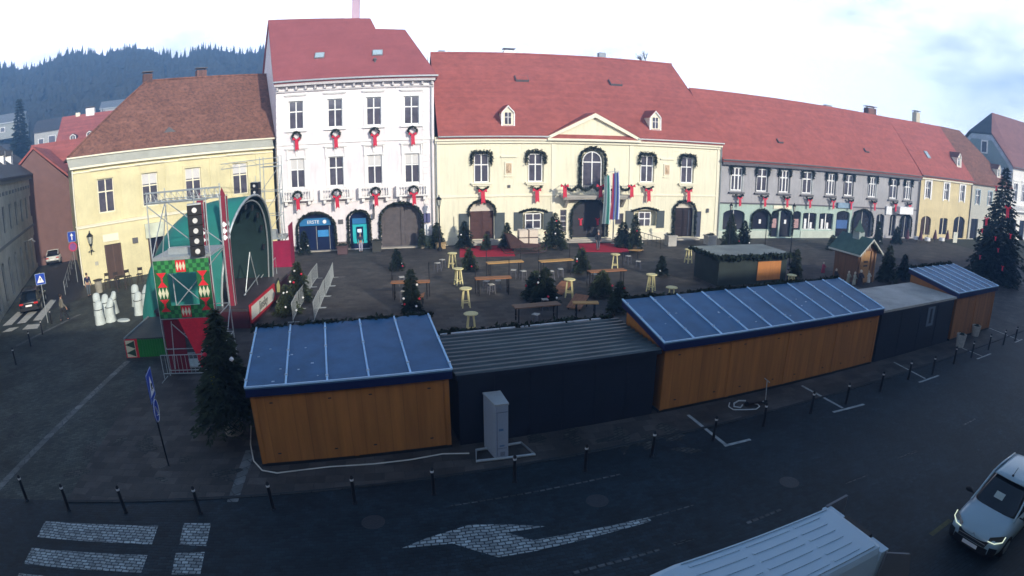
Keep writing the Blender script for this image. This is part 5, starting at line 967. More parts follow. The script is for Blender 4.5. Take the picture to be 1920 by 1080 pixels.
# far tower right of the canopy
f_ = at(500, 505); r2 = empty('scaffold_tower', (f_.x, f_.y, 0), radians(14), 'bare metal scaffold tower between the green canopy and the pink house', 'scaffold tower')
q = MB()
for x, y in ((0, 0), (1.5, 0), (0, 1.6), (1.5, 1.6)): q.tube([(x, y, 0), (x, y, 8.8)], .035, 8)
for z in (.5, 2.4, 4.2, 6.1, 8.0): q.tube([(0, 0, z), (1.5, 0, z), (1.5, 1.6, z), (0, 1.6, z)], .025, 6, close=True)
for z in (2.4, 4.2, 6.1): q.tube([(0, 0, z), (1.5, 0, z + 1.85)], .025, 6); q.tube([(1.5, 0, z), (1.5, 1.6, z + 1.85)], .025, 6)
q.tube([(-3.2, 0, 8.1), (1.5, 0, 8.3)], .03, 6); q.tube([(-3.2, 0, 8.5), (1.5, 0, 8.7)], .03, 6); q.tube([(-3.2, 0, 8.1), (-2.7, 0, 8.5), (-2.2, 0, 8.15), (-1.7, 0, 8.6), (-1.2, 0, 8.2), (-.7, 0, 8.6), (-.2, 0, 8.25)], .018, 5); q.build('upright', galv, r2)
q = MB(); q.box(-.3, 1.9, -.6, 1.7, 2.4, 2.5); q.box(.1, 1.1, -.5, .4, 2.5, 3.1); q.build('platform', galv, r2)
q = MB(); q.box(-.5, 2.2, -.72, -.66, .0, 2.3); q.box(2.1, 2.16, -.66, 1.7, .0, 3.4); q.build('side_cloth', mat('cloth_crimson', (.26, .008, .045), .8, .2), r2)
p = Frame(f_.xy, 14).w(-.35, -.3); line_array((p.x, p.y, 6.9), radians(-5), 5, 'black line-array loudspeaker hung on the far scaffold tower beside the pink house', .5, .7); 
# green slatted side platform with zigzag panel
gp = at(240, 672); gq = at(311, 669); ga = atan2(gq.y - gp.y, gq.x - gp.x); gw = (gq - gp).length
r = empty('side_platform', (gp.x, gp.y, 0), ga, 'low platform left of the stage with green slatted front and zigzag panel', 'platform')
q = MB(); q.box(0, gw + .5, .0, 3.7, .88, 1.0); q.build('deck', mat('platform_deck', (.05, .055, .055), .6, .2), r)
q = MB(); q.box(-.03, .05, -.05, 3.7, .86, 1.06); q.build('deck_edge', mat('edge_grey', (.22, .25, .25), .6), r)
q = MB(); q.box(.72, gw + .4, -.03, -.0, .04, .9)
for k in range(12): x = .76 + k * .145; q.box(x, x + .09, -.07, -.031, .05, .95)
q.build('slatted_front', mat('slat_green', (.02, .19, .03), .5, .12), r)
q = MB(); q.box(-.02, .72, -.05, -.0, .02, .98); zo = q.build('panel', rd, r); q = MB(); q.cur = 0; q.box(.04, .58, -.06, -.0505, .06, .92)
q.cur = 1
for k in range(2): z = .28 + k * .42; q.prism([(.02, -.066, z), (.56, -.066, z + .2), (.56, -.066, z - .2)], (0, .004, 0))
q.build('zigzag', [wt, mat('folk_dark_green', (.02, .06, .02), .6)], zo)

# two rows of aluminium barriers beside the stage
q = MB(); Lb = 2.5
q.tube([(0, 0, 1.1), (Lb, 0, 1.1), (Lb, 0, .15), (0, 0, .15)], .022, 6, close=True); q.tube([(0, -.35, .02), (0, .35, .02)], .02, 6); q.tube([(Lb, -.35, .02), (Lb, .35, .02)], .02, 6)
q.tube([(0, 0, 0), (0, 0, .2)], .02, 6); q.tube([(Lb, 0, 0), (Lb, 0, .2)], .02, 6)
for k in range(1, 16): q.tube([(k * Lb / 16, 0, .15), (k * Lb / 16, 0, 1.1)], .009, 5)
proto = tag(q.build('crowd_barrier', galv, None), None, 'barrier', 'crowd barriers beside the stage')
n_ = 0
for (pa, pb) in (((550, 605), (590, 530)), ((590, 603), (628, 520))):
    A_, B_ = at(*pa), at(*pb); an = atan2(B_.y - A_.y, B_.x - A_.x)
    for k in range(4):
        o = proto if n_ == 0 else copy_tree(proto); o.location = A_ + (B_ - A_).normalized() * (k * 2.62); o.rotation_euler.z = an + rnd.uniform(-.04, .04)
        o['label'] = 'aluminium crowd barrier, %s from the near end of the %s row beside the stage' % (ORD[k], 'left' if n_ < 4 else 'right'); n_ += 1

# ================================================================== WREATHS, BOWS, GARLANDS ON THE FACADES
def wreath_proto(loc, rz):
    rr = empty('wreath', loc, rz); q = MB(); clump_path(q, [(.36 * cos(a), 0, .36 * sin(a)) for a in [2 * pi * k / 14 for k in range(15)]], .14, .03, .17, 3, 5); q.build('fir_ring', garland_m, rr)
    q = MB(); bow(q, 0, -.12, -.30, 1.2); q.build('ribbon', ribbon_m, rr); return rr
wp = None; k_ = 0
for row, (z, nm) in enumerate(((10.35, 'top-floor'), (5.15, 'first-floor'))):
    for i, x in enumerate(w3):
        p = AF.w(x + .08, -.30 if row == 0 else -.85)
        if wp is None: wp = wreath_proto((p.x, p.y, z), radians(11)); o = wp
        else: o = copy_tree(wp)
        o.location = (p.x, p.y, z); tag(o, 'fir wreath with red ribbon below the %s %s window from the left, pink house' % (ORD[i], nm), 'wreath', 'wreaths with red ribbons on the pink house')
def hang_bow(fr, x, z, y, deg, s, label, group):
    p = fr.w(x, y); rr = empty('hanging_bow', (p.x, p.y, z), radians(deg), label, 'bow', group); q = MB(); clump_path(q, [(-.5, 0, .35), (-.25, -.02, .18), (0, -.03, .12), (.25, -.02, .18), (.5, 0, .35)], .14, .04, .2, int(x * 10), 5); q.build('fir_sprig', garland_m, rr); q = MB(); bow(q, 0, -.14, .0, s); q.build('ribbon', ribbon_m, rr); return rr
for i, x in enumerate(tw): hang_bow(TF, x + .05, 4.85, -.28, 11, 1.35, 'red bow hanging from fir below the %s upper window of the cream town hall' % ORD[i], 'red bows under the town hall windows')
for i, x in enumerate(rx): hang_bow(CF, x + .25, 4.25, -.3, 10, 1.05, 'red bow hanging under the %s upper window from the left, long grey house' % ORD[i], 'red bows under the grey house windows')
def garland(fr, path, y, deg, r_, label, m=garland_m, sz=.22, per=5, group=None):
    o = fr.w(0, y); q = MB(); clump_path(q, [(a, 0, b) for a, b in path], r_, .045, sz, int(path[0][0] * 7), per); return tag(q.build('fir_garland', m, None, loc=(o.x, o.y, 0), rz=radians(deg)), label, 'garland', group)
def arch_path(x0, x1, z0, z1, n=10):
    ar = (x1 - x0) / 2 * .8; m = (x0 + x1) / 2; return [(x0, z0), (x0, (z0 + z1 - ar) / 2)] + [(m - (x1 - x0) / 2 * cos(pi * k / n), z1 - ar + ar * sin(pi * k / n)) for k in range(n + 1)] + [(x1, (z0 + z1 - ar) / 2), (x1, z0)]
def hood_path(x0, x1, z0, z1): return [(x0, z0), (x0, z1 - .2), (x0 + .2, z1), ((x0 + x1) / 2, z1 + .02), (x1 - .2, z1), (x1, z1 - .2), (x1, z0)]
for i, x in enumerate(tw):
    garland(TF, hood_path(x - .85, x + .85, 7.3, 8.35), -.16, 11, .26, 'fir garland framing the top of the %s upper window, cream town hall' % ORD[i], group='fir garlands on the town hall windows')
garland(TF, arch_path(13.25, 15.75, 5.0, 8.8), -.16, 11, .2, 'fir garland arching over the tall balcony window of the town hall')
garland(TF, arch_path(2.95, 5.35, 2.6, 4.0), -.16, 11, .16, 'fir garland arching over the brown left door of the town hall')
garland(TF, arch_path(12.5, 16.05, .4, 3.95), -.16, 11, .17, 'fir garland arching round the dark middle gate of the town hall')
garland(TF, arch_path(23.1, 25.55, .4, 3.85), -.16, 11, .2, 'fir garland arching round the right door of the town hall')
garland(TF, [(18.6, 2.85), (19.4, 3.05), (20.03, 3.15), (20.7, 3.05), (21.4, 2.85)], -.14, 11, .12, 'fir garland over the right shuttered window of the town hall')
garland(TF, [(7.6, 2.85), (8.3, 3.05), (8.9, 3.12), (9.5, 3.05), (10.2, 2.85)], -.14, 11, .12, 'fir garland over the left shuttered window of the town hall')
bp_ = []
for k in range(5): x0 = 11.5 + k * 1.3; bp_ += [(x0, 5.35), (x0 + .35, 5.02), (x0 + .65, 4.92), (x0 + .95, 5.02)]
garland(TF, bp_ + [(18.0, 5.35)], -1.25, 11, .17, 'fir garland swagged along the balcony railing of the town hall', sz=.24)
for i, x in enumerate((11.45, 14.85, 17.95)):
    p = TF.w(x, -1.32); q = MB(); bow(q, 0, 0, 5.3, 1.3); tag(q.build('red_bow', ribbon_m, None, loc=(p.x, p.y, 0), rz=radians(11)), '%s red bow tied to the town hall balcony' % ('left', 'middle', 'right')[i], 'bow', 'red bows on the balcony')
for i, (a, b, z) in enumerate(((1.52, 5.05, 3.5), (6.2, 8.15, 3.5), (9.05, 12.85, 4.05))):
    garland(AF, arch_path(a, b, .3, z), -.16, 11, .16, 'fir garland round the %s of the pink house' % ('bank front', 'turquoise cash machine bay', 'wide grey gate')[i])
for i, x in enumerate(rx): garland(CF, hood_path(x - .8, x + .8, 6.7, 7.62), -.18, 10, .22, 'fir garland over the %s upper window from the left, long grey house' % ORD[i], group='fir garlands on the grey house windows')
for i, (a, b, z0, z) in enumerate(((4.05, 6.55, 1.0, 3.1), (6.65, 9.7, .3, 3.15), (19.1, 22.7, .3, 3.45), (28.1, 30.3, .3, 3.1))): garland(CF, arch_path(a, b, z0, z), -.2, 10, .15, 'fir garland round the %s ground-floor opening of the grey and mint house' % ('left rounded', 'middle entrance', 'wide grey', 'far right')[i])

# ================================================================== FLAGS, CARPETS, LAMPS
p = at(1149, 458); r = empty('flagpole', (p.x, p.y, 0), radians(11), 'tall flagpole by the gate of the town hall', 'flagpole'); q = MB(); q.lathe([(.16, 0), (.16, .08), (.06, .1), (.05, 7.0), (.0, 7.05)], 12); q.build('pole', galv, r); q = MB(); q.tube([(-.8, 0, 6.6), (.35, 0, 6.75)], .03, 6); q.build('crossbar', galv, r)
def flag(x, cols, label, w=.55, z1=6.6, z0=2.2, y=0.):
    P0 = Frame(p.xy, 11).w(x, -.12 + y); q = MB(); n = 18; m_ = 14; R = random.Random(int(x * 100) + 5)
    for s_, side in enumerate((0, .015)):
        for j in range(m_ + 1):
            for i in range(n + 1):
                t = i / n; f = j / m_; wd = w * (.75 + .35 * f) ; yy = .11 * sin(t * 14 + f * 1.2) * (.5 + .5 * f) + side
                q.v.append((-wd / 2 + wd * t + .06 * sin(f * 3), yy, z1 - (z1 - z0) * f - .12 * abs(sin(t * 7 + x)) * (1 - f) - .2 * (1 - t) * (1 - f)))
    for s_ in range(2):
        for j in range(m_):
            for i in range(n): a = s_ * (n + 1) * (m_ + 1) + j * (n + 1) + i; q.f.append((a, a + 1, a + n + 2, a + n + 1)); q.mi.append(min(len(cols) - 1, int(i / n * len(cols))))
    tag(q.build('flag', [mat('flag_' + c, dict(red=(.35, .05, .10), white=(.62, .66, .70), blue=(.06, .09, .32), green=(.06, .28, .22), grey=(.20, .26, .28))[c], .8, .1) for c in cols], None, smooth=True, loc=(P0.x, P0.y, 0), rz=radians(11)), label, 'flag')
flag(-.75, ('grey', 'grey', 'green', 'white'), 'drooping green and grey flag, left of the two on the town hall pole', .75, 6.5, 1.9); flag(.05, ('red', 'blue', 'grey', 'blue', 'white'), 'drooping red, white and blue flag, right of the two on the town hall pole', .85, 6.8, 2.3, -.06)
carp = mat('carpet_red', (.34, .012, .03), .95, .15, 2, .3, 40)
for i, q_ in enumerate(([(862, 464), (958, 461), (966, 481), (862, 483)], [(1084, 458), (1168, 457), (1181, 474), (1090, 473)])):
    P_ = [at(*a) for a in q_]; q = MB(); q.prism([(v.x, v.y, .006) for v in P_][::-1], (0, 0, .03)); tag(q.build('carpet', carp, None), 'red carpet in front of the %s of the town hall' % ('brown left door' if i == 0 else 'dark middle gate'), 'carpet', 'red carpets before the town hall')
def lantern(parent, x, y, z, s=1.0):
    q = MB(); q.lathe([(.10 * s, 0), (.19 * s, .45 * s)], 6, (x, y, z)); g_ = q.build('lamp_glass', mat('lamp_glass', (.45, .46, .40), .2, .1), parent); q = MB(); q.lathe([(.22 * s, .451 * s), (.23 * s, .49 * s), (.05 * s, .68 * s), (.03 * s, .82 * s)], 6, (x, y, z)); q.lathe([(.05 * s, -.12 * s), (.12 * s, -.002)], 6, (x, y, z))
    for k in range(6): a = pi / 3 * k; q.tube([(x + .105 * s * cos(a), y + .105 * s * sin(a), z), (x + .195 * s * cos(a), y + .195 * s * sin(a), z + .45 * s)], .012 * s, 4)
    q.build('lamp_cap', black_m, g_)
p2 = at(825, 470); r = empty('street_lamp', p2, 0, 'old-style lantern post between the pink house and the town hall', 'street lamp'); q = MB(); q.lathe([(.22, 0), (.22, .15), (.12, .3), (.10, 1.0), (.06, 1.1), (.05, 3.6), (.08, 3.7), (.04, 3.8)], 12); q.build('post', black_m, r); lantern(r, 0, 0, 3.9, 1.1)
p2 = YF.w(.95, -.35); r = empty('wall_lamp', (p2.x, p2.y, 3.0), radians(45), 'ornate lantern on a bracket at the corner of the yellow house', 'lamp'); lantern(r, 0, 0, .35, 1.3); q = MB(); q.tube([(0, 0, .3), (.1, .0, -.1), (.0, .15, -.35), (0, .33, -.4)], .03, 6); q.tube([(0, .33, .2), (0, .33, -.6)], .04, 6); q.tube([(-.25, .1, -.3), (0, -.05, -.15), (.25, .1, -.3)], .03, 6); q.build('bracket', black_m, r)
for px_, py_, h_, lb in ((1480, 497, 4.6, 'thin dark lamp post right of the grey market stall'), (1434, 466, 1.9, 'short thin post before the mint shop window'), (1365, 478, 4.0, 'lamp post beside the first mint shop window')):
    o = at(px_, py_); r = empty('street_lamp' if h_ > 2 else 'post', o, 0, lb, 'lamp post' if h_ > 2 else 'post'); q = MB(); q.lathe([(.14, 0), (.14, .06), (.05, .1), (.035, h_)], 10); q.build('post', black_m, r)
    if h_ > 2: lantern(r, 0, 0, h_, .8)

# ================================================================== TABLES AND STOOLS ON THE SQUARE
r0 = empty('bar_table', (0, 0, 0)); q = MB(); q.lathe([(.30, 1.06), (.36, 1.08), (.36, 1.12), (.33, 1.135)], 20); q.build('table_top', pine_light, r0)
for k in range(4): a = pi / 4 + pi / 2 * k; q = MB(); q.beam((.17 * cos(a), .17 * sin(a), 1.06), (.31 * cos(a), .31 * sin(a), 0), .075); q.build('leg', pine_light, r0)
q = MB()
for k in range(4): a = pi / 4 + pi / 2 * k; b = a + pi / 2; q.beam((.27 * cos(a), .27 * sin(a), .32), (.27 * cos(b), .27 * sin(b), .32), .05)
q.build('stretcher', pine_light, r0)
BT = [((848, 474), 'beside the left end of the first red carpet'), ((859, 503), 'second farthest in the left column of them'), ((873, 540), 'third in the left column, beside the brown table'), ((883, 587), 'nearest in the left column, behind the corrugated container'),
      ((1068, 523), 'standing over the tilted wooden panels in the middle'), ((1222, 514), 'standing free in front of the blue roofed long kiosk'), ((1260, 538), 'peeping over the left end of the long blue kiosk roof'), ((1154, 476), 'just below the second red carpet'),
      ((1292, 467), 'farthest, before the right door of the town hall'), ((1331, 485), 'against the left end of the fir-hung stall'), ((1485, 515), 'right of the orange stall panel')]
for i, (p, lb) in enumerate(BT): o = r0 if i == 0 else copy_tree(r0); o.location = at(p[0], p[1] + 1, 1.12).xy.to_3d(); o.rotation_euler.z = rnd.random() * 3; tag(o, 'round pine bar table, ' + lb, 'bar table', 'round pine bar tables')
def long_table(pa, pb, m, label, z=1.08, w=.62, posts=True, plank=0):
    A_, B_ = at(*pa, z), at(*pb, z); L0 = (B_ - A_).length; an = atan2(B_.y - A_.y, B_.x - A_.x); r = empty('high_table', (A_.x, A_.y, 0), an, label, 'table', 'long wooden tables on the square')
    q = MB(); q.box(0, L0, -w / 2, -w / 2 + w * .48, z - .06, z); q.box(0, L0, w / 2 - w * .48, w / 2, z - .06, z); q.build('table_top', m, r)
    for x in (.2, L0 - .2):
        q = MB(); q.beam((x, -w * .4, 0), (x, -w * .4, z - .06), .06); q.beam((x, w * .4, 0), (x, w * .4, z - .06), .06); q.beam((x, -w * .4, .25), (x, w * .4, .25), .05); q.build('leg', black_m, r)
    if posts:
        for x in (.05, L0 - .05): q = MB(); q.tube([(x, w * .55, 0), (x, w * .55, 2.15)], .025, 6); q.build('post', black_m, r)
    return r
TB = [((733, 529), (806, 527), pine_dark, 'long red-brown table on black legs, leftmost on the square'), ((891, 522), (958, 519), pine_dark, 'long orange-brown table beside the column of pine bar tables'), ((913, 493), (980, 489), pine_mid, 'long yellow-brown table before the first red carpet'), ((1012, 490), (1073, 486), pine_mid, 'long yellow-brown table left of the second red carpet'), ((1104, 509), (1172, 505), pine_dark, 'long brown table with a pine bar table behind it')]
for a, b, m, lb in TB: long_table(a, b, m, lb)
long_table((963, 575), (1048, 568), mat('pine_grey', (.18, .11, .07), .6, .25, 4, streak=5), 'long dull brown low table behind the corrugated container', .85, .7, False)
long_table((1074, 567), (1122, 567), pine_mid, 'short yellow-brown low table beside the dull brown one', .85, .5, False)
for i, (p, an, m, lb) in enumerate((((777, 573), 95, pine_dark, 'slatted brown panel tilted on the paving below the leftmost brown table'), ((1053, 551), 140, mat('pine_terra', (.27, .12, .06), .55, .25, 5), 'terracotta-brown panel leaning beside the middle pine bar table'), ((1083, 578), 150, mat('pine_terra', (.27, .12, .06)), 'terracotta-brown panel sloping down beside the short yellow-brown table'), ((1193, 478), -20, pine_mid, 'long sloping wooden ramp right of the second red carpet'))):
    o = at(*p); r = empty('wooden_bench', (o.x, o.y, 0), radians(an - 90), lb, 'wooden panel'); L0 = 1.2 if i < 3 else 3.4; w = .9 if i < 3 else .9
    q = MB()
    for k in range(5): y = -w / 2 + k * w / 5; q.prism([(-L0 / 2, y, .12), (-L0 / 2, y + w / 5 - .02, .12), (L0 / 2, y + w / 5 - .02, .62), (L0 / 2, y, .62)], (0, 0, .04))
    q.build('planks', m, r); q = MB(); q.beam((-L0 / 2 + .1, -w / 2 + .1, 0), (-L0 / 2 + .1, -w / 2 + .1, .13), .06); q.beam((-L0 / 2 + .1, w / 2 - .1, 0), (-L0 / 2 + .1, w / 2 - .1, .13), .06); q.beam((L0 / 2 - .1, -w / 2 + .1, 0), (L0 / 2 - .1, -w / 2 + .1, .57), .06); q.beam((L0 / 2 - .1, w / 2 - .1, 0), (L0 / 2 - .1, w / 2 - .1, .57), .06); q.build('leg_frame', black_m, r)
r0 = empty('stool', (0, 0, 0)); q = MB(); q.box(-.17, .17, -.17, .17, .60, .64); q.build('seat', mat('stool_grey', (.36, .36, .34), .5, .2, 5), r0)
for sx in (-1, 1):
    for sy in (-1, 1): q = MB(); q.beam((sx * .14, sy * .14, .60), (sx * .2, sy * .2, 0), .035); q.build('leg', mat('stool_leg', (.10, .10, .12), .5, .2), r0)
q = MB(); q.tube([(.17, .17, .22), (-.17, .17, .22), (-.17, -.17, .22), (.17, -.17, .22)], .012, 5, close=True); q.build('foot_ring', mat('stool_leg', (.10, .10, .12)), r0)
SP = [((753, 519), 'behind the leftmost brown table'), ((758, 545), 'under the front edge of the leftmost brown table'), ((820, 493), 'left of the two at the farthest left bar table'), ((829, 487), 'right of the two at the farthest left bar table'), ((912, 527), 'left under the orange-brown table'), ((921, 533), 'middle one under the orange-brown table'), ((934, 526), 'right under the orange-brown table'),
      ((963, 506), 'left of the two right of the orange-brown table'), ((981, 508), 'right of the two right of the orange-brown table'), ((1033, 508), 'left of the two under the table by the second carpet'), ((1051, 504), 'right of the two under the table by the second carpet'), ((1115, 514), 'left under the long brown table'), ((1127, 517), 'right under the long brown table'),
      ((1178, 480), 'left of the two beside the wooden ramp'), ((1197, 490), 'right of the two beside the wooden ramp'), ((1005, 589), 'left of the two before the dull brown low table'), ((1022, 561), 'behind the dull brown low table')]
for i, (p, lb) in enumerate(SP): o = r0 if i == 0 else copy_tree(r0); o.location = at(*p, .64).xy.to_3d(); o.rotation_euler.z = rnd.random() * 3; tag(o, 'small grey metal stool, ' + lb, 'stool', 'grey metal stools at the tables')

# ================================================================== FIRS ON THE SQUARE
tree_thing('christmas_tree', at(440, 812), 4.0, 1.28, 'big dark fir in a stone pot against the leftmost wooden kiosk', 'tree', fir_m, 21, 1.35, .26, .10, pot=(.42, .55, 'grey'), power=.8, baubles=6)
q = MB(); q.prism([(0, 0, 0), (.10, 0, .45), (-.05, 0, .85), (-.22, 0, .55), (-.1, 0, .3)], (0, -.06, 0)); o = tag(q.build('star_ornament', mat('ornament_yellow', (.45, .42, .02), .5, .2, 5), None), 'yellow star-like ornament hung on the big fir by the leftmost kiosk', 'ornament'); o.location = at(410, 740, 1.6); o.rotation_euler.z = .3
bt_ = tree_thing('christmas_tree', at(1863, 528), 10.4, 3.5, 'tall dark christmas tree with red bows at the right of the square', 'tree', fir_dark, 31, .85, .40, .03, power=.85)
for i, (px_, py_) in enumerate(((1890, 390), (1850, 410), (1868, 350), (1867, 445), (1880, 500), (1842, 430), (1872, 467), (1895, 440), (1838, 480))):
    c_ = Vector((46.0, 42.3, 0)); rr_ = ray(px_, py_); k = 56.0 / hypot(rr_.x, rr_.y); P_ = Vector((rr_.x * k, rr_.y * k, H + rr_.z * k)); q = MB(); bow(q, 0, 0, 0, (1.1, .8, .5, .4, .5, .45, .4, .5, .4)[i]); o = q.build('red_bow', ribbon_m, None); o.location = P_; o.rotation_euler.z = radians(-45)
    tag(o, 'red bow on the tall right christmas tree, %s from the top' % ORD[[2, 3, 0, 5, 8, 4, 6, 1, 7][i]], 'bow', 'red bows on the tall christmas tree') if False else tag(o, None, None)
    M_ = o.matrix_basis.copy(); o.parent = bt_; bpy.context.view_layer.update(); o.matrix_parent_inverse = bt_.matrix_world.inverted()
TR = [((773, 588), 2.9, .62, 'bushy fir with white baubles behind the leftmost brown table', 'dark', 8), ((562, 566), 2.9, 1.0, 'dark fir with white baubles beside the aluminium barriers', 'dark', 10), ((540, 590), 1.9, .9, 'low dark fir with white baubles at the right edge of the stage', 'dark', 12), ((1022, 572), 2.5, .9, 'broad fir with green and red baubles in the middle of the square', 'dark', 8),
      ((880, 507), 1.7, .65, 'dark fir between the two brown tables left of centre', 'dark', 3), ((1090, 512), 2.0, .8, 'dark fir left of the brown table under the second carpet', 'dark', 3), ((1240, 518), 1.5, .5, 'small fir in front of the free-standing bar table', 'dark', 2), ((1160, 585), 1.9, .8, 'fir at the left end of the long kiosk garland', 'dark', 4),
      ((820, 465), 2.2, .8, 'fir at the foot of the lantern post', 'wood', 0), ((872, 466), 2.4, .9, 'fir left of the brown door of the town hall', 'wood', 2), ((951, 466), 2.2, .8, 'fir right of the brown door of the town hall', 'wood', 2), ((1040, 466), 3.2, 1.3, 'large dark fir left of the middle gate of the town hall', 'wood', 4), ((1168, 464), 2.3, .95, 'round fir right of the flagpole', 'wood', 0), ((1190, 466), 3.1, .8, 'slim fir before the right shuttered window of the town hall', 'wood', 3),
      ((1368, 472), 3.6, 1.2, 'dark fir at the left end of the mint shop front', 'dark', 4), ((1393, 472), 2.9, 1.0, 'dark fir before the first mint shop window', 'dark', 3), ((1490, 522), 2.2, .6, 'slim fir at the right end of the fir-hung stall', 'dark', 0), ((1662, 528), 3.0, 1.0, 'dark fir right of the wooden nativity hut', 'dark', 0), ((1692, 526), 2.1, .9, 'low dark fir farther right of the wooden nativity hut', 'dark', 0),
      ((1004, 560), 1.6, .9, 'low bushy fir beside the dull brown low table', 'dark', 2), ((1128, 556), 1.5, .9, 'low bushy fir right of the middle pine bar table', 'dark', 2), ((745, 508), 1.5, .6, 'small fir behind the left end of the leftmost brown table', 'dark', 2), ((1350, 530), 1.8, .9, 'low fir leaning at the left corner of the fir-hung stall', 'dark', 1), ((912, 470), 1.2, .5, 'tiny fir directly right of the brown door step', 'dark', 1),
      ((572, 478), 2.0, .5, 'small fir left of the bank front', 'dark', 3), ((792, 466), 1.6, .4, 'small fir in a grey pot right of the grey gate', 'grey', 0), ((1645, 458), 2.6, .7, 'pointed fir before the grey house, left of the right shop door', 'dark', 4), ((1680, 458), 2.0, .8, 'fir before the far right shop door of the grey house', 'dark', 3), ((1560, 470), 1.4, .6, 'low fir before the blue shop sign', 'dark', 0)]
for i, (p, h_, rad, lb, pt_, nb) in enumerate(TR): tree_thing('potted_fir', at(*p), h_ * (.76 if i < 8 else .88), rad * .95, lb, 'fir tree', fir_m if i % 3 else fir_dark, 40 + i, 1.15, .22, .02, 'potted firs around the square', (.24, .32, pt_), (.55, .7, .85, .62)[i % 4], nb)
# ================================================================== NATIVITY HUT
o = at(1607, 532); r = empty('nativity_hut', (o.x, o.y, 0), radians(16), 'wooden hut with green gabled roof and little turret beyond the long kiosk', 'hut')
hw = mat('hut_wood', (.16, .085, .05), .7, .3, 2, .3, streak=4, band=('X', .25, .15)); q = MB(); q.box(-.2, 2.0, 0, 2.6, 0, 2.35); q.build('wall', hw, r)
q = MB(); q.box(.15, 1.2, -.06, -.003, .05, 2.5); po = q.build('door', mat('hut_door', (.34, .19, .08), .6, .2, 3, streak=5), r); q = MB(); q.box(.45, .95, -.08, -.061, 1.6, 1.75); q.box(.45, .95, -.08, -.061, 1.3, 1.42); q.build('notice', mat('notice_ink', (.05, .03, .03), .6), po)
for x in (.0, 1.35, 1.85): q = MB(); q.box(x, x + .12, -.10, -.002, 0, 2.5); q.build('post', mat('hut_post', (.30, .17, .09), .6, .2), r)
gm = mat('hut_roof_green', (.05, .10, .085), .6, .25, 2, .2, spec=.4); q = MB(); q.prism([(-.6, -.5, 2.25), (.9, -.5, 3.45), (.9, 3.0, 3.45), (-.6, 3.0, 2.25)], (0, 0, .07)); q.prism([(2.4, -.5, 2.25), (2.4, 3.0, 2.25), (.9, 3.0, 3.45), (.9, -.5, 3.45)], (0, 0, .07)); ro = q.build('roof', gm, r)
q = MB(); q.prism([(-.2, -.02, 2.35), (2.0, -.02, 2.35), (.9, -.02, 3.36)], (0, .05, 0)); q.prism([(-.2, 2.55, 2.35), (2.0, 2.55, 2.35), (.9, 2.55, 3.36)], (0, .05, 0)); q.build('gable', hw, r)
q = MB(); q.prism([(-.6, -.53, 2.2), (.9, -.53, 3.4), (.9, -.53, 3.52), (-.6, -.53, 2.34)], (0, .03, 0)); q.prism([(2.4, -.53, 2.2), (.9, -.53, 3.4), (.9, -.53, 3.52), (2.4, -.53, 2.34)], (0, .03, 0)); q.box(-.66, -.58, -.5, 3, 2.18, 2.3)
for k in range(16): x = -.5 + k * .19; zt = 2.25 + (1.5 - abs(x - .9)) * .8; q.prism([(x, -.55, zt), (x + .06, -.55, zt), (x + .03, -.55, zt - .14 - .1 * (k % 3))], (0, .015, 0))
q.build('edge_board', mat('edge_pale', (.42, .44, .40), .6, .15), ro)
q = MB(); q.box(.55, 1.25, .8, 1.5, 3.1, 3.85); to2 = q.build('turret', mat('turret_grey', (.25, .30, .30), .6, .2), ro); q = MB(); q.lathe([(.62, 3.851), (.25, 4.3), (.03, 4.75)], 4, (.9, 1.15, 0)); q.build('turret_roof', gm, to2)
for i, (p, h_, m_, lb) in enumerate((((1566, 528), 1.0, 'dark', 'dark nativity figure leftmost before the hut'), ((1580, 522), 1.25, 'violet', 'tall nativity figure with pale head left of the hut'), ((1590, 530), .9, 'grey', 'pale hooded nativity figure at the hut corner'), ((1601, 534), 1.0, 'grey', 'pale nativity figure in front of the hut door'), ((1612, 535), 1.2, 'dark', 'dark nativity figure in front of the hut door'), ((1627, 530), 1.0, 'white', 'whitish nativity figure right of the hut door'), ((1543, 512), .9, 'red', 'small red nativity figure alone left of the hut'))):
    c_ = dict(dark=(.03, .025, .03), violet=(.08, .06, .10), grey=(.30, .30, .24), white=(.5, .5, .46), red=(.35, .06, .10))[m_]; rr = empty('nativity_figure', at(*p), rnd.random(), lb, 'figure', 'nativity figures by the hut')
    q = MB(); q.lathe([(.20 * h_, 0), (.22 * h_, .1 * h_), (.15 * h_, .5 * h_), (.18 * h_, .70 * h_), (.07 * h_, .80 * h_)], 12, (0, 0, 0), 1, .75); q.tube([(.15 * h_, 0, .7 * h_), (.22 * h_, -.1 * h_, .5 * h_), (.08 * h_, -.2 * h_, .52 * h_)], .045 * h_, 6); q.tube([(-.15 * h_, 0, .7 * h_), (-.2 * h_, -.1 * h_, .5 * h_), (-.05 * h_, -.2 * h_, .52 * h_)], .045 * h_, 6); q.build('robe', mat('robe_' + m_, c_, .8, .2, 5), rr)
    q = MB(); q.lathe([(.03 * h_, .79 * h_), (.085 * h_, .84 * h_), (.09 * h_, .92 * h_), (.03 * h_, h_)], 10); q.build('head', mat('statue_head', (.5, .45, .38), .6), rr)

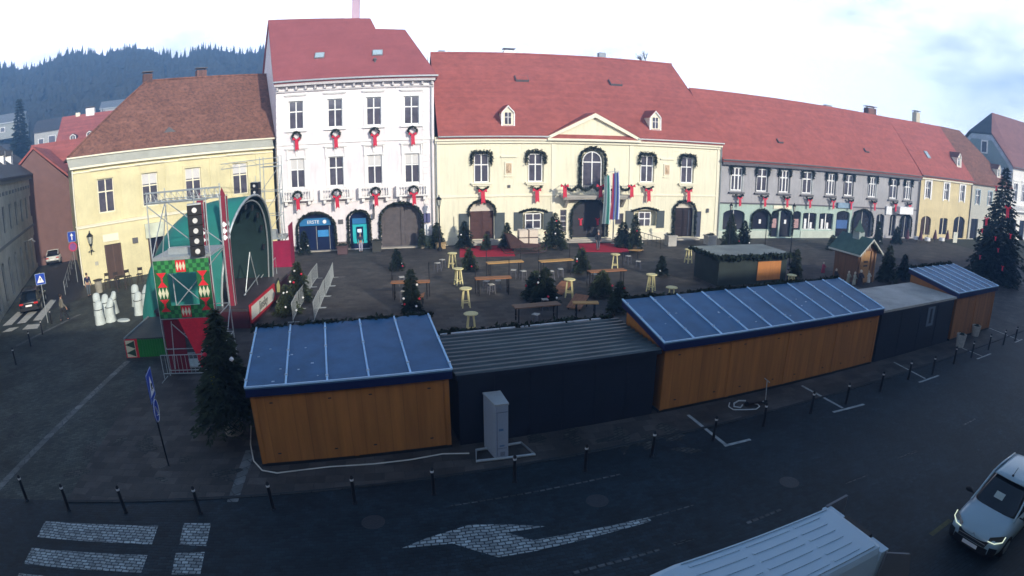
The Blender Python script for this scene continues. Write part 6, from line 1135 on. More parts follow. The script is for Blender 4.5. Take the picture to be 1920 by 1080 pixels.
# ================================================================== SLEIGH WITH PRESENT, PLANTERS, BINS
o = at(985, 474); r = empty('sleigh', (o.x, o.y, 0), radians(11), 'dark decorative sleigh carrying a big white present before the town hall', 'sleigh')
wd_ = mat('sleigh_wood', (.05, .022, .02), .6, .3, 4); q = MB()
for y in (-.5, .5): q.tube([(-2.0, y, .5), (-1.9, y, .15), (-1.5, y, .06), (1.3, y, .06), (1.7, y, .25), (1.75, y, .6)], .045, 6); q.beam((-1.0, y, .06), (-1.0, y, .5), .06); q.beam((.9, y, .06), (.9, y, .5), .06)
q.build('runner', wd_, r); q = MB(); q.box(-1.4, 1.2, -.55, .55, .5, .58); q.prism([(-1.4, -.55, .58), (-1.4, .55, .58), (-1.75, .55, 1.7), (-1.75, -.55, 1.7)], (.08, 0, 0)); q.prism([(-1.4, -.55, .58), (1.2, -.55, .58), (1.2, -.55, .8), (-.2, -.55, .9), (-1.0, -.55, 1.5), (-1.7, -.55, 1.65)], (0, .05, 0)); q.prism([(-1.4, .5, .58), (1.2, .5, .58), (1.2, .5, .8), (-.2, .5, .9), (-1.0, .5, 1.5), (-1.7, .5, 1.65)], (0, .05, 0)); q.build('sleigh_body', wd_, r)
q = MB(); q.box(-.15, .0, -.12, .12, .585, 1.2); 
q = MB(); q.box(-.6, 1.0, -.45, .45, .585, 1.95); g_ = tag(q.build('present', mat('present_cream', (.66, .56, .46), .6, .08), None), 'large cream present tied with dark ribbon on the sleigh', 'present'); g_.matrix_world = Matrix.Translation(o) @ Matrix.Rotation(radians(11), 4, 'Z'); q = MB(); q.box(.15, .25, -.462, .462, .58, 1.962); q.box(-.612, 1.012, -.464, .464, 1.3, 1.38); q.build('ribbon', wd_, g_)
for i, (p, w_, h_, m_, lb) in enumerate((((1257, 461), 1.0, 1.0, 'pale', 'pale cube planter left of the right door of the town hall'), ((1331, 459), 1.1, .9, 'pale', 'pale cube planter right of the right door of the town hall'), ((826, 466), 1.0, .55, 'wood', 'low wooden planter box by the lantern post'), ((707, 472), .9, .95, 'dark', 'dark planter between the cash machine and the grey gate'), ((643, 476), 1.0, .7, 'brown', 'brown planter between the bank front and the cash machine'), ((802, 464), .8, 1.0, 'teal', 'dark teal bin at the right corner of the pink house'))):
    c_ = dict(pale=(.42, .40, .36), wood=(.35, .25, .13), dark=(.05, .05, .045), brown=(.10, .06, .065), teal=(.03, .05, .05))[m_]; rr = empty('planter' if m_ != 'teal' else 'bin', at(*p), radians(11), lb, 'planter' if m_ != 'teal' else 'bin')
    q = MB(); q.prism([(-w_ / 2 * .85, -w_ / 2 * .85, 0), (w_ / 2 * .85, -w_ / 2 * .85, 0), (w_ / 2 * .85, w_ / 2 * .85, 0), (-w_ / 2 * .85, w_ / 2 * .85, 0)], (0, 0, h_ * .9)); q.box(-w_ / 2, w_ / 2, -w_ / 2, w_ / 2, h_ * .901, h_); q.build('box', mat('planter_' + m_, c_, .8, .15), rr)
    if m_ != 'teal': q = MB(); clump_path(q, [(-w_ * .35, 0, h_ + .05), (w_ * .35, 0, h_ + .05)], .22, .03, .16, i, 6); q.build('plants', garland_m, rr)
# thin railing right of the flagpole
q = MB(); A_, B_ = at(1200, 455), at(1238, 468); L0 = (B_ - A_).length; q.tube([(0, 0, 0), (0, 0, 1.0), (L0, 0, 1.0), (L0, 0, 0)], .03, 6); q.tube([(0, 0, .5), (L0, 0, .5)], .02, 6); [q.tube([(L0 * k / 5, 0, 0), (L0 * k / 5, 0, 1)], .02, 5) for k in range(1, 5)]
tag(q.build('railing', black_m, None, loc=A_, rz=atan2(B_.y - A_.y, B_.x - A_.x)), 'thin dark handrail before the right part of the town hall', 'railing')
q = MB(); A_, B_ = at(123, 553), at(140, 488); L0 = (B_ - A_).length; [q.tube([(x, 0, 0), (x, 0, 1.0)], .03, 6) for x in [L0 * k / 6 for k in range(7)]]; q.tube([(0, 0, 1), (L0, 0, 1)], .03, 6); q.tube([(0, 0, .5), (L0, 0, .5)], .02, 6)
tag(q.build('railing', galv, None, loc=A_, rz=atan2(B_.y - A_.y, B_.x - A_.x)), 'grey pavement railing along the side street at the yellow corner', 'railing')
# pub furniture before the yellow house
dk_ = mat('pub_dark', (.035, .025, .02), .6, .2)
def pub_chair(p, an, lb, seatz=.78, h=1.25):
    r = empty('pub_chair', at(*p), radians(an), lb, 'chair', 'dark pub chairs before the yellow house'); q = MB(); q.box(-.22, .22, -.22, .22, seatz - .05, seatz); q.build('seat', dk_, r)
    q = MB(); q.beam((-.19, .2, seatz), (-.19, .26, h), .04); q.beam((.19, .2, seatz), (.19, .26, h), .04); q.box(-.17, .17, .22, .26, h - .25, h - .02); q.build('backrest', dk_, r)
    for sx in (-1, 1):
        for sy in (-1, 1): q = MB(); q.beam((sx * .18, sy * .18, seatz - .05), (sx * .21, sy * .21, 0), .04); q.build('leg', dk_, r)
for p, an, lb in (((203, 543), 30, 'dark pub chair left of the square yellow-topped table'), ((221, 541), 50, 'dark pub chair just left of the square pub table'), ((243, 536), 60, 'dark pub chair right of the square pub table'), ((264, 532), 20, 'dark pub chair farthest right at the yellow wall')): pub_chair(p, an, lb)
r = empty('pub_table', at(229, 545), radians(45), 'high square pub table before the brown door of the yellow house', 'table'); q = MB(); q.box(-.4, .4, -.4, .4, 1.02, 1.08); q.build('table_top', dk_, r)
for sx in (-1, 1):
    for sy in (-1, 1): q = MB(); q.beam((sx * .35, sy * .35, 1.02), (sx * .35, sy * .35, 0), .06); q.build('leg', dk_, r)
r = empty('barrel_table', at(187, 549), radians(45), 'pale grey barrel table with dark top at the yellow corner', 'table'); q = MB(); q.lathe([(.28, 0), (.32, .5), (.30, .95)], 14); q.build('barrel', mat('barrel_grey', (.30, .28, .22), .7, .2), r); q = MB(); q.lathe([(.4, .951), (.4, 1.0)], 16); q.build('table_top', dk_, r)
# white covered chairs
cov = mat('cover_white', (.50, .55, .52), .6, .1, 3, .3, 8)
def covered_chair(p, an, lb, s=1.0):
    r = empty('covered_chair', at(*p), radians(an), lb, 'covered chair', 'white-covered chairs left of the stage'); q = MB(); n = 16
    pr = [(.36, .38, 0, 0), (.33, .34, .0, .25), (.30, .30, .0, .55), (.28, .28, .02, .85), (.27, .22, .12, 1.08), (.26, .17, .18, 1.22), (.22, .14, .2, 1.34), (.12, .09, .2, 1.41), (.01, .01, .2, 1.43)]; R = random.Random(int(p[0]))
    for (a, b, y, z) in pr:
        for j in range(n): w = 1 + .09 * cos(j * 4.0 + R.random() * .8) * (1.1 - z / 1.7); q.v.append((a * s * w * cos(2 * pi * j / n), s * (y + b * w * sin(2 * pi * j / n)), s * z))
    for k in range(len(pr) - 1):
        for j in range(n): a = k * n + j; b = k * n + (j + 1) % n; q.f.append((a, b, b + n, a + n)); q.mi.append(0)
    q.build('cover', cov, r, smooth=True); q = MB(); q.tube([((.29 * s) * cos(t), (.02 + .29 * math.sin(t)) * s, .92 * s) for t in [2 * pi * k / 14 for k in range(14)]], .02, 5, close=True); q.build('strap', black_m, r)
for p, an, lb in (((189, 608), 20, 'white-covered chair, nearest left of the left cluster'), ((209, 603), -15, 'white-covered chair, nearest right of the left cluster'), ((186, 591), 40, 'white-covered chair, farthest left of the left cluster'), ((214, 588), -30, 'white-covered chair, farthest right of the left cluster'), ((200, 594), 10, 'white-covered chair in the middle of the left cluster'), ((262, 590), 10, 'white-covered chair nearest in the right cluster by the canopy'), ((257, 574), 30, 'white-covered chair farthest in the right cluster by the canopy'), ((275, 575), -20, 'white-covered chair touching the green canopy')): covered_chair(p, an, lb)
for p, lb in (((232, 602), 'flat pale round lid lying between the covered chairs'),): q = MB(); q.lathe([(.42, 0), (.42, .05), (.36, .09)], 18, (0, 0, 0), 1.2, .7); tag(q.build('lid', cov, None, loc=at(*p)), lb, 'lid')
# cafe tables and pots before the small yellow house on the right
for i, (px_, kind) in enumerate(((1718, 'w'), (1738, 'w'), (1752, 'd'), (1765, 'w'), (1775, 'd'), (1790, 'b'), (1700, 'd'), (1725, 'd'))):
    o = at(px_, 457 if i % 2 else 455)
    if kind == 'w': r = empty('cafe_table', o, .3 * i, '%s white-clothed cafe table before the small yellow house' % ('first', 'second', 'x', 'third')[i], 'cafe table', 'white-clothed cafe tables'); q = MB(); q.lathe([(.42, .35), (.40, .72), (.40, .75)], 14); q.build('tablecloth', white_paint, r); q = MB(); q.tube([(0, 0, 0), (0, 0, .36)], .04); q.build('leg', black_m, r)
    elif kind == 'd': r = empty('parasol', o, .3 * i, 'folded dark purple parasol, %s from the left before the small yellow house' % {2: 'third', 4: 'fourth', 6: 'first', 7: 'second'}[i], 'parasol', 'folded parasols before the yellow cafe'); q = MB(); q.tube([(0, 0, 0), (0, 0, 1.6)], .03); q.build('pole', black_m, r); q = MB(); q.lathe([(.32, .45), (.22, 1.0), (.05, 1.65)], 10); q.build('folded_cloth', mat('parasol_cloth', (.10, .04, .06), .8, .2), r)
    else: r = empty('menu_board', o, radians(10), 'white menu board standing before the arched door of the small yellow house', 'menu board'); q = MB(); q.box(-.5, .5, -.03, .03, .1, 1.5); q.build('board', mat('board_pale', (.6, .6, .5), .6), r); q = MB(); q.beam((-.4, .03, 1.3), (-.4, .5, 0), .04); q.beam((.4, .03, 1.3), (.4, .5, 0), .04); q.build('leg', black_m, r)

# ================================================================== PEOPLE
def person(loc, rz, label, top, legs, hair=(.03, .02, .015), pose='stand', coat=False, h=1.75):
    r = empty('person', loc, rz, label, 'person'); k = h / 1.75
    st = dict(stand=((.09, .02), (-.09, -.02)), walk=((.09, .24), (-.09, -.26)))[pose]
    def skin(name, V, E, Rr, m, sub=2):
        me = bpy.data.meshes.new(name); me.from_pydata([tuple(Vector(v) * k) for v in V], E, []); me.materials.append(m); o = bpy.data.objects.new(name, me); COL.objects.link(o); o.parent = r
        md = o.modifiers.new('skin', 'SKIN'); md.use_smooth_shade = True
        for i, rr in enumerate(Rr): me.skin_vertices[0].data[i].radius = (rr[0] * k, rr[1] * k) if isinstance(rr, tuple) else (rr * k, rr * k)
        me.skin_vertices[0].data[0].use_root = True; s = o.modifiers.new('subsurf', 'SUBSURF'); s.levels = s.render_levels = sub; return o
    (xl, yl), (xr, yr) = st; aw = .05 if pose == 'stand' else .16
    V = [(0, 0, .95), (0, 0, 1.15), (0, 0, 1.38), (0, -.0, 1.50), (0, -.015, 1.60), (0, -.02, 1.70)]; Rr = [(.13, .10), (.13, .09), (.15, .09), .05, (.075, .09), (.06, .075)]; E = [(0, 1), (1, 2), (2, 3), (3, 4), (4, 5)]
    def add(p, rr, par): V.append(p); Rr.append(rr); E.append((par, len(V) - 1)); return len(V) - 1
    for s_, (xx, yy) in ((1, st[0]), (-1, st[1])):
        a = add((s_ * .09, 0, .90), .085, 0); a = add((s_ * .10, yy * .55 - .01, .50), .058, a); a = add((xx if xx else s_ * .1, yy, .09), .038, a); a = add((xx, yy - .12, .035), .03, a)
        a = add((s_ * .19, 0, 1.40), .055, 2); a = add((s_ * .24, s_ * aw * .3 + .02, 1.14), .042, a); a = add((s_ * .25, s_ * aw - .06, .90), .030, a); w_ = add((s_ * .25, s_ * aw - .09, .83), (.035, .018), a)
        for f, (dx, dl) in enumerate(((-.026, .075), (-.009, .09), (.009, .085), (.026, .07))): b = add((s_ * .25 + dx * .4, s_ * aw - .09 + dx, .80), .010, w_); add((s_ * .245 + dx * .4, s_ * aw - .115 + dx, .80 - dl), .008, b)
        add((s_ * .22, s_ * aw - .13, .80), .010, w_)
    skin('body', V, E, Rr, skin_m, 1)
    V = [(0, 0, 1.02 if not coat else .78), (0, 0, 1.18), (0, 0, 1.38), (0, 0, 1.47)]; Rr = [(.165, .13) if not coat else (.19, .15), (.155, .115), (.17, .12), (.08, .07)]; E = [(0, 1), (1, 2), (2, 3)]
    for s_ in (1, -1): a = add((s_ * .19, 0, 1.40), .075, 2); a = add((s_ * .245, s_ * aw * .3 + .02, 1.14), .060, a); add((s_ * .255, s_ * aw - .05, .92), .048, a)
    skin('jacket', V, E, Rr, top)
    V = [(0, 0, .98)]; Rr = [(.145, .115)]; E = []
    for (xx, yy), s_ in ((st[0], 1), (st[1], -1)): a = add((s_ * .095, 0, .86), .10, 0); a = add((s_ * .10, yy * .55 - .01, .50), .074, a); add((xx, yy, .11), .058, a)
    skin('trousers', V, E, Rr, legs)
    for (xx, yy) in st: q = MB(); q.lathe([(.045 * k, 0), (.05 * k, .04 * k), (.035 * k, .09 * k)], 10, (xx * k, (yy - .05) * k, 0), 1, 2.4); q.build('shoe', black_m, r)
    q = MB(); q.lathe([(.088 * k, 1.60 * k), (.100 * k, 1.68 * k), (.09 * k, 1.745 * k), (.05 * k, 1.785 * k), (.01, 1.79 * k)], 12, (0, .012, 0), .9, 1.05); hm = bpy.data.materials.new('hair'); q.build('hair', mat('hair_%d' % int(hair[0] * 1000), hair, .7, .2, 9), r, smooth=True)
    q = MB()
    for x in (-.03, .03): q.lathe([(.004, -.006), (.009, 0), (.004, .006)], 8, (x * k, -.107 * k, 1.655 * k))
    q.build('eye', black_m, r); q = MB(); q.prism([(-.012 * k, -.10 * k, 1.615 * k), (.012 * k, -.10 * k, 1.615 * k), (0, -.10 * k, 1.655 * k)], (0, -.025 * k, 0)); q.build('nose', skin_m, r); return r
person(at(121, 602), radians(150), 'person in a beige-grey coat walking away across the lane by the crossing', mat('coat_beige', (.16, .15, .12), .8, .15), mat('trousers_dark', (.02, .02, .022), .8, .15), pose='walk', coat=True)
person(at(677, 474), radians(191), 'person in navy jacket and pale trousers using the turquoise cash machine', mat('jacket_navy', (.035, .035, .075), .8, .15), mat('trousers_pale', (.36, .36, .46), .8, .1), (.25, .22, .2))
person(at(1121, 470), radians(20), 'person in dark clothes standing on the red carpet at the middle gate', mat('jacket_black', (.015, .016, .022), .8, .15), mat('trousers_slate', (.08, .10, .12), .8, .15), (.25, .22, .2), coat=True)
person(at(168, 556), radians(60), 'person in dark blue partly beside the barrel table at the yellow corner', mat('jacket_blue', (.025, .03, .07), .8, .15), mat('trousers_slate', (.08, .10, .12), .8, .15))

# ================================================================== VEHICLES
def car(loc, rz, label, paint, L=4.3, Wd=1.82, Hh=1.5, tail=False, logo=True):
    """front bumper at x=0, rear at x=L"""
    r = empty('car', loc, rz, label, 'car'); hw = Wd / 2
    def loft(name, secs, m, parent, sub=2):
        q = MB(); n = len(secs[0]); 
        for s_ in secs: q.v += s_
        for i in range(len(secs) - 1):
            for j in range(n - 1): a = i * n + j; q.f.append((a, a + 1, a + n + 1, a + n)); q.mi.append(0)
        q.f.append(tuple(range(n))[::-1]); q.f.append(tuple((len(secs) - 1) * n + j for j in range(n))); q.mi += [0, 0]
        o = q.build(name, m, parent, smooth=True); s = o.modifiers.new('s', 'SUBSURF'); s.levels = s.render_levels = sub; return o
    def sec(x, zb, zs, zt, w, wt): return [(x, -w * .9, zb), (x, -w, zb + .15), (x, -w, zs), (x, -wt, zt - .02), (x, -wt * .4, zt + .015), (x, wt * .4, zt + .015), (x, wt, zt - .02), (x, w, zs), (x, w, zb + .15), (x, w * .9, zb)]
    S_ = [sec(.0, .30, .50, .62, hw * .62, hw * .50), sec(.10, .20, .58, .72, hw * .84, hw * .68), sec(.35, .18, .66, .84, hw * .96, hw * .80), sec(.8, .18, .72, .93, hw, hw * .84), sec(1.25, .18, .76, .99, hw, hw * .86), sec(1.9, .18, .80, 1.0, hw, hw * .88), sec(3.2, .18, .84, 1.02, hw, hw * .88), sec(L - .35, .2, .84, 1.0, hw * .97, hw * .84), sec(L - .05, .3, .76, .9, hw * .86, hw * .72), sec(L, .38, .66, .78, hw * .7, hw * .6)]
    body_ = loft('body', S_, paint, r)
    def gs(x, z0, z1, w0, w1): return [(x, -w0, z0), (x, -(w0 + w1) / 2 - .02, (z0 + z1) / 2), (x, -w1, z1 - .03), (x, -w1 * .5, z1 + .01), (x, w1 * .5, z1 + .01), (x, w1, z1 - .03), (x, (w0 + w1) / 2 + .02, (z0 + z1) / 2), (x, w0, z0)]
    roof_x0, roof_x1 = 1.98, L - .75
    gsec = [gs(1.02, .94, .97, hw * .80, hw * .76), gs(1.45, .94, 1.20, hw * .85, hw * .72), gs(roof_x0, .94, Hh - .03, hw * .86, hw * .68), gs(2.6, .94, Hh + .01, hw * .86, hw * .69), gs(roof_x1, .94, Hh - .06, hw * .84, hw * .67), gs(L - .32, .94, 1.12, hw * .80, hw * .68), gs(L - .12, .92, .96, hw * .76, hw * .66)]
    cab = loft('cabin_glass', gsec, mat('car_glass', (.004, .006, .008), .06, .1, spec=.7), r)
    # painted roof skin over the glasshouse
    q = MB(); nx, ny = 10, 8; i0 = 0
    for i in range(nx + 1):
        x = roof_x0 - .02 + (roof_x1 - roof_x0 + .04) * i / nx
        for j in range(ny + 1): y = (j / ny * 2 - 1); q.v.append((x - .10 * (1 - y * y) * (1 if i == 0 else 0), y * hw * .72, Hh + .012 - .055 * y ** 4 - .05 * ((x - 2.7) / 1.2) ** 2))
    for i in range(nx):
        for j in range(ny): a = i * (ny + 1) + j; q.f.append((a, a + ny + 1, a + ny + 2, a + 1)); q.mi.append(0)
    ro = q.build('roof', paint, r, smooth=True); sm = ro.modifiers.new('t', 'SOLIDIFY'); sm.thickness = .03
    q = MB()
    for s_ in (-1, 1): q.tube([(.98, s_ * hw * .84, .96), (1.45, s_ * hw * .80, 1.20), (roof_x0, s_ * hw * .73, Hh - .04), (2.7, s_ * hw * .725, Hh - .01), (roof_x1, s_ * hw * .71, Hh - .07), (L - .3, s_ * hw * .75, 1.08)], .035, 6)
    q.build('pillar', paint, r, smooth=True)
    for x in (.78, L - .80):
        for s_ in (-1, 1):
            q = MB(); q.tube([(x, s_ * (hw - .20), .32), (x, s_ * (hw + .005), .32)], .32, 22); w_ = q.build('wheel', rubber_m, r); q = MB(); q.tube([(x, s_ * (hw + .006), .32), (x, s_ * (hw + .015), .32)], .2, 16); q.build('rim', metal_grey, w_)
    hl = mat('headlight_glass', (.45, .5, .5), .1, .1, spec=.8)
    for s_ in (-1, 1):
        q = MB(); y0, y1 = s_ * hw * .52, s_ * hw * .93
        q.prism([(.055, y0, .60), (.30, y1, .66), (.42, y1 * 1.01, .80), (.13, y0, .70)], (-.035, 0, .03)); ho = q.build('headlight', mat('lamp_dark', (.02, .025, .025), .1, .1, spec=.8), r)
        q = MB(); q.tube([(.02, y0, .645), (.10, s_ * hw * .74, .625), (.25, y1, .69), (.36, y1 * 1.01, .82)], .018, 6); q.build('light_strip', mat('drl', (.7, .75, .6), .3, .05, emis=((.9, 1, .75), .5)), ho)
        q = MB(); q.lathe([(.02, -.07), (.10, -.03), (.10, .05), (.03, .09)], 10, (1.32, s_ * (hw + .13), 1.02), .8, 1.2); q.tube([(1.35, s_ * hw * .9, .97), (1.33, s_ * (hw + .08), .99)], .025); q.build('mirror', black_m if tail is False else paint, r)
        q = MB(); q.box(L - .10, L - .015, s_ * hw * .72 - .13, s_ * hw * .72 + .13, .66, .86) if not tail else q.box(L - .06, L + .005, s_ * hw * .66 - .16, s_ * hw * .66 + .16, .70, .82); q.build('tail_light', mat('tail_red', (.35, .01, .01), .2, .1, emis=((1, .1, .05), .15)), r)
    q = MB(); q.prism([(-.005, -hw * .5, .44), (-.005, hw * .5, .44), (.06, hw * .56, .60), (.06, -hw * .56, .60)], (-.03, 0, 0)); q.box(-.025, .09, -hw * .62, hw * .62, .20, .40); q.prism([(.01, -hw * .66, .40), (.12, -hw * .9, .40), (.12, -hw * .86, .22), (.02, -hw * .66, .20)], (0, 0, .10)); q.prism([(.01, hw * .66, .40), (.02, hw * .66, .20), (.12, hw * .86, .22), (.12, hw * .9, .40)], (0, 0, .10)); go = q.build('grille', black_m, r)
    q = MB(); q.box(-.045, -.036, -hw * .5, hw * .5, .53, .545); q.build('grille_trim', metal_grey, go)
    if logo: q = MB(); q.tube([(-.04, -.0, .70), (-.045, -.075, .60), (-.04, 0, .50), (-.045, .075, .60)], .016, 6, close=True); q.build('emblem', mat('chrome', (.7, .7, .7), .15, .05, metal=1), go)
    q = MB(); q.box(-.032, -.022, -.26, .26, .27, .38) if not tail else q.box(L + .0, L + .012, -.26, .26, .56, .68); q.build('number_plate', white_paint, r)
    q = MB(); q.box(L - .04, L + .03, -hw * .8, hw * .8, .28, .48); q.build('rear_bumper', black_m, r)
    q = MB(); q.tube([(2.12, .05, Hh - .01), (2.10, .05, Hh + .03)], .04, 10); q.tube([(2.14, .05, Hh + .03), (2.42, .05, Hh + .16)], .010, 5); q.build('antenna', black_m, r)
    return r
paint_w = mat('paint_white', (.30, .42, .48), .28, .03, .6, spec=.5, coat=.5)
dwn = radians(-171)
c_ = (at(1815, 952, .9) + at(1878, 1012, .9)) / 2; c_ = at(1826, 1010, .55)
cr_ = car((c_.x + .02, c_.y + .08, 0), radians(21), 'white-silver hatchback parked at the lower right, seen from the front', paint_w, 4.5, 1.88, 1.62)
q = MB(); q.box(1.20, 1.42, -.28, .02, .985, .99); o = q.build('windscreen_note', mat('note', (.35, .42, .40), .6), cr_); o.location = (.06, 0, .115); o.rotation_euler = (0, radians(-30), 0); o.location = (.0, .0, .14)
rb_ = at(57, 590); hd = radians(128); car((rb_.x + 4.3 * cos(hd), rb_.y + 4.3 * sin(hd), 0), hd + pi, 'black car seen from behind on the left crossing', mat('paint_black', (.008, .009, .012), .25, .05, spec=.5, coat=.5), 4.3, 1.8, 1.55, True, False)
rb_ = at(100, 498); hd = radians(124); car((rb_.x + 4.2 * cos(hd), rb_.y + 4.2 * sin(hd), 0), hd + pi, 'white car driving away up the narrow side street', mat('paint_pale', (.55, .57, .54), .3, .04, spec=.5), 4.2, 1.8, 1.5, True, False)

# white van, nearest thing: only its roof and open rear door show
v0, v1, v2 = at(1203, 1064, 2.3), at(1548, 942, 2.3), at(1640, 1027, 2.3)
an = atan2(v1.y - v0.y, v1.x - v0.x); VW = 1.98; L0 = 5.9
fo_ = Vector((v1.x, v1.y)); fd, nd_ = Vector((cos(an), sin(an))), Vector((-sin(an), cos(an)))
r = empty('van', (fo_.x - fd.x * L0, fo_.y - fd.y * L0, 0), an, 'white panel van with ribbed roof parked at the bottom edge', 'van')
# local: x to the far right end (x=L0), y=0 is the square side, van body on -y
van_m = mat('van_white', (.42, .55, .64), .5, .05, .7, spec=.45, stain=.08)
q = MB(); prof = [(.0, .35), (.02, 1.2), (-.03, 1.75), (-.10, 2.15), (-.16, 2.27), (-.26, 2.30)]
sect = [(0 + a, z) for a, z in prof] + [(-VW - a, z) for a, z in prof[::-1]]
def vs(x, sc_=1.0, dz=0): return [(x, -VW / 2 + (y + VW / 2) * sc_, .35 + (z - .35) * (1 + dz)) for y, z in sect]
secs = [vs(.0, .9, -.25), vs(.9, .96, -.22), vs(1.3, .97, -.03), vs(1.8, 1, 0), vs(L0 - .12, 1, 0), vs(L0 - .02, .97, -.015)]; n = len(sect)
for s_ in secs: q.v += s_
for i in range(len(secs) - 1):
    for j in range(n - 1): a = i * n + j; q.f.append((a, a + 1, a + n + 1, a + n)); q.mi.append(0)
q.f.append(tuple(range(n))[::-1]); q.f.append(tuple((len(secs) - 1) * n + j for j in range(n))); q.mi += [0, 0]; vb = q.build('body', van_m, r)
q = MB()
for k in range(6):
    y = -.36 - k * (VW - .72) / 5
    for (xa, xb) in ((2.0, 3.15), (3.3, 4.45), (4.6, L0 - .55)): q.box(xa, xb, y - .028, y + .028, 2.299, 2.318)
q.box(1.9, L0 - .2, -.245, -.21, 2.29, 2.325); q.box(1.9, L0 - .2, -VW + .21, -VW + .245, 2.29, 2.325); q.build('roof_rib', van_m, vb)
q = MB(); q.box(L0 - .02, L0 + .16, -1.40, -.60, 2.14, 2.24); q.build('brake_light_housing', black_m, vb); q = MB(); q.box(L0 - .1, L0 + .14, -.55, -.04, .5, 2.2); q.box(L0 - .1, L0 + .14, -VW + .04, -1.45, .5, 2.2); q.build('rear_frame', van_m, vb)
q = MB(); q.prism([(L0 - .0, -.02, .55), (L0 + .88, .10, .55), (L0 + .90, .10, 1.7), (L0 + .84, .08, 2.18), (L0, -.04, 2.24)], (.01, -.06, 0)); do = q.build('rear_door', mat('van_inside', (.13, .14, .16), .6, .1), r)
q = MB(); q.box(L0 + .6, L0 + .80, .09, .14, 1.85, 1.93); q.build('handle', black_m, do)
q = MB(); q.prism([(L0, -VW + .02, .55), (L0 + .75, -VW - .35, .55), (L0 + .72, -VW - .33, 1.6), (L0 + .55, -VW - .26, 2.1), (L0, -VW + .02, 2.2)], (0, -.06, 0)); q.build('rear_door', mat('van_inside', (.16, .17, .18)), r)
for x in (1.0, L0 - 1.1):
    for y in (-.14, -VW + .14): q = MB(); q.tube([(x, y - .1, .34), (x, y + .1, .34)], .34, 20); q.build('wheel', rubber_m, r)
q = MB(); q.prism([(.92, -.25, 1.72), (1.28, -.3, 2.18), (1.28, -VW + .3, 2.18), (.92, -VW + .25, 1.72)], (-.03, 0, .01)); q.build('windscreen', mat('car_glass', (.004, .006, .008)), r)
for k in range(5):
    pass
line_px('road_marking', (1745, 1004), (1782, 976), .16, mat('yellow_line', (.07, .07, .025), .7, .3, 6))

# ================================================================== HAZE
HZ = MB(); HZ.box(-372, 372, -62, 402, -1, 84); hz = HZ.build('haze', None if False else bpy.data.materials.new('haze'), None); hm = hz.data.materials[0]; hm.use_nodes = True; t = hm.node_tree; t.nodes.clear()
pv = t.nodes.new('ShaderNodeVolumePrincipled'); pv.inputs['Color'].default_value = (.25, .52, 1.0, 1); pv.inputs['Density'].default_value = .0026; pv.inputs['Anisotropy'].default_value = .2; om = t.nodes.new('ShaderNodeOutputMaterial'); t.links.new(pv.outputs[0], om.inputs['Volume']); hz['kind'] = 'stuff'
# lettering curves become real meshes
bpy.context.view_layer.update(); dg = bpy.context.evaluated_depsgraph_get()
for o in [o for o in bpy.data.objects if o.type == 'FONT']:
    me = bpy.data.meshes.new_from_object(o.evaluated_get(dg)); m2 = bpy.data.objects.new('lettering', me); COL.objects.link(m2); m2.parent = o.parent; m2.matrix_basis = o.matrix_basis.copy()
    nm = o.name; bpy.data.objects.remove(o); m2.name = 'lettering'
for m_ in [m for m in bpy.data.materials if m.users == 0]: bpy.data.materials.remove(m_)

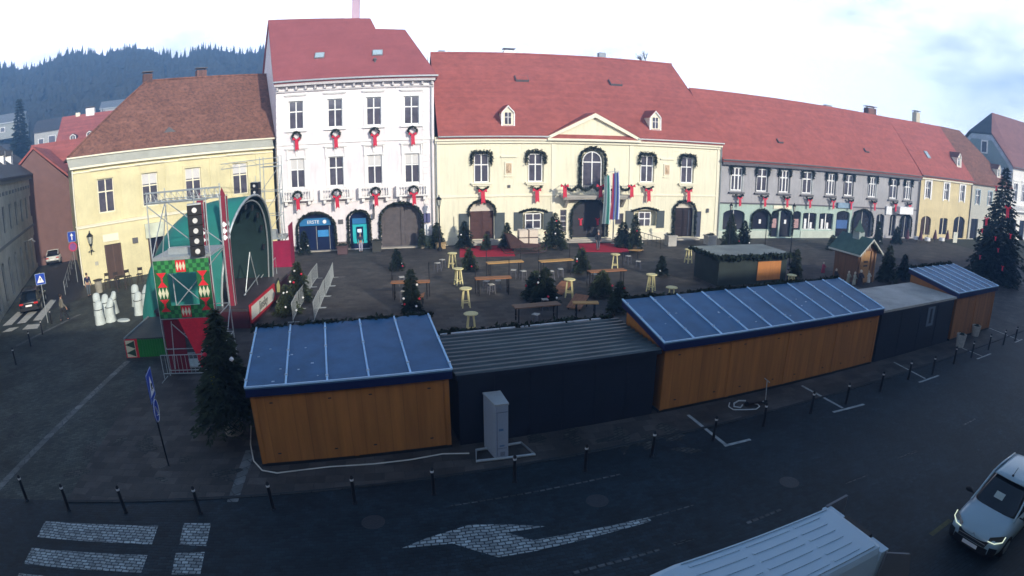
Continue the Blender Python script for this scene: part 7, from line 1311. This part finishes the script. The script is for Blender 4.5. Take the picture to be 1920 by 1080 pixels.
# separate pieces of a part become parts of their own
SPLIT = {'door_frame', 'plinth', 'doorstep', 'gutter', 'shutter', 'door_shutter', 'window_grille', 'wall_bracket', 'display_item', 'eye', 'upright', 'wall_relief', 'relief', 'window', 'side_cloth', 'rear_frame', 'runner', 'notice', 'badge', 'platform', 'pilaster', 'banner', 'zigzag', 'spotlight', 'spotlights', 'grille_trim', 'leg_frame', 'moulding', 'deck_edge', 'rim', 'post', 'leg', 'pillar', 'roof_rib', 'surround', 'batten', 'chimney_cap', 'brace', 'table_top'}
def split_pieces(o, gap=.06):
    if o.name.startswith('eye'): gap = .01
    me = o.data; n = len(me.vertices)
    if n > 6000 or me.users > 1: return
    par = list(range(n))
    def find(a):
        while par[a] != a: par[a] = par[par[a]]; a = par[a]
        return a
    for p in me.polygons:
        v = p.vertices; r_ = find(v[0])
        for k in v[1:]: par[find(k)] = r_
    isl = {}
    for i in range(n): isl.setdefault(find(i), []).append(i)
    if len(isl) < 2 or len(isl) > 200: return
    bb = []
    for k, vs_ in isl.items():
        c = [me.vertices[i].co for i in vs_]; bb.append([k, [min(q[a] for q in c) for a in range(3)], [max(q[a] for q in c) for a in range(3)]])
    cl = {b[0]: b[0] for b in bb}
    def f2(a):
        while cl[a] != a: a = cl[a]
        return a
    for i in range(len(bb)):
        for j in range(i + 1, len(bb)):
            if all(bb[i][1][a] - gap < bb[j][2][a] and bb[j][1][a] - gap < bb[i][2][a] for a in range(3)): cl[f2(bb[i][0])] = f2(bb[j][0])
    groups = {}
    for k in isl: groups.setdefault(f2(k), set()).update(isl[k])
    if not 1 < len(groups) <= 24: return
    first = True; polys = [(tuple(p.vertices), p.material_index, p.use_smooth) for p in me.polygons]; co = [tuple(v.co) for v in me.vertices]; mats = list(me.materials)
    for g_ in groups.values():
        idx = {v: i for i, v in enumerate(sorted(g_))}; fs = [p for p in polys if p[0][0] in g_]
        m2 = bpy.data.meshes.new(o.name.split('.')[0]); m2.from_pydata([co[v] for v in sorted(g_)], [], [tuple(idx[v] for v in p[0]) for p in fs])
        for m_ in mats: m2.materials.append(m_)
        m2.polygons.foreach_set('material_index', [p[1] for p in fs]); m2.polygons.foreach_set('use_smooth', [p[2] for p in fs]); m2.update()
        if first: o.data = m2; first = False
        else:
            c = bpy.data.objects.new(o.name.split('.')[0], m2); COL.objects.link(c); c.parent = o.parent; c.matrix_basis = o.matrix_basis.copy()
SPLIT |= {'folk_pattern', 'gable'}
for o in [o for o in bpy.data.objects if o.type == 'MESH' and o.parent and o.name.split('.')[0] in SPLIT and not o.children and not o.modifiers]: split_pieces(o)
